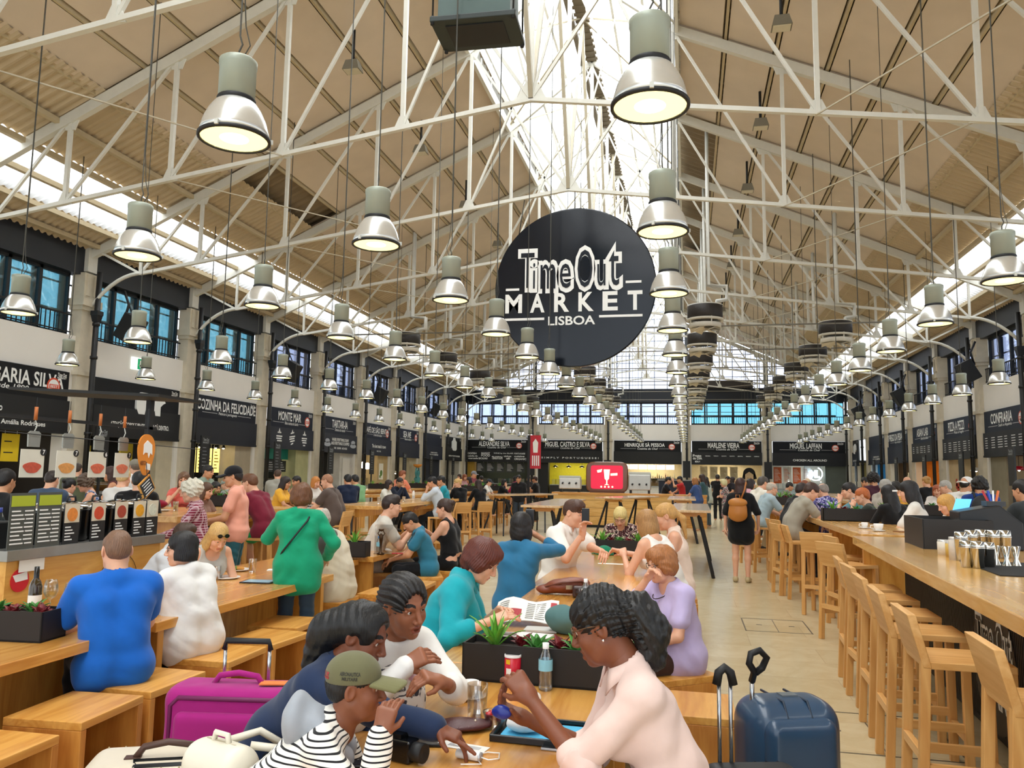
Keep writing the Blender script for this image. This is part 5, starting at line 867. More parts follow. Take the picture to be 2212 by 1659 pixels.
def person(label, head, Y=None, face=0, pose='low', fem=True, top=None, bot=None, skin='#d9a07c', hair=('short', '#2a1c14'), lean=8, side=0, twist=0, hy=0, hp=-8, hr=0, arms=('table', 'table'), hands=(.5, .5), lod=2, fat=1.0, sc=1.0, extra=(), legs=None, hat=None, glasses=None, group=None, shoes='#2a2624', hdir=(None, None), hnrm=(None, None), pole=(None, None), lip=1.0, jaw=1.0, nose=1.0, mouth=0, iris='#3a2417', lipc=None, seat=None, name='person', gaze=0, body_h=None, earring=None):
    """head = pixel of the head centre, Y = its distance down the hall; the root is set so that the head lands there"""
    H = atY(head[0], head[1], Y) if Y is not None else nv(*head)
    rz = math.radians(face); lean, side, twist, hy, hp, hr = [math.radians(q) for q in (lean, side, twist, hy, hp, hr)]; hb, hh, hd = LOD[lod]
    sw = (.158 if fem else .188)*(1+.25*(fat-1)); up = rotm(0, -lean, side)@nv(0, 0, 1); ex = rotm(twist, -lean*.5, side)@nv(1, 0, 0); ey = rotm(twist, -lean, 0)@nv(0, 1, 0)
    P0 = nv(0, 0, 0); Ws = P0+nv(0, -.01, .16)*.4+up*.1; Ch = P0+up*.34+ey*.01; N = P0+up*.485+ey*.015; Rh = rotm(twist+hy, -lean*.35+hp, hr); Hc = N+up*.04+Rh@nv(0, .042, .118)
    stand = pose == 'stand'
    if stand: sc = sc*H[2]/(.95+Hc[2]); base = .95*sc
    else:
        base = H[2]-Hc[2]*sc
        if seat is not None: sc = (H[2]-seat)/(Hc[2]+.095); base = seat+.095*sc
    root = nv(H[0], H[1], 0)-rotz(rz)@(nv(Hc[0], Hc[1], 0)*sc); t = thing(name, label, 'person', root, rz, group); t.scale = (sc,)*3; bz = base/sc; A = nv(0, 0, bz)
    P0, Ws, Ch, N, Hc = [q+A for q in (P0, Ws, Ch, N, Hc)]
    # legs
    J = {}
    for i, s in enumerate((-1, 1)):
        hip = P0+nv(s*.088, 0, -.02)
        if legs and legs[i] is not None: kn = P0*nv(0, 0, 1)+nv(*legs[i][0]); an = P0*nv(0, 0, 1)+nv(*legs[i][1])
        elif stand: kn = hip+nv(s*.01, .03, -.42); an = nv(s*.1, -.01, .085)
        elif pose == 'bar': kn = hip+nv(s*.05, .38, -.12); an = kn+nv(0, -.1, -.38)
        else: kn = hip+nv(s*.03, .41, .0); an = nv(s*.12, .38, .09); an = kn+unit(an-kn)*min(.42, np.linalg.norm(an-kn))
        J[s] = (hip, kn, an, an+nv(s*.02, .15, -.055))
    # arms
    for i, s in enumerate((-1, 1)):
        Sh = N-up*.045+ex*s*sw; a = arms[i]; pl = pole[i]
        if isinstance(a, str):
            a, pp = {'down': ((s*.25, .03, -.60), (s*.3, -1, 0)), 'table': ((s*.13, .36, -.37), (s*.9, -.2, -1)), 'mouth': ((s*.05, .2, .0), (s*.8, .1, -1)), 'chin': ((s*.04, .16, .01), (s*.4, .5, -1)), 'lap': ((s*.08, .27, -.40), (s*.9, -.4, -.6)), 'up': ((s*.1, .3, .1), (s*.8, .1, -1)), 'cross': ((-s*.1, .2, -.28), (s*1, .0, -.8)), 'phone': ((s*.06, .3, -.14), (s*.8, .1, -1)), 'side': ((s*.3, .12, -.5), (s*.6, -1, 0))}[a]; pl = pp if pl is None else pl
        if isinstance(a, dict): T = rotz(-rz)@(atY(*a['px'], a['Y'])-root)/sc
        else: T = N+nv(*a)
        if isinstance(pl, dict): pl = rotz(-rz)@(atY(*pl['px'], pl['Y'])-root)/sc-(Sh+T)*.5
        E, T = ik(Sh, T, .285, .25, nv(*(pl if pl is not None else (s*.6, -.3, -1)))); J[(s, 'a')] = (Sh, E, T)
    def torso(S, g=0.0, k=.04):
        f = fat; o = (.072, .052, .074) if not fem else (.084, .048, .062); r = (.100, .094, .108) if not fem else (.104, .088, .098)
        for s in (-1, 1):
            X = ex*s; S.rc(P0+X*o[0]*f+nv(0, 0, .02), Ws+X*o[1]*f, r[0]*f+g, r[1]*f+g, k); S.rc(Ws+X*o[1]*f, Ch+X*o[2]*f, r[1]*f+g, r[2]*(.6+.4*f)+g, k); S.rc(Ch+X*.08, N-up*.05+ex*s*sw*.86, .085*(.7+.3*f)+g, .052+g, k)
            if fem: S.el(Ch+X*.062*f+ey*(.085+.02*f)-up*.025, (.05+g, .045+g, .05+g), k=.04)
            S.rc(N-up*.045+ex*s*sw*.9, N+up*.0-ey*.01, .048+g, .05+g, k)
        if f > 1.12: S.el(P0+up*.13+ey*.08*f, (.13*f+g, .1*f+g, .12*f+g), k=.06)
    def arm(S, s, g=0.0, f0=0, f1=2.0, k=.02, flare=0):
        Sh, E, T = J[(s, 'a')]; r = (.052, .041, .037, .026) if not fem else (.047, .036, .033, .0225); q = (.75+.25*fat)
        e = min(f1, 1); b = Sh+(E-Sh)*e; S.rc(Sh, b, r[0]*q+g, (r[0]+(r[1]-r[0])*e)*q+g+flare*(f1 <= 1), k)
        if f1 > 1: e = min(f1-1, 1); S.rc(E, E+(T-E)*e, r[2]*q*1.04+g, (r[2]+(r[3]-r[2])*e)*q+g+flare, k)
    def leg(S, s, g=0.0, f1=2.0, k=.03, flare=0):
        hp_, kn, an, to = J[s]; f = .6+.4*fat; S.rc(hp_, kn if f1 >= 1 else hp_+(kn-hp_)*f1, .083*f+g, ((.052 if f1 >= 1 else .083-.031*f1))*f+g+flare*(f1 < 1), k)
        if f1 > 1: e = min(f1-1, 1); m = kn+(an-kn)*.3*min(1, e/.3); S.rc(kn, m, .05+g, .052+g+flare*.3, k); S.rc(m, kn+(an-kn)*e, .052+g, .05+(.034-.05)*e+g+flare, k) if e > .3 else None
    # body: one mesh (trunk, arms, legs; finer head and hands joined on)
    B = SDF(); torso(B); B.rc(N-up*.03, Hc+Rh@nv(0, -.035, -.09), .056 if fem else .062, .05 if fem else .056, .03)
    for s in (-1, 1):
        arm(B, s); leg(B, s); hp_, kn, an, to = J[s]; fd = unit((to-an)*nv(1, 1, 0)+nv(0, 1e-4, 0)); B.rc(an-fd*.03-nv(0, 0, .04), an+fd*.13-nv(0, 0, .055), .034, .027, .03)
    parts = [B.mesh(body_h or hb)]
    for i, s in enumerate((-1, 1)):
        if hands[i] is None: continue
        Sh, E, T = J[(s, 'a')]; d = nv(*hdir[i]) if hdir[i] is not None else unit(T-E); n = nv(*hnrm[i]) if hnrm[i] is not None else nv(-s*.5, .1, -.8); n = n if abs(unit(n)@unit(d)) < .95 else nv(-s, 0, 0)
        parts.append(hand_sdf(SDF(), T, d, n, s, hands[i], .95 if fem else 1.05).mesh(hd))
    HS = head_sdf(None, fem, jaw, nose, lip, mouth); V, Q = HS.mesh(hh); x, y, z = V.T; reg = np.zeros(len(V), int)
    reg[(np.abs(x) < .022) & (y > .084) & (np.abs(z+.068) < (.0115*lip+.004*mouth)*(1-(x/.026)**2))] = 1
    br = .034+.004*np.cos((np.abs(x)-.034)*90)-.3*(np.abs(x)-.03)**2*30; reg[(np.abs(x) > .014) & (np.abs(x) < .05) & (y > .055) & (np.abs(z-br) < (.0042 if fem else .006))] = 2
    if lod >= 2: reg[(np.abs(np.abs(x)-.031) < .011) & (y > .06) & (np.abs(z-.007) < .0065)] = 2
    hm = lambda v: v@Rh.T+Hc
    parts.append((hm(V), Q, reg)); hc = hair[1] if hair else '#3a2a20'; sk = SKIN(skin); q = lin(skin); lc = lipc or '#%02x%02x%02x' % tuple(int(max(0, min(255, int(skin[i:i+2], 16)*m))) for i, m in ((1, .88), (3, .70), (5, .70)))
    sdf_obj('body', parts, [sk, M(lc, .4, var=.03), M(hc if hair and hair[0] != 'hijab' else '#2a1c14', .8, var=0)], t)
    Hm = lambda p: Hc+Rh@nv(*p)
    if lod < 2:
        for s in (-1, 1):
            m = MB(); g = rotm(gaze*.5, -.1); prof = [(.0001, .0118)]+[(.0118*math.sin(a), .0118*math.cos(a)) for a in (.12, .22, .45, .55, .8, 1.2, 1.57, 2.4, 3.1)]; Re = Rh@rotm(gaze, hp*.2)@np.array([[1., 0, 0], [0, 0, 1], [0, -1, 0]]); n = 14
            for a0, a1, mt in ((0, 2, 2), (2, 4, 1), (4, 9, 0)): m.lathe(prof[a0:a1+1], n, Hm((s*.031, .0735, .0075)), Re, mt)
            m.build('eye', [M('#cfc6bd', .25, var=0), M(iris, .15, var=0), M('#0a0808', .1, var=0)], t)
    sd = abs(hash(label)) % 9999 if False else sum(ord(c)*(i+1) for i, c in enumerate(label)) % 9999
    if hair and hair[0] not in HAIRLESS:
        st = hair[0]; Hs = hair_sdf(st, hair[2] if len(hair) > 2 else 0); hat and st != 'long' and Hs.cut((0, 0, .035), (0, -.1, 1)); amp = {'curly': .011, 'puff': .012, 'fluffy': .006, 'wrap': .004, 'hijab': .002}.get(st, .0028); fr = {'curly': 95, 'puff': 120, 'fluffy': 70, 'wrap': 60, 'hijab': 30}.get(st, 60); base_f = folds(amp if lod < 3 else amp*.6, fr, sd)
        if st in ('braids',) or (st == 'puff' and lod < 2): dsp = lambda x, y, z: base_f(x, y, z)*.4+.0035*np.sin(np.arctan2(x, z-.0+.02)*30+2*np.sin(26*y))*((y > -.13) if st == 'puff' else 1)
        elif st not in ('curly', 'hijab', 'wrap'): dsp = lambda x, y, z: base_f(x, y, z)*.6+.0013*np.sin(np.arctan2(x, y+.02)*46+5*np.sin(22*z))
        else: dsp = base_f
        V, Q = Hs.mesh(hh*1.15 if lod else .0036, dsp, .012); sdf_obj('head_scarf' if st == 'hijab' else 'hair', [(hm(V), Q)], [CLOTH(hc) if st == 'hijab' else HAIR(hc)], t)
    if hat:
        V, Q = cap_sdf().mesh(hh*1.1); HM = CLOTH(hat[0]); bd = hat[2] if len(hat) > 2 else 1; V = V*nv(1, bd, 1); hh_ = sdf_obj('cap', [(hm(V), Q)], [HM], t); S = SDF(); 
        for a in np.linspace(-1, 1, 13): S.rc((a*.07, bd*(.088-.03*a*a), .038-.012*a*a), (a*.066, bd*(.185-.035*a*a), .026-.02*a*a), .0042, .0036, k=.02)
        V, Q = S.mesh(.0035 if lod < 2 else hh); o = sdf_obj('brim', [(hm(V), Q)], [CLOTH(hat[1])], hh_)
    if glasses:
        m = MB(); gz = .008
        for s in (-1, 1):
            m.tube([Hm((s*.033+.024*math.cos(a), .094-.006*abs(math.cos(a)), gz+.018*math.sin(a))) for a in np.linspace(0, 6.28, 17)], .0021 if glasses[0] != 'dark' else .003, 5, cap=False); m.tube([Hm((s*.057, .088, gz+.008)), Hm((s*.078, .03, gz+.01)), Hm((s*.08, -.012, gz+.006))], .002, 5)
        m.tube([Hm((-.011, .097, gz+.004)), Hm((0, .1, gz+.007)), Hm((.011, .097, gz+.004))], .002, 5); m.build('glasses', M(glasses[1], .3, var=0), t)
    # clothes
    fa = .0035 if lod == 0 else .004 if lod == 1 else .003
    for top in [q for q in (top, *extra) if q]:
        S = SDF(); g = top.get('g', .013 if lod < 2 else .016); sl = top.get('sl', .55); nk = top.get('nk', 'crew'); torso(S, g); hem = top.get('hem', (.03 if stand else .07) if bot else 0)
        if hem:
            for s in (-1, 1):
                if stand: S.rc(P0+ex*s*.07, P0+ex*s*.075-nv(0, 0, hem), .112*fat+g+.006, .104*fat+g+.006+hem*.06, .06)
                else: hp_, kn, an, to = J[s]; e = min(1, hem/.42); S.rc(hp_, hp_+(kn-hp_)*e, .098*fat+g+.004, .09*fat+g, .05)
        for i, s in enumerate((-1, 1)):
            x = sl[i] if hasattr(sl, '__len__') else sl
            if x > 0: arm(S, s, g-.002, f1=x, flare=top.get('flare', .008 if x <= 1 else .003))
        if nk in ('collar', 'shirt'): S.rc(N-up*.03, N+up*.035, .066+g*.6, .062+g*.5, .015)
        if nk == 'tank' or nk == 'cami':
            for s in (-1, 1): S.el(N-up*.035+ex*s*(sw+.015), (.062, .1, .085), k=.012, op=1); S.el(N-up*.1+ex*s*(sw+.035), (.05, .07, .07), k=.012, op=1)
            S.el(N+ey*.06-up*(.015 if nk == 'tank' else .05), (.075, .09, .085), k=.01, op=1); S.el(N-ey*.05+up*.03-up*(0 if nk == 'tank' else .06), (.07, .06, .07), k=.01, op=1)
        elif nk == 'scoop': S.el(N+ey*.06+up*.01, (.075, .08, .09), k=.01, op=1); S.el(N+up*.045, (.068, .07, .05), k=.008, op=1)
        elif nk == 'v': S.rc(N+ey*.06+up*.03, N+ey*.12-up*.12, .062, .008, k=.008, op=1); S.el(N+up*.045, (.066, .07, .05), k=.008, op=1)
        elif nk in ('collar', 'shirt'): S.rc(N+ey*.075+up*.05, N+ey*.125-up*(.13 if nk == 'shirt' else .07), .042, .006, k=.006, op=1); S.rc(N+up*.0, N+up*.09, .053, .068, k=.006, op=1)
        else: S.el(N+up*.05+ey*.012, (.07, .078, .05), k=.008, op=1)
        hm0 = top.get('cut')
        if hm0 is not None: S.cut(P0+up*hm0, -up)
        V, Q = S.mesh(hb if lod else .007, folds(top.get('fold', fa), top.get('ff', 34), sd+3), .01); tm = top.get('mat') or CLOTH(top['c']); o = sdf_obj(top.get('n', 'shirt'), [(V, Q)], [tm], t)
        if nk == 'cami':
            m = MB()
            for s in (-1, 1): m.tube([Ch+ex*s*.075+ey*.115+up*.03, N+ex*s*.085+ey*.045-up*.01, N+ex*s*.085-ey*.02+up*.005, Ch+ex*s*.07-ey*.1+up*.05], .006, 6)
            m.build('strap', tm, o)
        if nk in ('collar', 'shirt') and lod < 2:
            m = MB(); pts = []; A_ = np.linspace(-2.62, 2.62, 19)
            for a in A_:
                w = abs(a)/2.62; d_ = ex*math.sin(a)*1.0-ey*math.cos(a); c0 = N+up*.012+ey*.012; hi = c0+d_*(.064)+up*(.05-.03*w); lo_ = c0+d_*(.088+.02*w)+up*(.012-.06*w**4)+(-ex*math.copysign(.0, a)); pts += [hi, lo_, lo_-d_*.006-up*.002, hi-d_*.005]
            n_ = len(A_); m.add(pts, [(i*4+j, i*4+(j+1) % 4, (i+1)*4+(j+1) % 4, (i+1)*4+j) for i in range(n_-1) for j in range(4)]+[(0, 3, 2, 1), tuple((n_-1)*4+j for j in range(4))], 0, True); m.build('collar', tm, o)
        if top.get('cuff'):
            for i, s in enumerate((-1, 1)):
                x = sl[i] if hasattr(sl, '__len__') else sl; Sh, E, T = J[(s, 'a')]; b = Sh+(E-Sh)*x if x <= 1 else E+(T-E)*(x-1); d = unit((E-Sh) if x <= 1 else (T-E)); C = SDF(); r = .05 if x <= 1 else .047; C.rc(b-d*.05, b, r*.92+g, r+g, .01); C.rc(b-d*.02, b+d*.08, r*.8+g, r*.8+g, k=.004, op=1) if False else None; C.cut(b, d); V, Q = C.mesh(.006, folds(.003, 60, 4)); sdf_obj('cuff', [(V, Q)], [tm], o)
    if bot:
        S = SDF(); k = bot.get('k', 'trousers'); g = .012 if lod < 2 else .015; f = fat; o_ = .072 if not fem else .084
        for s in (-1, 1): S.rc(P0+ex*s*o_*f-nv(0, 0, .01), P0+ex*s*(o_-.012)*f+up*.09, .102*f+g*.7, .094*f+g*.6, .04)
        if k == 'skirt':
            if stand: [S.rc(P0+ex*s*.06, P0+ex*s*.07-nv(0, 0, bot.get('l', .4)), .115*f, .125*f, .06) for s in (-1, 1)]
            else: [leg(S, s, g+.006, 1.0, .08) for s in (-1, 1)]
        else: [leg(S, s, g*.9, {'shorts': .8}.get(k, bot.get('l', 1.97)), flare=bot.get('fl', .012)) for s in (-1, 1)]
        V, Q = S.mesh(hb if lod else .008, folds(fa*.9, 40, sd+9), .008); sdf_obj(k, [(V, Q)], [bot.get('mat') or CLOTH(bot['c'])], t)
    if shoes and lod < 3:
        for s in (-1, 1):
            hp_, kn, an, to = J[s]; fd = unit((to-an)*nv(1, 1, 0)+nv(0, 1e-4, 0)); S = SDF(); S.rc(an-fd*.035-nv(0, 0, .038), an+fd*.135-nv(0, 0, .052), .045, .036, .02); S.rc(an-nv(0, 0, .02), an-nv(0, 0, .03), .042, .042, .02); S.cut(an-nv(0, 0, .083), (0, 0, -1)); V, Q = S.mesh(.008 if lod < 2 else .013); sdf_obj('shoe', [(V, Q)], [M(shoes, .6)], t)
    if earring:
        m = MB(); [m.lathe([(.0001, .005), (.0045, .002), (.0045, -.002), (.0001, -.005)], 8, Hm((s*.083, -.008, -.034))) for s in (-1, 1)]; m.build('earring', M(earring, .1, metal=1, var=0), t)
    t2 = dict(root=root, root_obj=t, Hc=Hc, Rh=Rh, N=N, up=up, ex=ex, ey=ey, P0=P0, Ch=Ch, sc=sc, rz=rz, J=J, hm=Hm, Ws=Ws, sw=sw)
    t2['w'] = lambda p: rotz(rz)@(np.asarray(p)*sc)+root
    t2['wrist'] = {s: t2['w'](J[(s, 'a')][2]) for s in (-1, 1)}; t2['fd'] = {s: rotz(rz)@unit(J[(s, 'a')][2]-J[(s, 'a')][1]) for s in (-1, 1)}
    return t2
# ------------------------------------------------------------------ people at the near tables
PP = {}
_person = person
def person(lab, head, Y=None, face=0, pose='low', *a, **k):
    r = _person(lab, head, Y, face, pose, *a, **k); x, y, _z = r['root']; z = r['rz']
    if pose == 'low': cube_stool((x-math.sin(z)*.06, y+math.cos(z)*.06, 0), k.pop('srz', z+1.57), 'cube stool under the '+' '.join(lab.split()[:10])) if lab.split()[0] and not k.get('glasses', ('', ''))[1] == '#15121a' and 'bright blue polo' not in lab else None
    elif pose == 'bar': bar_stool((x-math.sin(z)*.0, y+math.cos(z)*.0, 0), z+1.57, 'bar stool under the '+' '.join(lab.split()[:10]))
    return r
def C(c, sl=.55, nk='crew', **k): return dict(c=c, sl=sl, nk=nk, **k)
BRN, BRN2, PALE, TAN, OLV = '#7a4a33', '#8a5538', '#e2ab8c', '#cf9670', '#b57d58'
PP['pink'] = person('woman in a pale pink shirt with glasses and a big curly ponytail', (1300, 1353), 2.75, 84, 'low', True, C('#eccfc4', (1.12, 1.12), 'shirt', fold=.006, ff=30, n='shirt', cuff=1), C('#2c3040'), '#80492f', ('puff', '#0d0b0b'), 17, twist=22, hy=-20, lod=0, sc=1.02, arms=(dict(px=(1145, 1508), Y=2.66), dict(px=(1135, 1552), Y=2.8)), hands=(.75, .75), hp=-14, lip=1.35, glasses=('thin', '#6a4a2a'), seat=.45, earring='#f2f2f2', mouth=.5, gaze=.1, pole=((-.3, -.15, -1), (.2, -.3, -1)), hnrm=((.7, .1, -.6), (-.3, .2, .9)))
PP['navy'] = person('woman in a navy track jacket with a black head wrap pointing at papers', (783, 1374), 2.86, -92, 'low', True, C('#1f2f4e', 2.0, 'collar', fold=.007, ff=26, n='jacket', g=.02), C('#20242c'), '#7c452c', ('wrap', '#0b0a0b'), 33, lod=0, arms=((.1, .3, -.42), dict(px=(958, 1578), Y=2.62)), hands=(.5, (.1, .55, .6, .7)), hp=-8, lip=1.2, seat=.45, hdir=(None, (-.1, 1, -.35)), hnrm=(None, (0, -.3, -1)), pole=(None, (.8, -.2, -.6)))
PP['white'] = person('young woman with braids in a white jumper facing the camera side', (873, 1309), 3.1, -122, 'low', True, C('#efece6', (1.3, 2.0), 'crew', fold=.007, ff=28, n='jumper', g=.022), C('#1b1b20'), '#955b3d', ('braids', '#15100e'), 24, lod=0, arms=(dict(px=(955, 1474), Y=2.93), dict(px=(872, 1440), Y=2.93)), hands=(.9, .8), hdir=((.85, -.1, .35), (-.5, .5, .4)), hnrm=((0, -.4, -1), (-.4, -.6, -.6)), hp=-4, hr=.12*57, lip=1.25, mouth=.35, seat=.45, earring='#f4f4f4', gaze=.05, pole=((-1, -.2, -.8), (.9, .2, -1)))
PP['cap'] = person('person in an olive cap and striped top with a grey hoodie', (768, 1486), 2.42, -72, 'low', True, dict(mat=PATT('stripe', '#f0ece2', '#17171b', 1.5), sl=2.0, nk='crew', fold=.006, ff=28, n='striped_top', g=.02), C('#1c2028'), '#8a5236', ('crop', '#0c0a0a'), 36, lod=0, arms=((-.1, .3, -.4), dict(px=(822, 1590), Y=2.25)), hands=(.6, .75), hp=10, seat=.45, hat=('#6c6a4c', '#77754f'), hdir=(None, (-.25, .25, 1)), hnrm=(None, (-1, .3, .1)), pole=(None, (.5, .2, -1)))
PP['teal'] = person('red haired woman in a teal blouse reading a newspaper', (1040, 1212), 4.7, -84, 'low', True, C('#18a0ac', 1.45, 'shirt', fold=.008, ff=24, n='blouse', g=.03), C('#2a2c34'), PALE, ('fluffy', '#5c2414'), 17, lod=0, fat=1.28, arms=(dict(px=(1068, 1328), Y=4.7), dict(px=(1062, 1341), Y=4.4)), hands=(.35, .4), hp=-24, glasses=('thin', '#b08a6a'), seat=.45, iris='#5a7080', pole=((-.6, -.6, -1), (.8, -.5, -1)))
PP['lav'] = person('lady in a lavender top with glasses resting her chin on her hand', (1428, 1220), 5.2, 128, 'low', True, C('#c3b5dc', .62, 'v', fold=.006, n='top', g=.022), C('#3a241a'), PALE, ('fluffy', '#a86c3c'), 6, lod=0, fat=1.25, arms=('lap', dict(px=(1398, 1250), Y=5.08)), hands=(.6, .9), hp=-6, glasses=('thick', '#15100e'), seat=.45, shoes='#241813', pole=(None, (.7, .4, -1)), legs=None)
PP['tunic'] = person('dark haired woman in a blue tunic seen from behind taking a photo', (1127, 1138), 6.85, -18, 'low', True, C('#2c6f96', 1.5, 'scoop', hem=.3, n='tunic', g=.02, fold=.006), C('#2c6f96'), OLV, ('bob', '#15100f', .6), 3, lod=1, arms=((-.1, .3, -.1), dict(px=(1160, 1157), Y=7.05)), hands=(.6, .7), hp=2, seat=.45, pole=(None, (1, -.2, -.55)))
PP['phone'] = person('young man in a white open collar shirt holding up a black phone', (1240, 1109), 8.2, -112, 'low', False, C('#efeae2', .7, 'shirt', fold=.007, n='shirt', g=.024), C('#4a5866'), PALE, ('crop', '#4a2c1c'), 10, lod=1, arms=(dict(px=(1297, 1190), Y=7.95), dict(px=(1258, 1155), Y=7.85)), hands=(.9, .95), hp=-10, seat=.45, iris='#5a7a90', hdir=(None, (0.05, .1, 1)), hnrm=(None, (.3, 1, 0)), pole=((-.8, .2, -1), (.5, .3, -1)))
person('blonde woman in a dark flowered blouse at the table head', (1340, 1117), 10.3, 178, 'low', True, dict(mat=PATT('blotch', '#4a2028', '#d9c3b4', 1.3, '#1c1216'), sl=.9, nk='v', n='blouse'), C('#222'), PALE, ('bob', '#e2c27e'), 14, lod=1, fat=1.15, hp=-26, arms=((-.15, .3, -.4), (.15, .3, -.4)), glasses=('thick', '#3a1c14'), seat=.45)
person('woman in a sleeveless white top leaning on the table, from behind', (1396, 1131), 8.0, 52, 'low', True, C('#f0ece6', 0, 'tank', n='sleeveless_top', g=.018), C('#2a3040'), PALE, ('bob', '#a87c48', -.6), 20, lod=1, arms=(dict(px=(1348, 1200), Y=8.0), dict(px=(1342, 1192), Y=8.3)), hands=(.8, .8), hp=-8, seat=.45, pole=((-.6, -.5, -1), (.8, -.3, -1)))
person('young blonde woman in a pale strap top with a ponytail', (1437, 1116), 8.45, 92, 'low', True, C('#f0d9c8', 0, 'cami', n='strap_top'), C('#2c2e36'), PALE, ('pony', '#c99a58'), 6, lod=1, arms=((-.14, .26, -.42), (.1, .3, -.4)), hp=-14, seat=.45)
PP['blue'] = person('man in a bright blue polo seen from behind', (252, 1190), 4.1, 50, 'low', False, C('#1463c2', .7, 'collar', fold=.005, ff=24, n='polo_shirt', g=.02), C('#15171c'), PALE, ('buzz', '#7a5a44'), 6, lod=0, fat=1.06, arms=((-.07, .3, -.3), (.12, .36, -.36)), hp=-4, seat=.45, pole=((-1, -.3, -.8), None))
PP['wtop'] = person('woman with short black hair and glasses in a white long sleeved top', (392, 1186), 4.78, 74, 'low', True, C('#eceae6', 2.0, 'crew', fold=.005, ff=30, n='top', g=.024, hem=.1), C('#131318'), PALE, ('bob', '#100c0c', -2.4), 5, lod=0, fat=1.32, arms=((-.2, .34, -.36), (.12, .36, -.37)), hp=-2, hy=48, glasses=('thick', '#15121a'), seat=.45, earring='#e8e4da')
person('man in a pale grey shirt across the table behind the white top woman', (398, 1158), 6.25, -70, 'low', False, C('#c9cdd2', .6, 'crew', n='shirt', g=.024), C('#2c3440'), PALE, ('crop', '#3f2a1c'), 22, lod=1, fat=1.2, arms=((-.1, .3, -.4), (.2, .3, -.38)), hp=-8, seat=.45)
PP['shades'] = person('blonde woman in a grey tank top with sunglasses on her head', (470, 1160), 6.2, -120, 'low', True, C('#b9b4ac', 0, 'tank', n='tank_top'), C('#3a4250'), PALE, ('long', '#c9a060', 1), 14, lod=1, arms=((-.1, .3, -.38), (.12, .3, -.36)), hp=-30, seat=.45)
PP['green'] = person('standing woman in a green cardigan and jeans seen from behind', (651, 1074), 6.35, 25, 'stand', True, C('#149a70', 2.0, 'scoop', hem=.13, fold=.006, ff=26, n='cardigan', g=.026), C('#2b3d4e', fl=.03), PALE, ('fluffy', '#6a4224'), 2, lod=0, fat=1.06, arms=((-.14, .22, -.06), (.26, .16, -.42)), hands=(.8, .5), hp=-4, shoes='#14141a', pole=((-.8, .1, -1), (.9, -1, -.2)))
person('man in a cream vest over a grey shirt sitting behind the green cardigan woman', (690, 1125), 7.15, 92, 'low', False, C('#4d4f4b', .7, 'crew', n='shirt', g=.02), C('#a98e68'), PALE, ('fringe', '#b9b0a4'), 10, lod=1, fat=1.25, arms=((-.15, .34, -.36), (.15, .3, -.38)), hp=-15, seat=.45, shoes='#3a342c', extra=(C('#d8cdb6', 0, 'tank', g=.034, n='vest', hem=.05),))
person('man in a grey tee eating with both hands across the far low table', (846, 1093), 9.35, -62, 'low', False, C('#cfc9bd', .6, 'crew', n='t_shirt'), C('#6a5a48'), PALE, ('crop', '#2c1c14'), 16, lod=1, arms=((-.05, .28, -.12), (.08, .28, -.12)), hands=(.8, .8), hp=0, seat=.45)
person('man in a blue polo reading his phone on a cube stool', (886, 1128), 9.05, 112, 'low', False, C('#2f7590', .6, 'collar', n='polo_shirt'), C('#101216'), TAN, ('short', '#120e0c'), 16, lod=1, arms=((-.06, .34, -.36), (.1, .34, -.38)), hands=(.5, .5), hp=-30, seat=.45)
person('woman in a black crop top with her hair in a bun, from behind', (960, 1099), 9.75, 84, 'low', True, C('#121214', 0, 'tank', hem=0, cut=.1, n='crop_top'), C('#0f1013', k='trousers'), PALE, ('bun', '#3a2418'), 4, lod=1, arms=((-.1, .32, -.12), (.1, .3, -.16)), hands=(.8, .8), hp=-6, seat=.45)
PP['black'] = person('woman in a short black dress with a tan backpack standing in the aisle', (1600, 1049), 13.42, -8, 'stand', True, C('#101012', .9, 'scoop', hem=.2, n='dress', g=.022), None, PALE, ('long', '#3a1e18'), 1, lod=1, arms=((-.26, .02, -.56), (.27, .1, -.52)), hands=(.6, .8), shoes='#b9a57c', hp=0)
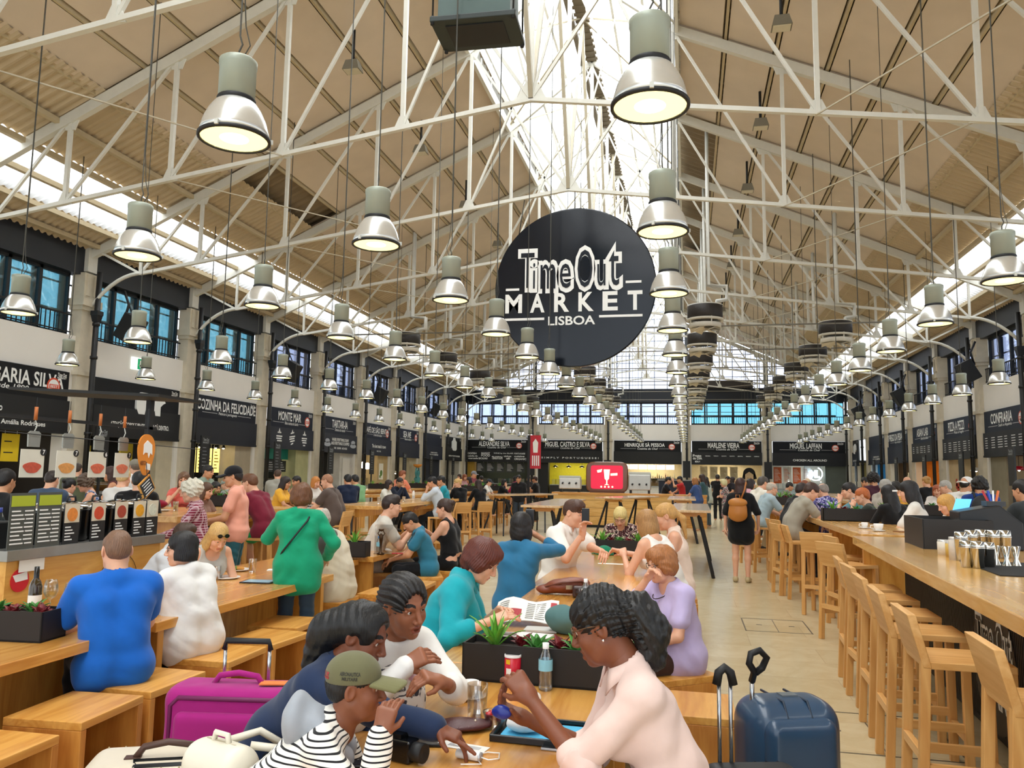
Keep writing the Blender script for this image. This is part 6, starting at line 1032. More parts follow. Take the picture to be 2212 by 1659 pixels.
# ------------------------------------------------------------------ people further off: label, head px, Y, facing, pose, female, top (colour, sleeve, neck), bottom, skin, hair, lean, extras
far_people = [
 ('older woman with white hair in a plaid shirt', 412, 1062, 7.75, 122, 'bar', 1, ('plaid', 2, 'collar'), '#3a3a48', PALE, ('curly', '#d9d2bf'), 4, dict(lod=1, glasses=('thin', '#a08a70'), seat=.72)),
 ('man in a salmon polo, teal trousers and a dark cap standing at the bar table', 503, 1030, 8.35, 112, 'stand', 0, ('#eba58e', .6, 'collar'), '#2c6470', TAN, ('short', '#1c1412'), 0, dict(lod=1, glasses=('thick', '#1a1414'), hat=('#15151a', '#15151a'), arms=((-.12, .3, -.36), (.12, .3, -.36)))),
 ('man in a burgundy tee and green shorts on a bar stool, from behind', 540, 1044, 9.6, 84, 'bar', 0, ('#7a1f34', .6, 'crew'), '#149a52', PALE, ('crop', '#6a4226'), 22, dict(lod=1, bk='shorts')),
 ('bearded young man in a black tee facing right at the bar table', 466, 1055, 10.9, -112, 'bar', 0, ('#161618', .5, 'crew'), '#222', TAN, ('short', '#100c0a'), 14, dict(lod=1)),
 ('young woman half hidden behind the plaid shirt woman', 446, 1060, 9.2, -90, 'bar', 1, ('#8a6a5c', .5, 'crew'), '#333', PALE, ('long', '#5a3c26', 1), 10, {}),
 ('woman in a coral top drinking at the left bar table', 397, 1037, 10.6, -150, 'bar', 1, ('#e0685c', .3, 'scoop'), '#333', PALE, ('long', '#6a4a30'), 4, dict(arms=('table', 'mouth'))),
 ('man in a grey green shirt standing before the yellow menus', 450, 1019, 13.4, -88, 'stand', 0, ('#8fa596', .6, 'collar'), '#333', TAN, ('short', '#15100e'), 2, {}),
 ('man in a grey polo by the teal stall, from behind', 600, 1026, 16.4, 20, 'stand', 0, ('#a9a79c', .6, 'collar'), '#444', PALE, ('crop', '#4a3424'), 2, {}),
 ('woman in a yellow shirt with long dark hair facing right', 617, 1043, 13.2, -84, 'bar', 1, ('#edb13c', .6, 'crew'), '#333', TAN, ('long', '#241612'), 8, {}),
 ('dark haired person between the yellow shirt and the white collar woman', 640, 1040, 14.6, 150, 'bar', 0, ('#c08a68', .5, 'crew'), '#333', TAN, ('short', '#120e0c'), 6, {}),
 ('strawberry blonde woman eating beside the big grey brown man', 682, 1042, 14.6, -110, 'bar', 1, ('#e9e6e0', .6, 'crew'), '#333', PALE, ('bob', '#c9823c'), 8, dict(arms=('mouth', 'table'))),
 ('big man in a grey brown tee seen from behind on a stool', 706, 1040, 12.3, 92, 'bar', 0, ('#5c4e48', .6, 'crew'), '#3a3a40', PALE, ('buzz', '#a8785a'), 10, dict(fat=1.4, lod=1)),
 ('man in a navy jumper from behind at the left tables', 751, 1037, 15.6, 40, 'bar', 0, ('#16213a', 2, 'crew'), '#5a6672', TAN, ('short', '#0f0c0c'), 12, {}),
 ('man in a green shirt beside the navy jumper', 766, 1037, 16.4, 60, 'bar', 0, ('#7fae7c', .6, 'crew'), '#444', TAN, ('short', '#0f0c0c'), 12, {}),
 ('staff in a black shirt at the left edge inside the kiosk', 12, 1040, 6.3, 10, 'stand', 0, ('#141518', 1.2, 'crew'), '#15151a', TAN, ('short', '#120e0e'), 8, dict(lod=1)),
 ('man in a slate blue tee from behind at the deli table', 112, 1037, 8.9, 15, 'bar', 0, ('#3f5068', .6, 'crew'), '#333', PALE, ('crop', '#2a1e18'), 6, dict(lod=1, fat=1.15)),
 ('woman with a black scarf in a striped dress at the deli table', 150, 1050, 9.2, -10, 'bar', 1, ('bwstripe', .2, 'tank'), '#222', PALE, ('bun', '#121012'), 10, {}),
 ('woman with short grey brown hair and bare shoulders facing left', 184, 1044, 9.4, 128, 'bar', 1, ('floralblue', 0, 'tank'), '#333', PALE, ('curly', '#5c4a3a'), 14, dict(lod=1)),
 ('man in an olive tee standing before the deli counter', 167, 1015, 12.4, 25, 'stand', 0, ('#5a6048', .6, 'crew'), '#333', PALE, ('buzz', '#3a2c22'), 0, {}),
 ('woman with sunglasses on her dark hair facing left', 237, 1024, 11.4, 126, 'stand', 1, ('#5a2c2c', 0, 'tank'), '#333', TAN, ('long', '#3a2218'), 2, {}),
 ('blonde woman in a pale blouse with a bag strap, from behind', 267, 1033, 9.2, 15, 'bar', 1, ('#d8d6d2', .8, 'crew'), '#444', PALE, ('bun', '#d2b27c'), 6, dict(lod=1)),
 ('man in a white tee and flat cap behind the pig sign', 291, 1009, 12.2, 60, 'stand', 0, ('#e9e9e8', .6, 'crew'), '#333', PALE, ('short', '#6a5a4c'), 0, dict(hat=('#8c8678', '#8c8678'))),
 ('person in a loose black top beside the chalk diamond', 300, 1040, 8.6, 30, 'bar', 0, ('#111113', 2, 'crew'), '#111', PALE, ('short', '#15100e'), 6, {}),
 ('woman in a white blouse facing right at the trestle bar table', 840, 1047, 16.6, -92, 'bar', 1, ('#e9e6da', 1.2, 'crew'), '#333', TAN, ('bob', '#2a1610'), 6, {}),
 ('man with glasses in a navy shirt eating at the trestle bar table', 864, 1042, 17.2, -120, 'bar', 0, ('#1c2436', 2, 'collar'), '#222', TAN, ('short', '#221814'), 8, dict(arms=('table', 'mouth'))),
 ('man in a coral tee standing near the white globes, from behind', 869, 1026, 20.6, -30, 'stand', 0, ('#e58a6c', .6, 'crew'), '#444', PALE, ('crop', '#8a4a26'), 0, {}),
 ('man in a pale blue shirt resting his head, facing left', 933, 1042, 15.4, 100, 'bar', 0, ('#c3ccd6', 1.4, 'collar'), '#15171c', TAN, ('short', '#0e0c0c'), 12, dict(arms=('chin', 'table'))),
 ('man in a turquoise tee facing left by the trestle bar table', 952, 1039, 17.0, 106, 'bar', 0, ('#1f93a8', .6, 'crew'), '#222', TAN, ('short', '#0e0c0c'), 6, {}),
 ('blonde woman in a black jacket looking back at the camera', 988, 1044, 17.6, 40, 'bar', 1, ('#111113', 2, 'crew'), '#1a1a20', PALE, ('bun', '#d0a868'), 4, dict(hy=85)),
 ('woman in black with long dark hair hanging forward, from behind', 1033, 1046, 18.6, 45, 'bar', 1, ('#0e0e10', 2, 'crew'), '#101014', TAN, ('long', '#2c1a14'), 10, {}),
 ('man in a black shirt standing behind the trestle tables', 1120, 1034, 24.2, 178, 'stand', 0, ('#1a1a1c', 1.4, 'collar'), '#3a4450', TAN, ('short', '#15100e'), 0, dict(arms=('down', 'down'))),
 ('man in a white tee and dark cap deep at the left tables', 1057, 1042, 24.0, -90, 'bar', 0, ('#e4e2dc', .6, 'crew'), '#333', PALE, ('short', '#1a1412'), 8, dict(hat=('#3a4048', '#3a4048'))),
 ('woman in black with her chin on her hand facing right', 1089, 1042, 25.0, -95, 'bar', 1, ('#141416', 1.3, 'crew'), '#222', PALE, ('bob', '#15100e'), 8, dict(arms=('table', 'chin'))),
 ('person carrying a crimson backpack', 1113, 1036, 27.0, 60, 'stand', 1, ('#b01c4a', 2, 'crew'), '#333', TAN, ('long', '#15100e'), 0, {}),
 ('man in a dark tee facing left before the red banner', 1155, 1036, 27.6, 85, 'stand', 0, ('#1c1a1c', .5, 'crew'), '#333', TAN, ('short', '#3a2014'), 0, {}),
 ('woman in pink deep on the left before the end wall', 992, 1030, 33, 160, 'stand', 1, ('#c87a7c', .6, 'crew'), '#444', PALE, ('long', '#3a2218'), 0, {}),
 ('woman with auburn hair deep on the left', 1004, 1031, 31, -120, 'bar', 1, ('#b88a8c', .6, 'crew'), '#444', PALE, ('long', '#8a4a2c'), 4, {}),
 ('man in a grey cap near the end wall tables', 1024, 1025, 29, -100, 'stand', 0, ('#8a3a4a', .6, 'crew'), '#444', PALE, ('short', '#6a6058'), 0, dict(hat=('#8c8f94', '#8c8f94'))),
 ('person in a dark jacket beside the grey cap man', 1040, 1034, 30, 30, 'stand', 0, ('#202226', 2, 'crew'), '#222', TAN, ('short', '#15100e'), 0, {}),
 ('woman in burgundy with dark hair by the end wall tables', 1013, 1037, 27, 120, 'bar', 1, ('#5a2430', .6, 'crew'), '#333', TAN, ('long', '#1c100e'), 4, {}),
 ('dark haired staff before the black end wall sign', 1142, 1035, 33, 140, 'stand', 1, ('#2a2426', .6, 'crew'), '#222', TAN, ('bun', '#15100e'), 0, {}),
 ('left man in a white shirt looking down at the wooden bar', 1311, 1037, 26.9, 82, 'stand', 0, ('#e6e3db', 1.3, 'collar'), '#333', TAN, ('short', '#15100e'), 8, dict(hp=-28, arms=('phone', 'phone'))),
 ('right man in a white shirt standing behind the other white shirt', 1326, 1035, 27.8, 60, 'stand', 0, ('#e9e6de', 1.0, 'crew'), '#333', TAN, ('short', '#1a1310'), 2, {}),
 ('bearded man in a black tee at the far counter facing right', 1444, 1038, 26.4, -88, 'stand', 0, ('#15151a', .5, 'crew'), '#222', TAN, ('short', '#0f0c0c'), 8, {}),
 ('bearded man reaching out in a red top', 1468, 1036, 29, 95, 'stand', 0, ('#b82a2c', .5, 'crew'), '#222', TAN, ('short', '#0f0c0c'), 2, dict(arms=('up', 'table'))),
 ('woman in a blue tee and patterned trousers at the far counter', 1501, 1040, 25.6, 62, 'stand', 1, ('#3d5588', .6, 'crew'), '#b0a284', PALE, ('bob', '#a8703c'), 2, dict(fat=1.15, arms=('table', 'table'))),
 ('woman in a teal vest beside the blue tee woman', 1516, 1033, 27.2, 70, 'stand', 1, ('#3a5a60', .2, 'crew'), '#55606a', TAN, ('long', '#3a2418'), 0, {}),
 ('woman in a pale tee with long dark hair and jeans', 1524, 1038, 27.6, 55, 'stand', 1, ('#c9d2c8', .6, 'crew'), '#5c6a70', TAN, ('long', '#1c1412'), 0, {}),
 ('older woman with cream hair in a flowered dress with folded arms', 1563, 1044, 25.4, 85, 'stand', 1, ('floral', .6, 'crew'), None, PALE, ('fluffy', '#e2cf9c'), 0, dict(arms=('cross', 'cross'), hem=.4)),
 ('man in a black tee in the queue at the painted face stall', 1550, 1032, 32, 0, 'stand', 0, ('#1a1a1c', .6, 'crew'), '#222', TAN, ('short', '#15100e'), 0, {}),
 ('dark haired man in the queue behind the cream haired woman', 1572, 1036, 30, 150, 'stand', 0, ('#222026', .6, 'crew'), '#222', TAN, ('short', '#15100e'), 0, {}),
 ('woman in a dark top in the queue by the aisle', 1583, 1037, 33, -60, 'stand', 1, ('#4a2a30', .6, 'crew'), '#222', PALE, ('long', '#2a1814'), 0, {}),
 ('woman in a pink top sitting beyond the black dress woman', 1622, 1046, 19.5, -70, 'bar', 1, ('#d8a4b0', .6, 'crew'), '#333', TAN, ('bob', '#241614'), 8, {}),
 ('man in a white shirt with grey hair on the aisle stools', 1649, 1044, 16.4, -62, 'bar', 0, ('#e6e0d2', 1.3, 'collar'), '#c4b08c', PALE, ('short', '#4c443c'), 12, dict(lod=1)),
 ('bald man in a pale blue shirt writing at the bar table', 1668, 1056, 15.1, -70, 'bar', 0, ('#a4b8c0', .7, 'collar'), '#b09c7c', PALE, ('fringe', '#c0b4a4'), 16, dict(lod=1, glasses=('thin', '#4a3a30'))),
 ('man in a grey tee leaning over his food on the right', 1753, 1062, 12.3, -78, 'bar', 0, ('#a39c8c', .6, 'crew'), '#15171c', PALE, ('short', '#3c2216'), 22, dict(lod=1, hp=-22, shoes='#15151a')),
 ('person in black hidden behind the grey tee man', 1733, 1060, 13.5, -70, 'bar', 0, ('#131315', 2, 'crew'), '#15171c', PALE, ('short', '#2a1a14'), 20, {}),
 ('man in a blue and violet flowered shirt, from behind', 1777, 1060, 13.9, 35, 'bar', 0, ('hawaii', .7, 'collar'), '#3a4050', PALE, ('fringe', '#8a8078'), 14, dict(lod=1, fat=1.15)),
 ('dark haired man in a teal tee eating, facing left', 1833, 1060, 12.7, 84, 'bar', 0, ('#5a8c98', .6, 'crew'), '#333', PALE, ('short', '#17100e'), 10, dict(lod=1, arms=('mouth', 'table'))),
 ('red haired man in a dark jersey with white shoulder stripes', 1862, 1072, 11.6, 74, 'bar', 0, ('#2f352c', .8, 'crew'), '#333', PALE, ('short', '#b9622a'), 14, dict(lod=1, arms=('mouth', 'table'))),
 ('man in a maroon tee standing on the right, from behind', 1886, 1036, 17.2, 15, 'stand', 0, ('#45202e', .6, 'crew'), '#333', TAN, ('curly', '#15100e'), 0, {}),
 ('grey haired man facing right by the right planters', 1914, 1051, 15.2, -70, 'bar', 0, ('#b0a89c', .6, 'crew'), '#333', PALE, ('short', '#a8a49c'), 6, {}),
 ('man in a yellow shirt bending forward by the right planters', 1934, 1055, 15.9, 60, 'bar', 0, ('#e0a848', .6, 'crew'), '#333', TAN, ('short', '#120e0c'), 18, {}),
 ('woman with long black hair and a white bow, from behind', 1919, 1068, 11.0, 30, 'bar', 1, ('#0f0f11', 2, 'crew'), '#101014', PALE, ('long', '#120e0e'), 4, dict(lod=1)),
 ('woman with long black hair in a white blouse facing left', 1962, 1062, 10.4, 70, 'bar', 1, ('#e6e2da', .8, 'crew'), '#e2ded4', PALE, ('long', '#141010'), 6, dict(lod=1)),
 ('blonde woman looking down behind the black register', 2044, 1090, 9.7, 100, 'bar', 1, ('#eee6dc', .3, 'scoop'), '#333', PALE, ('long', '#cf9c50', 1), 8, dict(lod=1, hp=-20)),
 ('man in a white tee with a white cap turned backwards', 2088, 1047, 14.2, -55, 'stand', 0, ('#ebe9e4', .7, 'crew'), '#333', TAN, ('short', '#15100e'), 0, dict(hat=('#eceae6', '#eceae6', -1))),
 ('man in a blue tee with a black backpack, from behind', 2116, 1050, 13.2, -12, 'stand', 0, ('#1f3f86', .6, 'crew'), '#333', TAN, ('curly', '#14100e'), 2, {}),
 ('woman in a white polo facing the camera at the right tables', 2024, 1060, 17.6, 160, 'bar', 1, ('#e9e4de', .6, 'collar'), '#333', PALE, ('bob', '#a0522c'), 6, {}),
 ('grey haired man in a white shirt leaning to the white polo woman', 2041, 1052, 17.0, 80, 'bar', 0, ('#dcdcd8', .8, 'collar'), '#333', PALE, ('short', '#aeaaa2'), 8, dict(glasses=('thin', '#4a4038'))),
 ('woman in a black tee with her hair up by the orange wall', 2001, 1041, 19.6, 15, 'stand', 1, ('#141416', .6, 'crew'), '#2a3040', PALE, ('bun', '#b08448'), 0, {}),
 ('bald man by the bottle shelf', 1959, 1041, 20.8, 20, 'stand', 0, ('#1e2a4a', .6, 'crew'), '#333', PALE, ('bald', '#a07858'), 0, {}),
 ('man in a dark grey tee at the right edge', 2208, 1060, 9.6, 30, 'stand', 0, ('#2c3032', .6, 'crew'), '#222', TAN, ('short', '#15100e'), 6, dict(lod=1)),
 ('man in a grey tee bending over a table deep on the right', 1706, 1051, 23, -84, 'bar', 0, ('#7c7870', .6, 'crew'), '#333', TAN, ('short', '#14100e'), 22, {}),
 ('chef in white behind the pale blue counter', 1748, 1043, 50.8, 178, 'stand', 0, ('#eceae6', 1.2, 'crew'), '#333', TAN, ('short', '#14100e'), 0, {}),
 ('woman with reddish hair deep on the right', 1739, 1049, 20, -70, 'bar', 1, ('#b89a84', .6, 'crew'), '#333', PALE, ('bob', '#8a4a2a'), 4, {}),
 ('person with a pale hat deep on the right', 1744, 1043, 26, 120, 'stand', 1, ('#c9b8a8', .6, 'crew'), '#333', PALE, ('bob', '#7a5a40'), 0, dict(hat=('#e2c8a4', '#e2c8a4'))),
 ('dark haired person deep behind the maroon tee', 1868, 1042, 22, 160, 'bar', 0, ('#3a3034', .6, 'crew'), '#333', TAN, ('short', '#14100e'), 4, {}),
 ('staff member inside the white globe stall', 793, 1024, 36.2, -160, 'stand', 0, ('#2a1e1a', .6, 'crew'), '#222', TAN, ('short', '#2a1410'), 0, {}),
 ('person in a black tee passing the shadow of the pig stall', 487, 1047, 14.2, 95, 'stand', 0, ('#9aa09c', .6, 'crew'), '#333', PALE, ('short', '#8a8278'), 0, dict(hat=('#9aa8a0', '#9aa8a0'))),
]
PAT = {'plaid': lambda: PATT('plaid', '#7c2038', '#e2ccd0', 1.6), 'bwstripe': lambda: PATT('stripe', '#f0ece4', '#121214', 1.6), 'floralblue': lambda: PATT('blotch', '#3c5f94', '#e6ddda', 1.0), 'floral': lambda: PATT('blotch', '#2c3440', '#e6dcd2', 1.3, '#b86a78'), 'hawaii': lambda: PATT('blotch', '#4c4a92', '#c6c2e2', .9, '#25265c')}
for lab, px, py, Y, fc, pose, fm, (tc_, sl, nk), bc, sk, hr, ln, ex in far_people:
    ex = dict(ex); lod = ex.pop('lod', 2 if Y < 19 else 3); bk = ex.pop('bk', 'trousers'); top = dict(sl=sl, nk=nk); hem_ = ex.pop('hem', None); top.update(dict(mat=PAT[tc_]()) if tc_ in PAT else dict(c=tc_))
    if hem_: top['hem'] = hem_
    if pose == 'bar': ex.setdefault('seat', .78)
    k_ = person(lab, (px, py), Y, fc, pose, bool(fm), top, dict(c=bc, k=bk) if bc else None, sk, hr, ln, lod=lod, **ex); PP[lab] = k_
# ------------------------------------------------------------------ planters
GRN = M('#6fb23c', .45, var=.2, scale=12); GRN2 = M('#4c8f3c', .5, var=.2, scale=12); REDL = M('#7e1f24', .45, var=.3, scale=12); DKB = M('#1b1715', .6, var=.1)
def rosette(mat, parent, c, n, L, wd, name='plant', up=.9, seed=0, rings=2):
    rs = random.Random(seed); m = MB()
    for i in range(n):
        q = i*2.39996+rs.random()*.3; f = i/n; el = up*(1-.62*f)+.12; l = L*(.7+.4*rs.random()); d = nv(math.cos(q), math.sin(q), 0); sd = nv(-math.sin(q), math.cos(q), 0); v = []; k = 6; e = el*1.3
        p = nv(*c); 
        for j in range(k+1):
            t = j/k; w = wd*math.sin(math.pi*min(.97, .16+.84*t))**.8*(1-t*.25); a = e-1.0*t*t*(.5+.5*f); v += [p-sd*w+nv(0, 0, .25*w), p, p+sd*w+nv(0, 0, .25*w), p-nv(0, 0, .0025+.2*wd*(1-t))]; p = p+(d*math.cos(a)+nv(0, 0, math.sin(a)))*l/k
        m.add(v, [(4*j+x, 4*j+(x+1) % 4, 4*j+4+(x+1) % 4, 4*j+4+x)[::-1] for j in range(k) for x in range(4)], 0, True)
    return m.build(name, mat, parent)
def planter(p, L, rz, label, W=.2, H=.165, plants=None, lod=0):
    t = thing('planter', label, 'planter', p, rz); m = MB(); k = .008; m.bb(-L/2, L/2, -W/2, W/2, 0, .01); [m.bb(-L/2, L/2, y-k/2, y+k/2, 0, H) for y in (-W/2+k/2, W/2-k/2)]; [m.bb(x-k/2, x+k/2, -W/2, W/2, 0, H) for x in (-L/2+k/2, L/2-k/2)]; m.build('box', DKB, t); MB().bb(-L/2+k, L/2-k, -W/2+k, W/2-k, .01, H-.03).build('soil', M('#2c2018', .9, var=.3, scale=60, bump=.5), t)
    for i, (u, kind) in enumerate(plants or [(-.36, 0), (-.2, 1), (-.05, 2), (.12, 1), (.3, 0), (.42, 2)]):
        c = (u*L, (-.02, .03)[i % 2], H-.035)
        if kind == 0: rosette(GRN, t, c, 16 if lod == 0 else 10, .19, .016, 'agave', 1.0, i)
        elif kind == 1: rosette(REDL, t, c, 12, .085, .026, 'red_leaf_plant', .75, i+5)
        else: rosette(GRN2, t, c, 14, .10, .022, 'green_plant', .8, i+9)
    return t
TZ = .711
p = atZ(997, 1470, TZ); planter((p[0]+.42, p[1]+.1, TZ), .84, -.03, 'long black planter with agaves behind the water bottle', plants=[(-.34, 0), (-.2, 1), (-.1, 2), (.02, 1), (.12, 2), (.26, 0), (.4, 2), (.44, 1)])
p = atZ(118, 1392, TZ); planter((p[0]-.41, p[1]+.07, TZ), .62, .1, 'black planter with red leaves at the left edge', H=.16, plants=[(-.35, 0), (-.1, 2), (.12, 1), (.26, 2), (.4, 1)])
p = atZ(1283, 1197, TZ); planter((p[0]+.32, p[1]+.2, TZ), .66, .0, 'black planter before the flowered blouse woman', lod=1)
p = atZ(765, 1208, .69); planter((p[0]-.1, p[1]+.1, .71), .42, .1, 'small black planter with a spiky plant on the far low table', plants=[(-.3, 2), (.1, 0)], lod=1)
for px, py, Z, L, lab in ((1858, 1127, 1.1, .95, 'long black planter on the right bar table in front of the red haired man'), (2020, 1092, 1.1, 1.0, 'black planter behind the black haired woman in white'), (1948, 1082, 1.1, .8, 'black planter by the yellow shirt man'), (1712, 1078, 1.1, .7, 'black planter behind the bald man'), (1063, 1056, 1.1, .9, 'black planter beside the capped man deep left'), (1008, 1062, 1.1, .7, 'black planter behind the blonde in the black jacket'), (908, 1062, 1.1, .8, 'black planter by the pale blue shirt man'), (825, 1059, 1.1, .9, 'black planter below the white globes'), (480, 1074, 1.1, .5, 'small planter behind the salmon polo man'), (1720, 1072, 1.1, .6, 'planter beside the end of the aisle tables')):
    Y = {1858: 11.4, 2020: 13.9, 1948: 18.5, 1712: 17.6, 1063: 25.5, 1008: 24.2, 908: 27.5, 825: 24.8, 480: 10.8, 1720: 19.2}[px]; q = atY(px, py, Y); planter((q[0], q[1], Z), L, .0, lab, lod=1)
# ------------------------------------------------------------------ table ware helpers
GL = GLASS((.97, .98, .98), .06); WPOR = M('#f1efea', .18, var=.0); BLKG = M('#101113', .22, var=0); PAPER = M('#efece4', .8, var=.03)
def at(px, py, Z=TZ, dz=0): p = atZ(px, py, Z); return (p[0], p[1], Z+dz)
def bottle(p, label, cap='#f2f2f2', h=.2, r=.031, lab='#8fd0e6', tint=(.9, .95, .97), water='#dfeff5'):
    t = thing('water_bottle', label, 'bottle', p); MB().lathe([(.001, 0), (r*.9, .0), (r, .01), (r*.95, .03), (r, .05), (r*.95, .07), (r, .09), (r, h*.66), (r*.5, h*.85), (r*.42, h*.9)], 22).build('bottle_body', GLASS(tint, .14), t); MB().lathe([(r*.46, h*.88), (r*.48, h), (.001, h)], 16).build('cap', M(cap, .4), t); m = MB(); m.lathe([(r*1.02, h*.42), (r*1.02, h*.66)], 22); m.build('paper_label', M(lab, .5), t); return t
def tumbler(p, label, liquid, fill=.6, h=.12, r=.036, name='glass_tumbler', col=None):
    t = thing(name, label, 'glass', p); MB().lathe([(.001, .004), (r*.82, .004), (r*.86, .0), (r, h), (r*.96, h), (r*.8, .012), (.001, .012)], 22).build('glass_wall', GL, t)
    if liquid: MB().lathe([(.001, .013), (r*.78, .013), (r*(.8+.14*fill), h*fill), (.001, h*fill)], 20).build('drink', M(liquid, .15, var=0), t)
    return t
def wine_glass(p, label):
    t = thing('wine_glass', label, 'glass', p); MB().lathe([(.001, 0), (.036, .002), (.034, .006), (.006, .012), (.005, .08), (.03, .095), (.044, .13), (.042, .17), (.034, .205), (.033, .205), (.04, .17), (.042, .13), (.028, .099), (.001, .09)], 24).build('glass_bowl', GL, t); MB().lathe([(.001, .098), (.03, .103), (.04, .128), (.001, .128)], 20).build('white_wine', GLASS((.95, .9, .55), .05), t)
def cup(p, label, r=.036, h=.058, a=0.0, sau=True):
    t = thing('coffee_cup', label, 'cup', p, a); MB().lathe([(.001, .012), (r*.6, .012), (r*.92, h*.6), (r, h+.012), (r*.93, h+.012), (r*.8, h*.5), (.001, .02)], 22).build('cup_body', WPOR, t); MB().tube([(-r*.9, 0, h*.95), (-r*1.6, 0, h*.9), (-r*1.65, 0, h*.5), (-r*.8, 0, h*.4)], .005, 6).build('handle', WPOR, t)
    if sau: s = thing('saucer', 'white saucer under the '+' '.join(label.split()[:9]), 'saucer', (p[0], p[1], p[2])); MB().lathe([(.001, .004), (.035, .0), (.068, .011), (.069, .014), (.036, .008), (.001, .008)], 26).build('dish', WPOR, s)
def slabby(name, label, cat, p, sx, sy, sz, rz, col, parts=(), bevel=.003, rough=.25):
    t = thing(name, label, cat, p, rz); MB().bb(-sx/2, sx/2, -sy/2, sy/2, 0, sz).build('body', M(col, rough, var=.02), t, bevel=bevel)
    for nm, x0, x1, y0, y1, z, c in parts: MB().bb(x0, x1, y0, y1, z, z+.0012).build(nm, M(c, .2, var=0), t)
    return t
def crumple(name, label, cat, p, r, col, seed=0, flat=.6, parent=None):
    S = SDF(); S.el((0, 0, r*flat), (r, r*.8, r*flat)); S.el((r*.6, r*.2, r*flat*.6), (r*.7, r*.6, r*flat*.6)); V, Q = S.mesh(r*.085, folds(r*.16, 2.4/r, seed), r*.2); V[:, 2] = np.maximum(V[:, 2], 0.001); t = thing(name, label, cat, p); sdf_obj('crumpled_body', [(V, Q)], [M(col, .8, var=.04)], t); return t
# centre near table
t = thing('chip_can', 'red chip can with a white rim in front of the planter', 'can', at(1107, 1478)); MB().lathe([(.001, 0), (.037, 0), (.037, .125), (.001, .125)], 28).build('can_body', M('#c8142e', .35, var=.02), t); MB().lathe([(.0385, .12), (.0385, .131), (.034, .131), (.034, .127), (.001, .127)], 28).build('lid', M('#e9e4e2', .3), t); f0 = (nv(0, 0, 0), nv(1, 0, 0), nv(0, 0, 1)); m = MB()
for a0, a1, z0, z1, mt in ((-2.3, -1.7, .093, .113, 1), (-2.25, -1.55, .03, .075, 0)): n = 8; v = []; [v.extend([(.0375*math.cos(a), .0375*math.sin(a), z0), (.0375*math.cos(a), .0375*math.sin(a), z1)]) for a in np.linspace(a0, a1, n)]; m.add(v, [(2*i, 2*i+2, 2*i+3, 2*i+1) for i in range(n-1)], mt)
m.build('print', [WHT, M('#e8b81c', .5)], t)
bottle(at(1178, 1490), 'clear water bottle with a white cap before the long planter'); cup(at(1016, 1508), 'white coffee cup with a handle on the near table'); tumbler(at(1030, 1562), 'tall empty glass with a little drink before the coffee cup', '#c98a4c', .16, .145, .04)
p = at(1070, 1572); t = thing('fruit_cup', 'clear plastic cup of strawberries beside the tray', 'cup', p); MB().lathe([(.001, .003), (.032, .0), (.046, .055), (.05, .058), (.044, .055), (.03, .004)], 24).build('plastic_cup', GLASS((.95, .96, .97), .15), t)
for i in range(7): a = i*2.4; o = MB().lathe([(.001, -.014), (.009, -.008), (.014, .003), (.012, .012), (.001, .016)], 10).build('strawberry', M('#b8242c', .35, var=.1)); o.location = (p[0]+.022*math.cos(a)*(i > 0), p[1]+.022*math.sin(a)*(i > 0), p[2]+.03+.014*(i % 3)); o.rotation_euler = (a, .8*a, 0); tag(o, 'red strawberry in the clear plastic cup', 'strawberry', 'strawberries in the plastic cup')
p = at(1008, 1577); t = thing('purse', 'flat maroon purse with a snap on the near table', 'purse', p, .5); S = SDF(); S.el((0, 0, .018), (.1, .055, .018)); S.el((-.04, .02, .024), (.06, .045, .012)); V, Q = S.mesh(.004, folds(.0015, 60, 3), .01); sdf_obj('leather_body', [(V, Q)], [M('#4a1a1c', .4, var=.15, bump=.2, bscale=200)], t); MB().lathe([(.001, .039), (.005, .038), (.006, .034)], 10, (.03, -.01, 0)).build('snap', M('#d8c8b0', .2, metal=.8), t)
p = at(1180, 1588); t = thing('food_tray', 'black tray with a blue paper liner under crumpled napkins', 'tray', p, -.03); m = MB(); m.bb(-.17, .17, -.12, .12, 0, .006); [m.bb(-.18, .18, y-.006, y+.006, 0, .024) for y in (-.12, .12)]; [m.bb(x-.006, x+.006, -.12, .12, 0, .024) for x in (-.176, .176)]; m.build('tray_base', BLKG, t, bevel=.003); MB().bb(-.155, .155, -.105, .105, .006, .008).build('paper_liner', M('#4fb3dc', .7), t)
crumple('napkin', 'big crumpled white napkin on the tray', 'napkin', (p[0]-.09, p[1]-.02, p[2]+.009), .055, '#f0efec', 1); crumple('napkin', 'small crumpled white napkin on the tray', 'napkin', (p[0]+.035, p[1]-.03, p[2]+.009), .026, '#f0efec', 5)
slabby('phone', 'black phone with a silver edge below the tray', 'phone', at(1217, 1618), .145, .07, .009, -.06, '#b9bcc0', [('screen', -.07, .07, -.033, .033, .0085, '#0c0d10')]); slabby('card', 'small white and pink card below the black phone', 'card', at(1240, 1640), .085, .05, .002, -.1, '#efeff2', [('pink_print', .02, .04, -.02, .02, .0016, '#c83c7c')], 0)
slabby('phone', 'dark wallet phone beside the pointing hand', 'phone', at(905, 1582), .13, .065, .016, .12, '#1a1a1e', [('screen', -.06, .06, -.03, .03, .0155, '#101114')]); slabby('phone', 'black phone in front of the dark wallet phone', 'phone', at(912, 1606), .145, .072, .009, .18, '#17181b', [('screen', -.07, .07, -.034, .034, .0085, '#0b0c0f')])
slabby('paper_slip', 'white paper slip under the pointing finger', 'paper', at(1003, 1613), .17, .06, .0008, -.18, '#f0eee8', [('print_lines', -.06, .06, -.012, .012, .0005, '#b9b9bb')], 0)
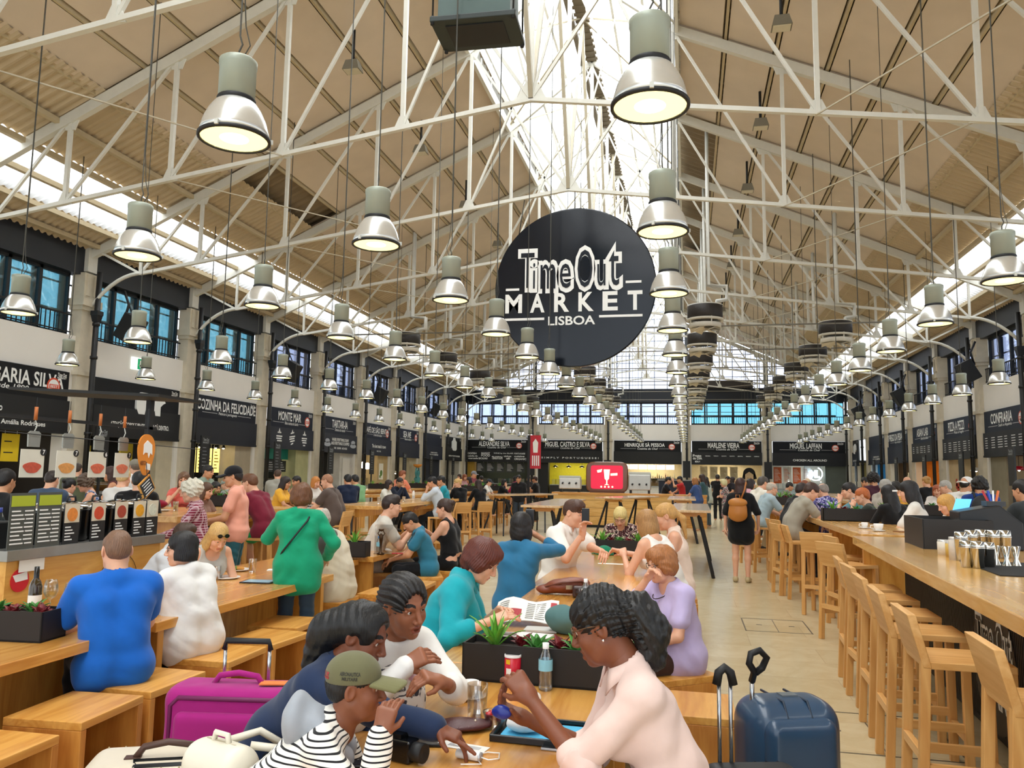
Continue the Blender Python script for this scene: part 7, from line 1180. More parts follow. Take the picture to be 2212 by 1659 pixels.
p = at(1013, 1641); t = thing('power_bank', 'white cylinder power bank with a looping cable', 'charger', p, -.2); R = np.array([[0, 0, 1.], [0, 1, 0], [-1, 0, 0]]); MB().lathe([(.001, -.045), (.013, -.045), (.0145, -.043), (.0145, .043), (.013, .045), (.001, .045)], 18, (0, 0, .0146), R).build('body', WPOR, t); MB().lathe([(.0148, .038), (.0148, .045), (.001, .0455)], 18, (0, 0, .0146), R).build('end_cap', M('#b8babd', .3, metal=.6), t); MB().tube([(.045, 0, .014), (.07, .0, .01), (.09, .04, .004), (.07, .09, .004), (.03, .08, .004), (.0, .03, .004), (.06, -.03, .004), (.0, -.06, .004)], .0022, 6).build('cable', WPOR, t)
t = thing('charging_cable', 'white charging cable with a plug beside the phones', 'cable', at(950, 1613)); MB().tube([(-.05, -.02, .004), (-.02, -.005, .004), (.0, .02, .012), (.02, .03, .018), (.05, .02, .006), (.08, .015, .003)], .0022, 6).build('cord', WPOR, t); MB().beam((-.075, -.028, .005), (-.045, -.017, .005), .012, .007).build('plug', WPOR, t)
t = thing('ring_tape', 'small white paper ring behind the hands on the near table', 'ring', at(1158, 1517)); MB().lathe([(.014, 0), (.022, 0), (.022, .012), (.014, .012), (.014, 0)], 22, (0, 0, .02), np.array([[1., 0, 0], [0, 0, -1], [0, 1, 0]])).build('ring_body', WPOR, t)
hw = PP['pink']['wrist']; q = .5*(hw[-1]+hw[1])+nv(-.09, 0, -.02); t = thing('blue_packet', 'shiny blue packet held in the hands of the pink shirt woman', 'packet', q); S = SDF(); S.el((0, 0, 0), (.035, .014, .025)); V, Q = S.mesh(.003, folds(.003, 90, 2), .01); sdf_obj('packet_body', [(V, Q)], [M('#1b2f8c', .3)], t)
p = at(862, 1640); t = thing('camera', 'black camera on the table edge below the striped sleeve', 'camera', p, -.3); MB().bb(-.06, .06, -.03, .03, 0, .07).build('body', BLKG, t, bevel=.006); MB().lathe([(.001, 0), (.03, 0), (.031, .05), (.026, .05), (.001, .045)], 20, (.05, .0, .035), np.array([[0, 0, 1.], [0, 1, 0], [-1, 0, 0]])).build('lens', BLK, t); MB().bb(-.02, .02, -.02, .02, .07, .085).build('viewfinder', BLKG, t)
t = thing('camera', 'strapped camera hanging at the chest of the capped person', 'camera', PP['cap']['w'](PP['cap']['Ch']+nv(.06, .2, -.02)), .3); MB().bb(-.05, .05, -.025, .025, -.03, .03).build('body', BLKG, t, bevel=.005); MB().lathe([(.001, 0), (.025, 0), (.026, .03), (.001, .03)], 18, (0, .025, 0), np.array([[1., 0, 0], [0, 0, 1], [0, -1, 0]])).build('lens', BLK, t)
# writing on the olive cap
k = PP['cap']; hm, w = k['hm'], k['w']
def on_cap(t_, a0, a1, z0, z1, mat, name, off=.03):
    v, f = text2d(t_, off); a, b = v.min(0), v.max(0); q = (v-a)/(b-a); P = []
    for x, y in q: an = a0+(a1-a0)*x; z = z0+(z1-z0)*y; s_ = math.sqrt(max(0, 1-((z-.05)/.085)**2)); P.append(w(hm((.0885*s_*math.sin(an), -.012+.1065*s_*math.cos(an), z))))
    m = MB(); m.add(np.array(P), f); o = m.build(name, mat); o.parent = [c for c in k['root_obj'].children if c.name.startswith('cap')][0]; bpy.context.view_layer.update(); o.matrix_parent_inverse = o.parent.matrix_world.inverted(); return o
on_cap('NAUTILUS', 3.9, 2.5, .04, .066, M('#b5323c', .6), 'red_lettering'); on_cap('AERONAUTICA', 2.0, 1.25, .062, .076, M('#2c2a20', .6), 'dark_lettering'); on_cap('MILITARE', 1.9, 1.35, .046, .058, M('#2c2a20', .6), 'dark_lettering')
# middle table
p = at(1140, 1350); t = thing('newspaper', 'open newspaper with red blocks held by the teal blouse woman', 'newspaper', (p[0]-.02, p[1]+.05, p[2]+.012), .1); m = MB(); n = 8; v = []
for i in range(n+1): x = -.2+.4*i/n; z = .05*math.sin(i/n*3.1)*.6; v += [(x, -.13, z), (x, .15, z+.09+.02*math.sin(i))]
v2 = [(a, b, c-.003) for a, b, c in v]; m.add(v+v2, [(2*i, 2*i+2, 2*i+3, 2*i+1) for i in range(n)]+[(2*i+2*n+2, 2*i+1+2*n+2, 2*i+3+2*n+2, 2*i+2+2*n+2) for i in range(n)], 0, True); m.build('sheets', PAPER, t); m = MB()
def onp(u0, u1, t0, t1, mt): 
    k_ = 5; q = []
    for i in range(k_+1): x = u0+(u1-u0)*i/k_; f = (x+.2)/.4*n; z = .03*math.sin(f/n*3.1); h = .09+.02*math.sin(f); q += [(x, -.13+.28*t0, z+h*t0+.003), (x, -.13+.28*t1, z+h*t1+.003)]
    m.add(q, [(2*i, 2*i+2, 2*i+3, 2*i+1) for i in range(k_)], mt)
onp(-.1, -.03, .1, .5, 0); onp(.15, .19, .55, .85, 0)
for i in range(9): onp(-.18+.0*i, -.12, .1+.09*i, .13+.09*i, 1); onp(.0, .05, .1+.09*i, .13+.09*i, 1); onp(.06, .12, .1+.09*i, .13+.09*i, 1)
m.build('printed_blocks', [M('#b03038', .7), M('#8f8d8a', .8)], t)
for i, (px, py, a, c, lab) in enumerate(((1105, 1372, .2, '#d9d6d0', 'folded grey magazine under the newspaper'), (1155, 1375, -.1, '#ece9e2', 'white folded sheet right of the folded magazine'), (1170, 1362, .02, '#c9c6c0', 'thin newspaper pile below the open newspaper'))): slabby('magazine', lab, 'magazine', at(px, py), .2, .13, .006+.003*i, a, c, [('cover_print', -.07, .03, -.04, .03, .0085, '#6c6460')] if i == 0 else [], 0, .7)
crumple('scarf', 'crumpled green plaid scarf behind the long planter', 'scarf', at(1215, 1368), .11, '#4f7474', 8, .7)
p = at(1225, 1283); t = thing('handbag', 'soft brown leather bag lying on the middle table', 'bag', p, .25); S = SDF(); S.el((0, 0, .06), (.17, .1, .06)); S.el((-.16, .02, .035), (.09, .07, .035)); S.el((.08, 0, .08), (.1, .09, .05)); V, Q = S.mesh(.008, folds(.006, 32, 4), .02); V[:, 2] = np.maximum(V[:, 2], .001); sdf_obj('leather_body', [(V, Q)], [M('#7c3a20', .4, var=.2, bump=.3, bscale=120)], t); MB().tube([(-.18, -.02, .05), (-.05, -.1, .1), (.1, -.1, .11), (.17, -.03, .07)], .01, 6).build('strap', M('#5c2814', .5), t); MB().bb(-.02, .03, -.105, -.09, .05, .08).build('buckle', M('#a89a80', .3, metal=.8), t)
p = at(1262, 1290); t = thing('camera_case', 'dark brown camera case beside the brown leather bag', 'camera', p, .1); MB().bb(-.09, .09, -.05, .05, 0, .085).build('case', M('#38190f', .35, var=.1), t, bevel=.015); MB().lathe([(.001, 0), (.035, 0), (.035, .05), (.001, .05)], 18, (-.03, -.05, .042), np.array([[1., 0, 0], [0, 0, -1], [0, 1, 0]])).build('lens_cover', M('#2a130c', .3), t); MB().tube([(.08, 0, .08), (.14, .03, .05), (.13, .06, .005), (.05, .08, .004)], .006, 6).build('strap', BLK, t)
bottle(at(1265, 1312), 'empty clear bottle beside the dark brown camera case', lab='#e8eef0'); slabby('paper_slip', 'white paper on the far centre table before the green cap', 'paper', at(1322, 1218), .3, .09, .001, .0, '#f0eeea', (), 0, .7)
p = at(1306, 1198); t = thing('green_hat', 'emerald green cap lying on the centre table', 'cap', p, .9); S = SDF(); S.el((0, 0, .0), (.1, .12, .11)); S.cut((0, 0, .002), (0, 0, -1)); V, Q = S.mesh(.007); sdf_obj('crown', [(V, Q)], [CLOTH('#0c7a58')], t); S = SDF(); [S.rc((a*.08, .09, .012), (a*.07, .18-.03*a*a, .006), .005, k=.02) for a in np.linspace(-1, 1, 7)]; V, Q = S.mesh(.005); sdf_obj('brim', [(V, Q)], [CLOTH('#0c7a58')], t)
p = at(1362, 1210); t = thing('sunglasses_case', 'white and dark camera pouch by the hands of the sleeveless woman', 'pouch', p); S = SDF(); S.el((0, 0, .05), (.09, .07, .05)); V, Q = S.mesh(.008, folds(.005, 40, 1), .01); V[:, 2] = np.maximum(V[:, 2], .001); sdf_obj('pouch_body', [(V, Q)], [PATT('blotch', '#b9a58c', '#2a2420', .8)], t)
# phones in hands
for k_, lab, cl in (('phone', 'black phone held up by the white shirt man', '#0d0d0f'), ('tunic', 'small phone held up by the blue tunic woman', '#2a2a2c')):
    d = PP[k_]; q = d['wrist'][1]+d['fd'][1]*.07+nv(-.005, -.035, .05); slabby('phone', lab, 'phone', q, .075, .012, .15, .1, cl, (), .004)
# left tables
p = at(72, 1330); t = thing('wine_bottle', 'dark wine bottle with a white label behind the left planter', 'bottle', p); MB().lathe([(.001, 0), (.037, 0), (.0385, .01), (.0385, .18), (.03, .21), (.015, .235), (.0135, .3), (.001, .3)], 24).build('bottle_body', M('#3a2a0c', .08, var=0, coat=.5), t); MB().lathe([(.016, .22), (.0155, .305), (.001, .306)], 20).build('foil', BLKG, t); MB().lathe([(.0392, .05), (.0392, .13)], 24).build('paper_label', WHT, t)
wine_glass(at(106, 1322), 'wine glass with white wine nearer the dark bottle'); wine_glass(at(150, 1330), 'wine glass with white wine beside the elbow of the blue polo man'); slabby('phone', 'black phone in front of the blue polo man', 'phone', at(190, 1352), .15, .075, .01, .5, '#141518')
tumbler(at(467, 1253), 'orange juice glass nearer the white top woman', '#f0a01c', .62); tumbler(at(545, 1236), 'orange juice glass beside the toast plate', '#f0a01c', .72)
def plate(p, label, food=None, r=.12):
    t = thing('plate', label, 'plate', p); MB().lathe([(.001, .004), (r*.6, .0), (r, .014), (r, .018), (r*.62, .006), (.001, .007)], 28).build('dish', WPOR, t)
    if food:
        for i, c in enumerate(food): crumple('food_piece', ('green salad' if i == 0 else 'brown toast')+' on the '+' '.join(label.split()[:6]), 'food', (p[0]+(-.04+.06*i), p[1]+.01*(i % 2), p[2]+.007), .035, c, i+3, .5)
plate(at(512, 1233), 'white plate with grilled toast and salad', ('#5c7a2c', '#c98a3c')); plate(at(488, 1250), 'white plate half hidden behind the near juice glass')
slabby('tablet', 'tablet with a bright screen under the tapping hand', 'tablet', at(560, 1258), .27, .19, .012, .12, '#101114', [('screen', -.115, .115, -.075, .075, .0118, '#a9d4ea')], .004)
slabby('napkin', 'folded white napkin beside the green cardigan woman', 'napkin', at(590, 1232), .1, .1, .008, .3, '#efeee9', (), 0, .8)
p = at(822, 1198); t = thing('acrylic_stand', 'clear acrylic menu stand behind the bronze figure', 'stand', (p[0], p[1]+.15, .711), .2); MB().bb(-.13, .13, -.004, .004, .0, .33).build('clear_sheet', GLASS((.93, .93, .93), .16), t); MB().bb(-.13, .13, -.05, .05, 0, .006).build('foot', GLASS((.93, .93, .93), .16), t)
t = thing('bronze_figure', 'slim bronze figurine with raised arms on the far low table', 'figurine', p, 0); MB().lathe([(.001, 0), (.045, .0), (.04, .02), (.012, .03), (.014, .12), (.022, .17), (.026, .21), (.012, .235), (.001, .24)], 14).build('figure', M('#4a3420', .3, metal=.7), t); m = MB(); m.tube([(.02, 0, .21), (.045, 0, .24), (.02, 0, .275)], .006, 6); m.tube([(-.02, 0, .21), (-.04, 0, .24), (-.015, 0, .275)], .006, 6); m.lathe([(.001, .26), (.03, .27), (.034, .29), (.001, .29)], 12); m.build('raised_arm', M('#4a3420', .3, metal=.7), t)
bottle(at(818, 1196), 'water bottle with a blue cap beside the bronze figurine', cap='#2c7ab8'); plate(at(885, 1172), 'white plate on the far low table', None, .1); slabby('phone', 'red cased phone held by the polo diner', 'phone', at(858, 1196), .13, .07, .01, .4, '#b8343c'); crumple('napkin', 'crumpled napkin beside the bronze figurine', 'napkin', at(838, 1192), .035, '#efece6', 9)
tumbler(at(327, 1110, 1.1), 'orange juice glass on the bar table beside the kiosk', '#e8a62c', .5); tumbler(at(379, 1103, 1.1), 'pale lemonade glass on the bar table by the plaid woman', '#dcd49a', .6); plate(at(350, 1104, 1.1), 'white plate with a napkin on the bar table', None, .11)
p = atY(340, 1078, 9.85); t = thing('red_bag', 'crimson bag on the deli bar table', 'bag', (p[0], p[1], 1.1)); S = SDF(); S.el((0, 0, .06), (.16, .1, .06)); V, Q = S.mesh(.012, folds(.008, 30, 1), .02); V[:, 2] = np.maximum(V[:, 2], .001); sdf_obj('bag_body', [(V, Q)], [CLOTH('#8c1230')], t)
for i, (px, py, Y) in enumerate(((205, 1088, 9.8), (255, 1086, 9.8), (120, 1090, 9.8))): q = atY(px, py, Y); plate((q[0], q[1], 1.1), 'plate on the deli bar table, %s from the left' % ORD[(1, 2, 0)[i]], None, .13)
bottle((-5.2, 5.2, 1.03), 'big clear bottle with a blue cap on the kiosk corner', cap='#2a3a8c', h=.3, r=.045); t = thing('green_bottle', 'green glass bottle on the kiosk corner', 'bottle', (-5.15, 5.38, 1.03)); MB().lathe([(.001, 0), (.035, 0), (.036, .14), (.015, .2), (.013, .26), (.001, .26)], 18).build('bottle_body', M('#127a2c', .1, var=0, coat=.4), t); MB().lathe([(.0365, .05), (.0365, .11)], 18).build('paper_label', PAPER, t)
p = at(92, 1178, 1.03); t = thing('notice_sheet', 'white paper sheet taped below the kiosk menu cards', 'notice', (-4.885, 5.22, .86)); MB().bb(0, .003, -.12, .12, 0, .16).build('sheet', PAPER, t)
t = thing('card_terminal', 'black register box at the left end of the kiosk', 'register', (-5.35, 5.05, 1.03)); MB().bb(-.3, .3, -.06, .2, 0, .2).build('box', BLK, t, bevel=.01); MB().bb(-.15, .2, -.068, -.062, .05, .17).build('white_panel', WHT, t)
# food parcels on the deli counter
for i in range(12): q = (XL-.35+.12*(i % 3), L0-BAY+.5+.17*(i//2), 1.055+.06*(i % 2)); crumple('food_parcel', 'white wrapped parcel heaped on the deli counter', 'parcel', q, .07, '#e6e0d0', i)['group'] = 'white parcels on the deli counter'
# right tables
cup(at(1868, 1142, 1.1), 'white cup with a napkin on the right bar table'); cup(at(1898, 1148, 1.1), 'white coffee cup nearer the counter end', .05, .07); p = at(1957, 1150, 1.1); t = thing('leaf_dish', 'brown leaf shaped dish on the right bar table', 'dish', p); m = MB(); m.prism([(-.13, .0), (-.05, .05), (.06, .04), (.13, .0), (.06, -.04), (-.05, -.045)], 0, .012); m.build('dish_body', M('#8a5c2a', .5, var=.2), t)
def cocktail(p, h, label, name='cocktail_shaker'):
    t = thing(name, label, 'shaker', p); SS = M('#c9c7c0', .15, metal=1, var=.04); MB().lathe([(.001, 0), (.036, 0), (.043, h*.75), (.044, h*.76), (.04, h), (.001, h)], 22).build('tin', SS, t); MB().lathe([(.0445, h*.74), (.046, h*.76), (.0445, h*.78)], 22).build('rim', SS, t)
for i, (px, py, h) in enumerate(((2078, 1212, .2), (2100, 1206, .2), (2122, 1204, .2), (2148, 1206, .2), (2172, 1206, .2), (2090, 1226, .17), (2113, 1228, .17), (2135, 1226, .16))): cocktail(at(px, py, 1.1), h, 'tall steel cocktail tin on the black mat, %s of the cluster' % ORD[i])
for i, (px, py) in enumerate(((2152, 1222), (2175, 1224), (2196, 1224))): q = at(px, py, 1.1); t = thing('jigger', 'steel measuring jigger, %s of three at the mat front' % ORD[i], 'jigger', q); MB().lathe([(.03, 0), (.012, .05), (.028, .13), (.026, .13), (.01, .05), (.027, .003)], 20).build('jigger_body', M('#c9c7c0', .12, metal=1, var=.04), t)
q = at(2150, 1222, 1.1); t = thing('bar_mat', 'black rubber mat under the steel cocktail tins', 'mat', (q[0]+.14, q[1]-.05, 1.1), BA); MB().bb(-.3, .32, -.6, .28, 0, .006).build('mat_body', M('#1b1b1a', .8, bump=.6, bscale=300), t)
for i, (px, py, c, h) in enumerate(((2040, 1198, '#e8e2d4', .11), (2058, 1203, '#d9b45c', .11), (2066, 1210, '#d8cfc4', .16))): q = at(px, py, 1.1); t = thing('jar', ['white sugar jar', 'jar with orange peel', 'tall jar of spices'][i]+' beside the steel tins', 'jar', q); MB().lathe([(.001, 0), (.045, 0), (.047, h*.85), (.04, h*.9)], 20).build('jar_body', M(c, .25, var=.15, scale=30), t); MB().lathe([(.044, h*.88), (.044, h), (.001, h)], 20).build('lid', M('#dcdad4', .25, metal=.5), t)
q = at(2040, 1182, 1.1); t = thing('bar_caddy', 'matt black open box standing on the bar counter end', 'box', (q[0]+.05, q[1]+.15, 1.1), BA); m = MB(); [m.bb(x-.008, x+.008, -.42, .3, 0, .24) for x in (-.25, .25)]; [m.bb(-.25, .25, y-.008, y+.008, 0, .24) for y in (-.42, .3)]; m.bb(-.25, .25, -.42, .3, 0, .012); m.build('box', M('#1d1a18', .5), t); slabby('menu_pad', 'white menu sheets lying in the matt black box', 'menu', (q[0]+.08, q[1]+.0, 1.115), .3, .3, .2, BA, '#e9e6de', (), 0, .7)
q = at(2135, 1190, 1.1); t = thing('cash_register', 'black cash register block behind the steel tins', 'register', (q[0]+.06, q[1]+.25, 1.1), BA); m = MB(); m.prism([(-.22, 0), (.24, 0), (.24, .22), (.08, .36), (-.22, .30)], -.16, .16, (nv(0, 0, 0), nv(1, 0, 0), nv(0, 0, 1))); m.build('case', M('#131416', .4), t, bevel=.01); m = MB(); m.add([(-.2, .12, .3), (-.08, .13, .3), (-.04, .16, .40), (-.16, .15, .40), (-.2, .135, .3), (-.08, .145, .3), (-.04, .175, .40), (-.16, .165, .40)], [(0, 1, 2, 3), (7, 6, 5, 4), (0, 4, 5, 1), (1, 5, 6, 2), (2, 6, 7, 3), (3, 7, 4, 0)]); m.build('touch_screen', EMIT('#5fb2e0', 1.1), t); MB().bb(.0, .14, -.1, .05, .35, .39).build('receipt_printer', M('#3a3c40', .5), t)
for i, c in enumerate(('#c83c3c', '#3c5cc0', '#e8e6e2', '#d86a2c')): o = MB().beam((0, 0, 0), (.02*(i-1.5), .03, .09), .014, .014).build('pen', M(c, .4)); o.location = (q[0]+.1+.02*i, q[1]+.25, 1.1+.385); tag(o, 'coloured pen on top of the register, %s from the left' % ORD[i], 'pen', 'pens on the register')
for i, (y, h) in enumerate(((16.2, .12), (14.9, .1), (13.6, .12))): tumbler((-5.45, y, 1.08), 'drinking glass on the narrow trestle bar table, %s from the near end' % ORD[i], '#d8d0c0', .4, h)
t = thing('salt_mill', 'white spray can on the trestle bar table', 'can', (-5.5, 15.6, 1.08)); MB().lathe([(.001, 0), (.03, 0), (.03, .16), (.018, .18), (.018, .2), (.001, .2)], 16).build('can_body', WPOR, t); MB().lathe([(.0305, .04), (.0305, .1)], 16).build('paper_label', M('#c9ccd0', .5), t)
for i, (x, y, lab) in enumerate(((2.1, 12.9, 'black tray with white wrappings before the grey tee man'), (-6.2, 10.4, 'black tray beside the bearded young man'), (-8.0, 13.4, 'black tray before the yellow shirt woman'))): t = thing('food_tray', lab, 'tray', (x, y, 1.1)); m = MB(); m.bb(-.2, .2, -.14, .14, 0, .008); [m.bb(-.2, .2, s*.14-.006, s*.14+.006, 0, .02) for s in (-1, 1)]; m.build('tray_base', BLKG, t); crumple('napkin', 'crumpled white paper on the '+' '.join(lab.split()[:8]), 'napkin', (x, y, 1.11), .07, '#ecebe8', i)
# ------------------------------------------------------------------ bags carried and luggage
k = PP['black']; w = k['w']; N_, Ch_, P_ = k['N'], k['Ch'], k['P0']; t = thing('backpack', 'tan leather backpack on the woman in the black dress', 'backpack', w(Ch_+nv(-.03, -.22, -.08)), k['rz']); S = SDF(); S.el((0, 0, 0), (.14, .07, .17), k=.05); S.el((0, 0, -.1), (.145, .075, .1), k=.05); V, Q = S.mesh(.009, folds(.004, 30, 2), .01); sdf_obj('leather_body', [(V, Q)], [M('#b9742c', .45, var=.12)], t); S = SDF(); S.el((0, -.012, .1), (.148, .082, .075)); V, Q = S.mesh(.009); sdf_obj('flap', [(V, Q)], [M('#c07c34', .45, var=.1)], t); m = MB(); m.tube([(-.03, .03, .16), (-.03, .0, .22), (.03, .0, .22), (.03, .03, .16)], .008, 6); m.build('handle', M('#a8682c', .5), t); m = MB(); m.tube([(.04, .05, .14), (.1, .09, .3), (.12, .14, .42), (.12, .26, .38)], .013, 6); m.build('strap', M('#b06c2c', .5), t)
def sling(k, label, col, name='crossbody_bag', s=1, bag=True, r=.008, cb=None):
    w = k['w']; N_, Ch_, P_, ex, ey, up = [k[q] for q in ('N', 'Ch', 'P0', 'ex', 'ey', 'up')]; t = thing(name, label, 'bag', w(P_), k['rz']); sc = k['sc']; L = lambda p: (np.asarray(p)-P_)*sc
    pts = [P_-ex*s*.2+ey*.0+up*.02, P_-ex*s*.14-ey*.13+up*.14, Ch_-ex*s*.02-ey*.155-up*.04, Ch_+ex*s*.07-ey*.13+up*.08, N_+ex*s*.1-ey*.03+up*.005, Ch_+ex*s*.08+ey*.16+up*.05, Ch_-ex*s*.02+ey*.17-up*.1]; MB().tube([L(p) for p in pts], r, 6).build('strap', M(col, .5), t)
    if bag: S = SDF(); S.el(L(P_-ex*s*.24-up*.03), (.05, .12, .1)); V, Q = S.mesh(.012); sdf_obj('bag_body', [(V, Q)], [M(cb or col, .5)], t)
sling(PP['green'], 'thin black bag strap across the green cardigan back', '#15161a', bag=False)
p = at(1455, 1385, .62); t = thing('clutch_bag', 'mustard clutch bag on the lap of the lavender lady', 'bag', PP['lav']['w'](PP['lav']['P0']+nv(.02, .26, .1)), PP['lav']['rz']); S = SDF(); S.el((0, 0, 0), (.13, .05, .075)); V, Q = S.mesh(.008, folds(.005, 40, 3), .01); sdf_obj('bag_body', [(V, Q)], [M('#8c6c34', .45, var=.15)], t); MB().tube([(-.1, .0, .06), (0, .02, .085), (.1, 0, .06)], .008, 6).build('strap', M('#6c5024', .5), t)
k = PP['lav']; w = k['w']; t = thing('necklace', 'dark cord necklace with a turquoise pendant', 'necklace', w(k['N']), k['rz']); L = lambda p: (np.asarray(p)-k['N'])*k['sc']; e, f, u = k['ex'], k['ey'], k['up']; MB().tube([L(k['N']+e*math.sin(a)*.075+f*(.02+.075*math.cos(a)+.035*(1+math.cos(a))/2)-u*(.09*(1+math.cos(a))/2-.02)) for a in np.linspace(-3.1, 3.1, 24)], .003, 5).build('cord', M('#2a1a12', .6), t); MB().lathe([(.001, .006), (.014, .004), (.014, -.004), (.001, -.006)], 14, L(k['N']+f*.135-u*.09)).build('pendant', M('#2c9ab4', .3), t)
for kk, s, lab, c in (('lav', -1, 'gold wristwatch on the lavender lady', '#d9c08a'), ('navy', 1, 'white fitness band on the pointing wrist', '#e9e9ea')):
    k = PP[kk]; q = k['wrist'][s]-k['fd'][s]*.025; r_, u_, d_ = frame_of(k['fd'][s]); o = MB().tube([q+.031*(math.cos(a)*r_+math.sin(a)*u_) for a in np.linspace(0, 6.28, 20)], .006, 6, cap=False).build('wrist_band', M(c, .3)); tag(o, lab, 'watch')
# grey hoodie slung over the capped person
k = PP['cap']; w = k['w']; S = SDF(); N_, Ch_, ex, ey, up, sw = k['N'], k['Ch'], k['ex'], k['ey'], k['up'], k['sw']
A_ = [N_+ex*.1*math.sin(a)-ey*(.085*math.cos(a)-.01)+up*(.0-.05*(1-math.cos(a))/2) for a in np.linspace(-2.5, 2.5, 9)]
for a, b in zip(A_, A_[1:]): S.rc(a, b, .036, .036, .03)
for s, e in ((-1, A_[0]), (1, A_[-1])): S.rc(e, Ch_+ex*s*.07+ey*.17-up*.1, .036, .04, .03); S.rc(Ch_+ex*s*.07+ey*.17-up*.1, Ch_+ex*s*.05+ey*.17-up*.24, .04, .03, .03)
S.el(Ch_-ey*.13+up*.09, (.12, .05, .1), k=.06); V, Q = S.mesh(.008, folds(.005, 34, 7), .02); t = thing('hoodie', 'light grey hoodie draped round the neck of the capped person', 'hoodie', w(N_), k['rz']); sdf_obj('cloth_body', [((V-N_)*k['sc'], Q)], [CLOTH('#9fa4ab')], t)
# cloth bundle held by the white jumper woman
k = PP['white']; q = atY(868, 1490, 2.95); crumple('bundle', 'white flower printed cloth bundle held by the white jumper woman', 'cloth', (q[0]-.03, q[1]+.04, TZ), .085, '#e9e4dc', 3, 1.35); 
for o in list(COL.objects):
    if o.name.startswith('crumpled_body') and o.parent and o.parent.name.startswith('bundle'): o.data.materials[0] = PATT('blotch', '#ece7df', '#3a3a44', .8, '#d8a8b0')
def rbox(sx, sy, sz, r, h, seed=0, amp=0.0):
    S = SDF(); hx, hy, hz = sx/2-r, sy/2-r, sz/2-r
    for y in np.linspace(-hy, hy, max(2, int(2*hy/r*2.2)+2)):
        for z in np.linspace(-hz, hz, max(2, int(2*hz/r*2.2)+2)): S.rc((-hx, y, z), (hx, y, z), r, k=.02)
    return S.mesh(h, folds(amp, 30, seed) if amp else None, .01)
# magenta suitcase
p = atZ(520, 1475, .55); t = thing('suitcase', 'magenta fabric suitcase with an orange tag beside the cube stools', 'suitcase', (p[0], p[1]-.02, 0), .16); V, Q = rbox(.66, .27, .5, .05, .012, 2, .002); V[:, 2] += .30; PINK = CLOTH('#a8207c'); sdf_obj('shell', [(V, Q)], [PINK], t); V, Q = rbox(.5, .05, .34, .024, .009); V += nv(0, -.145, .27); sdf_obj('front_pocket', [(V, Q)], [PINK], t); m = MB(); m.tube([(-.29, -.138, .06), (-.29, -.138, .47), (-.25, -.138, .51), (.25, -.138, .51), (.29, -.138, .47), (.29, -.138, .06)], .012, 6); m.tube([(-.32, -.09, .53), (.32, -.09, .53)], .006, 6); m.build('piping', M('#6c1450', .6), t)
MB().tube([(-.13, 0, .545), (-.1, 0, .59), (0, 0, .605), (.1, 0, .59), (.13, 0, .545)], .016, 8).build('handle', PINK, t); m = MB(); [m.tube([(x, .1, .5), (x, .1, .72)], .01, 8) for x in (-.12, .12)]; m.build('telescopic_rod', M('#c9cbd0', .2, metal=.9), t); MB().tube([(-.125, .1, .7), (-.115, .1, .745), (.115, .1, .745), (.125, .1, .7)], .016, 8).build('pull_grip', BLK, t); MB().box((.2, -.02, .565), (.15, .07, .006), rotz(.1)).build('luggage_tag', M('#e2803c', .5), t); m = MB(); [m.lathe([(.001, -.02), (.035, -.02), (.035, .02), (.001, .02)], 14, (x, y, .035), np.array([[0, 0, 1.], [0, 1, 0], [-1, 0, 0]])) for x in (-.26, .26) for y in (-.1, .1)]; m.build('wheel', BLK, t)
# cream hard case and white backpack at the lower left
p = atZ(375, 1612, .5); CREAM = M('#ddd2bd', .4, var=.05); t = thing('suitcase', 'cream suitcase with a brown leather handle at the lower edge', 'suitcase', (p[0]+.05, p[1]-.1, 0), .42); V, Q = rbox(.62, .36, .42, .06, .011); V[:, 2] += .29; sdf_obj('shell', [(V, Q)], [CREAM], t); BRL = M('#4f3428', .5, var=.1); MB().tube([(-.12, -.02, .505), (-.09, -.02, .545), (0, -.02, .56), (.09, -.02, .545), (.12, -.02, .505)], .014, 8).build('handle', BRL, t); m = MB(); m.bb(-.16, -.1, -.04, 0, .495, .51); m.bb(.1, .16, -.04, 0, .495, .51); m.build('handle_patch', BRL, t); m = MB(); m.tube([(-.1, -.12, .503), (.16, -.12, .503), (.18, -.06, .503), (-.12, -.06, .503), (-.1, -.12, .503)], .01, 6); m.build('recess_frame', BLK, t); m = MB()
for i in range(9):
    for j in range(6): m.lathe([(.001, .003), (.004, .001), (.004, 0)], 6, (-.26+.065*i, -.14+.055*j, .5))
m.build('stud', M('#b9a67c', .4, metal=.4), t); m = MB(); [m.lathe([(.001, -.02), (.04, -.02), (.04, .02), (.001, .02)], 12, (x, y, .04), np.array([[0, 0, 1.], [0, 1, 0], [-1, 0, 0]])) for x in (-.24, .24) for y in (-.1, .1)]; m.build('wheel', BLK, t)
p = atY(478, 1612, 2.5); t = thing('backpack', 'white leather backpack standing behind the capped person', 'backpack', (p[0], p[1], .37), -.35); V, Q = rbox(.26, .16, .36, .06, .009, 1, .002); V[:, 2] += .19; WB = M('#e6dfcc', .4, var=.04); sdf_obj('leather_body', [(V, Q)], [WB], t); m = MB(); m.tube([(-.128, -.0, .03), (-.128, 0, .3), (-.07, 0, .372), (.07, 0, .372), (.128, 0, .3), (.128, 0, .03)], .006, 6); m.build('zip_piping', M('#b9ad92', .4), t); m = MB(); m.tube([(.05, .08, .35), (.12, .16, .33), (.16, .22, .24), (.12, .2, .1)], .014, 6); m.tube([(-.05, .08, .35), (-.02, .18, .36), (.08, .24, .3)], .014, 6); m.build('strap', WB, t); MB().tube([(-.04, 0, .365), (-.03, 0, .4), (.03, 0, .4), (.04, 0, .365)], .01, 6).build('loop_handle', WB, t)
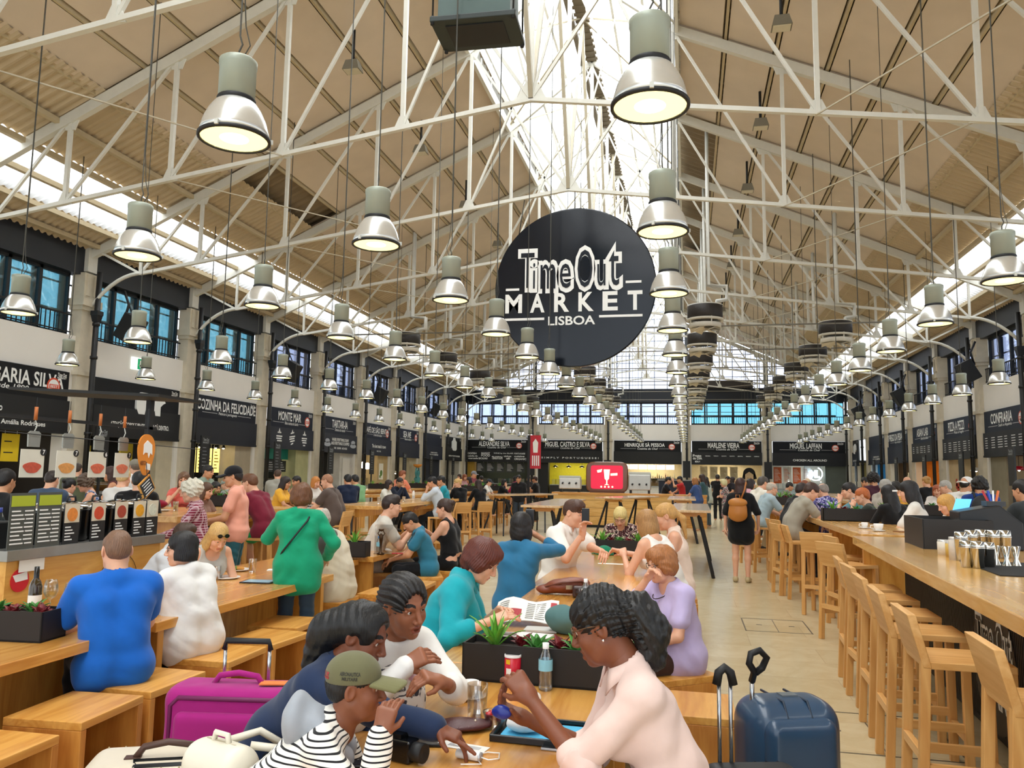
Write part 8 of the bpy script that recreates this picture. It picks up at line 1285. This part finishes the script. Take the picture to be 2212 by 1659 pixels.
t = thing('stool_block', 'cube stool carrying the white backpack', 'stool', (p[0], p[1], 0), -.35); MB().bb(-.2, .2, -.2, .2, .32, .365).build('seat', SY, t); [MB().bb(x-.02, x+.02, -.2, .2, 0, .31).build('side_panel', SZ, t) for x in (-.18, .18)]
# blue hard suitcase and the black case with pulled out handle
p = atZ(1690, 1640, .3); BL = M('#2f4a66', .3, var=.05, coat=.3); t = thing('suitcase', 'blue hard shell suitcase in the aisle at the lower edge', 'suitcase', (p[0]+.02, p[1]+.0, 0), .35); V, Q = rbox(.46, .32, .55, .11, .011); V[:, 2] += .32; sdf_obj('shell', [(V, Q)], [BL], t); V, Q = rbox(.34, .1, .40, .05, .01); V += nv(.0, -.14, .33); sdf_obj('front_bulge', [(V, Q)], [BL], t); m = MB(); m.tube([(-.06+.2*0, -.165, .05), (-.06, -.17, .5), (-.06, -.1, .597), (-.06, .14, .59)], .006, 6); m.tube([(.06, -.165, .05), (.06, -.17, .5), (.06, -.1, .597), (.06, .14, .59)], .006, 6); m.build('seam', M('#1b2c40', .5), t); MB().bb(-.03, .05, -.03, .03, .59, .607).build('latch', M('#7d8890', .3, metal=.5), t); m = MB(); m.tube([(-.17, .0, .5), (-.17, .0, .68)], .012, 8); m.build('telescopic_rod', M('#c4c8cc', .2, metal=.9), t); MB().tube([(-.17, 0, .67), (-.17, -.03, .72), (-.205, -.05, .765), (-.195, -.05, .81), (-.15, -.05, .825), (-.115, -.05, .79), (-.135, -.04, .74), (-.165, -.03, .715)], .017, 8).build('pull_grip', BLK, t); m = MB(); [m.lathe([(.001, -.02), (.045, -.02), (.045, .02), (.001, .02)], 12, (x, y, .045), np.array([[0, 0, 1.], [0, 1, 0], [-1, 0, 0]])) for x in (-.18, .18) for y in (-.1, .1)]; m.build('wheel', BLK, t)
p = atZ(1620, 1659, .36); t = thing('suitcase', 'black case with pulled out silver rods at the lower edge', 'suitcase', (p[0]+.0, p[1]-.28, 0), .3); V, Q = rbox(.4, .26, .40, .06, .011); V[:, 2] += .25; sdf_obj('shell', [(V, Q)], [M('#1a1c1e', .5, var=.05)], t); m = MB(); [m.tube([(x, .08, .4), (x, .08, .78)], .009, 8) for x in (-.12, -.07)]; m.build('telescopic_rod', M('#c4c8cc', .2, metal=.9), t); MB().tube([(-.13, .08, .77), (-.12, .08, .82), (-.095, .078, .84), (-.07, .075, .82), (-.06, .07, .77)], .02, 8).build('pull_grip', BLK, t); m = MB(); [m.tube([(x, -.1, .44), (x, .1, .44)], .008, 6) for x in (.04, .09, .14)]; m.build('rib', BLKG, t); m = MB(); [m.lathe([(.001, -.015), (.035, -.015), (.035, .015), (.001, .015)], 12, (x, y, .035), np.array([[0, 0, 1.], [0, 1, 0], [-1, 0, 0]])) for x in (-.15, .15) for y in (-.08, .08)]; m.build('wheel', BLK, t)
# small carried things on the crowd
def shades(k, col='#15100e'):
    Hm = k['hm']; m = MB(); [m.prism([(s*.034+.024*math.cos(a), .018*math.sin(a)) for a in np.linspace(0, 6.28, 14)[:-1]], 0, .004, (Hm((0, .088, .078)), k['Rh']@nv(1, 0, 0), k['Rh']@nv(0, -.5, .86))) for s in (-1, 1)]; m.tube([Hm((-.06, .08, .08)), Hm((0, .095, .08)), Hm((.06, .08, .08))], .003, 5); m.build('sunglasses', M(col, .1, var=0), k['root_obj'])
def find(t): return [PP[q] for q in PP if t in q][0]
def pack(k, lab, col, sz=(.15, .08, .2)):
    t = thing('backpack', lab, 'backpack', k['w'](k['Ch']-k['ey']*.2-k['up']*.04), k['rz']); S = SDF(); S.el((0, 0, 0), sz, k=.04); S.el((0, -.05, -.08), (sz[0]*.8, .06, sz[2]*.5), k=.03); V, Q = S.mesh(.014); sdf_obj('pack_body', [(V, Q)], [M(col, .6)], t); m = MB(); [m.tube([(s*.09, .04, .15), (s*.1, .12, .24), (s*.11, .27, .2), (s*.11, .3, .05)], .016, 6) for s in (-1, 1)]; m.build('strap', M(col, .6), t)
shades(find('with sunglasses on her dark hair')); pack(find('man in a blue tee with a black backpack'), 'black backpack on the man in the blue tee', '#1a1c20'); pack(find('person carrying a crimson'), 'crimson backpack deep on the left', '#b01c4a')
k = find('white shoulder stripes'); m = MB()
for s in (-1, 1):
    Sh, E, T = k['J'][(s, 'a')]
    for d in (-.02, 0, .02): m.tube([k['N']+(Sh-k['N'])*.4+k['up']*.05+k['ey']*d, Sh+k['up']*.052+k['ey']*d, Sh+(E-Sh)*.4+unit(k['up']+k['ex']*s)*.062+k['ey']*d], .006, 5)
m.build('stripe', WHT, k['root_obj']); k = find('white bow, from behind'); Hm = k['hm']; m = MB(); m.box(Hm((0, -.125, .03)), (.07, .02, .022), k['Rh']); m.build('hair_bow', WHT, k['root_obj'])
PP['shades'] and shades(PP['shades'])
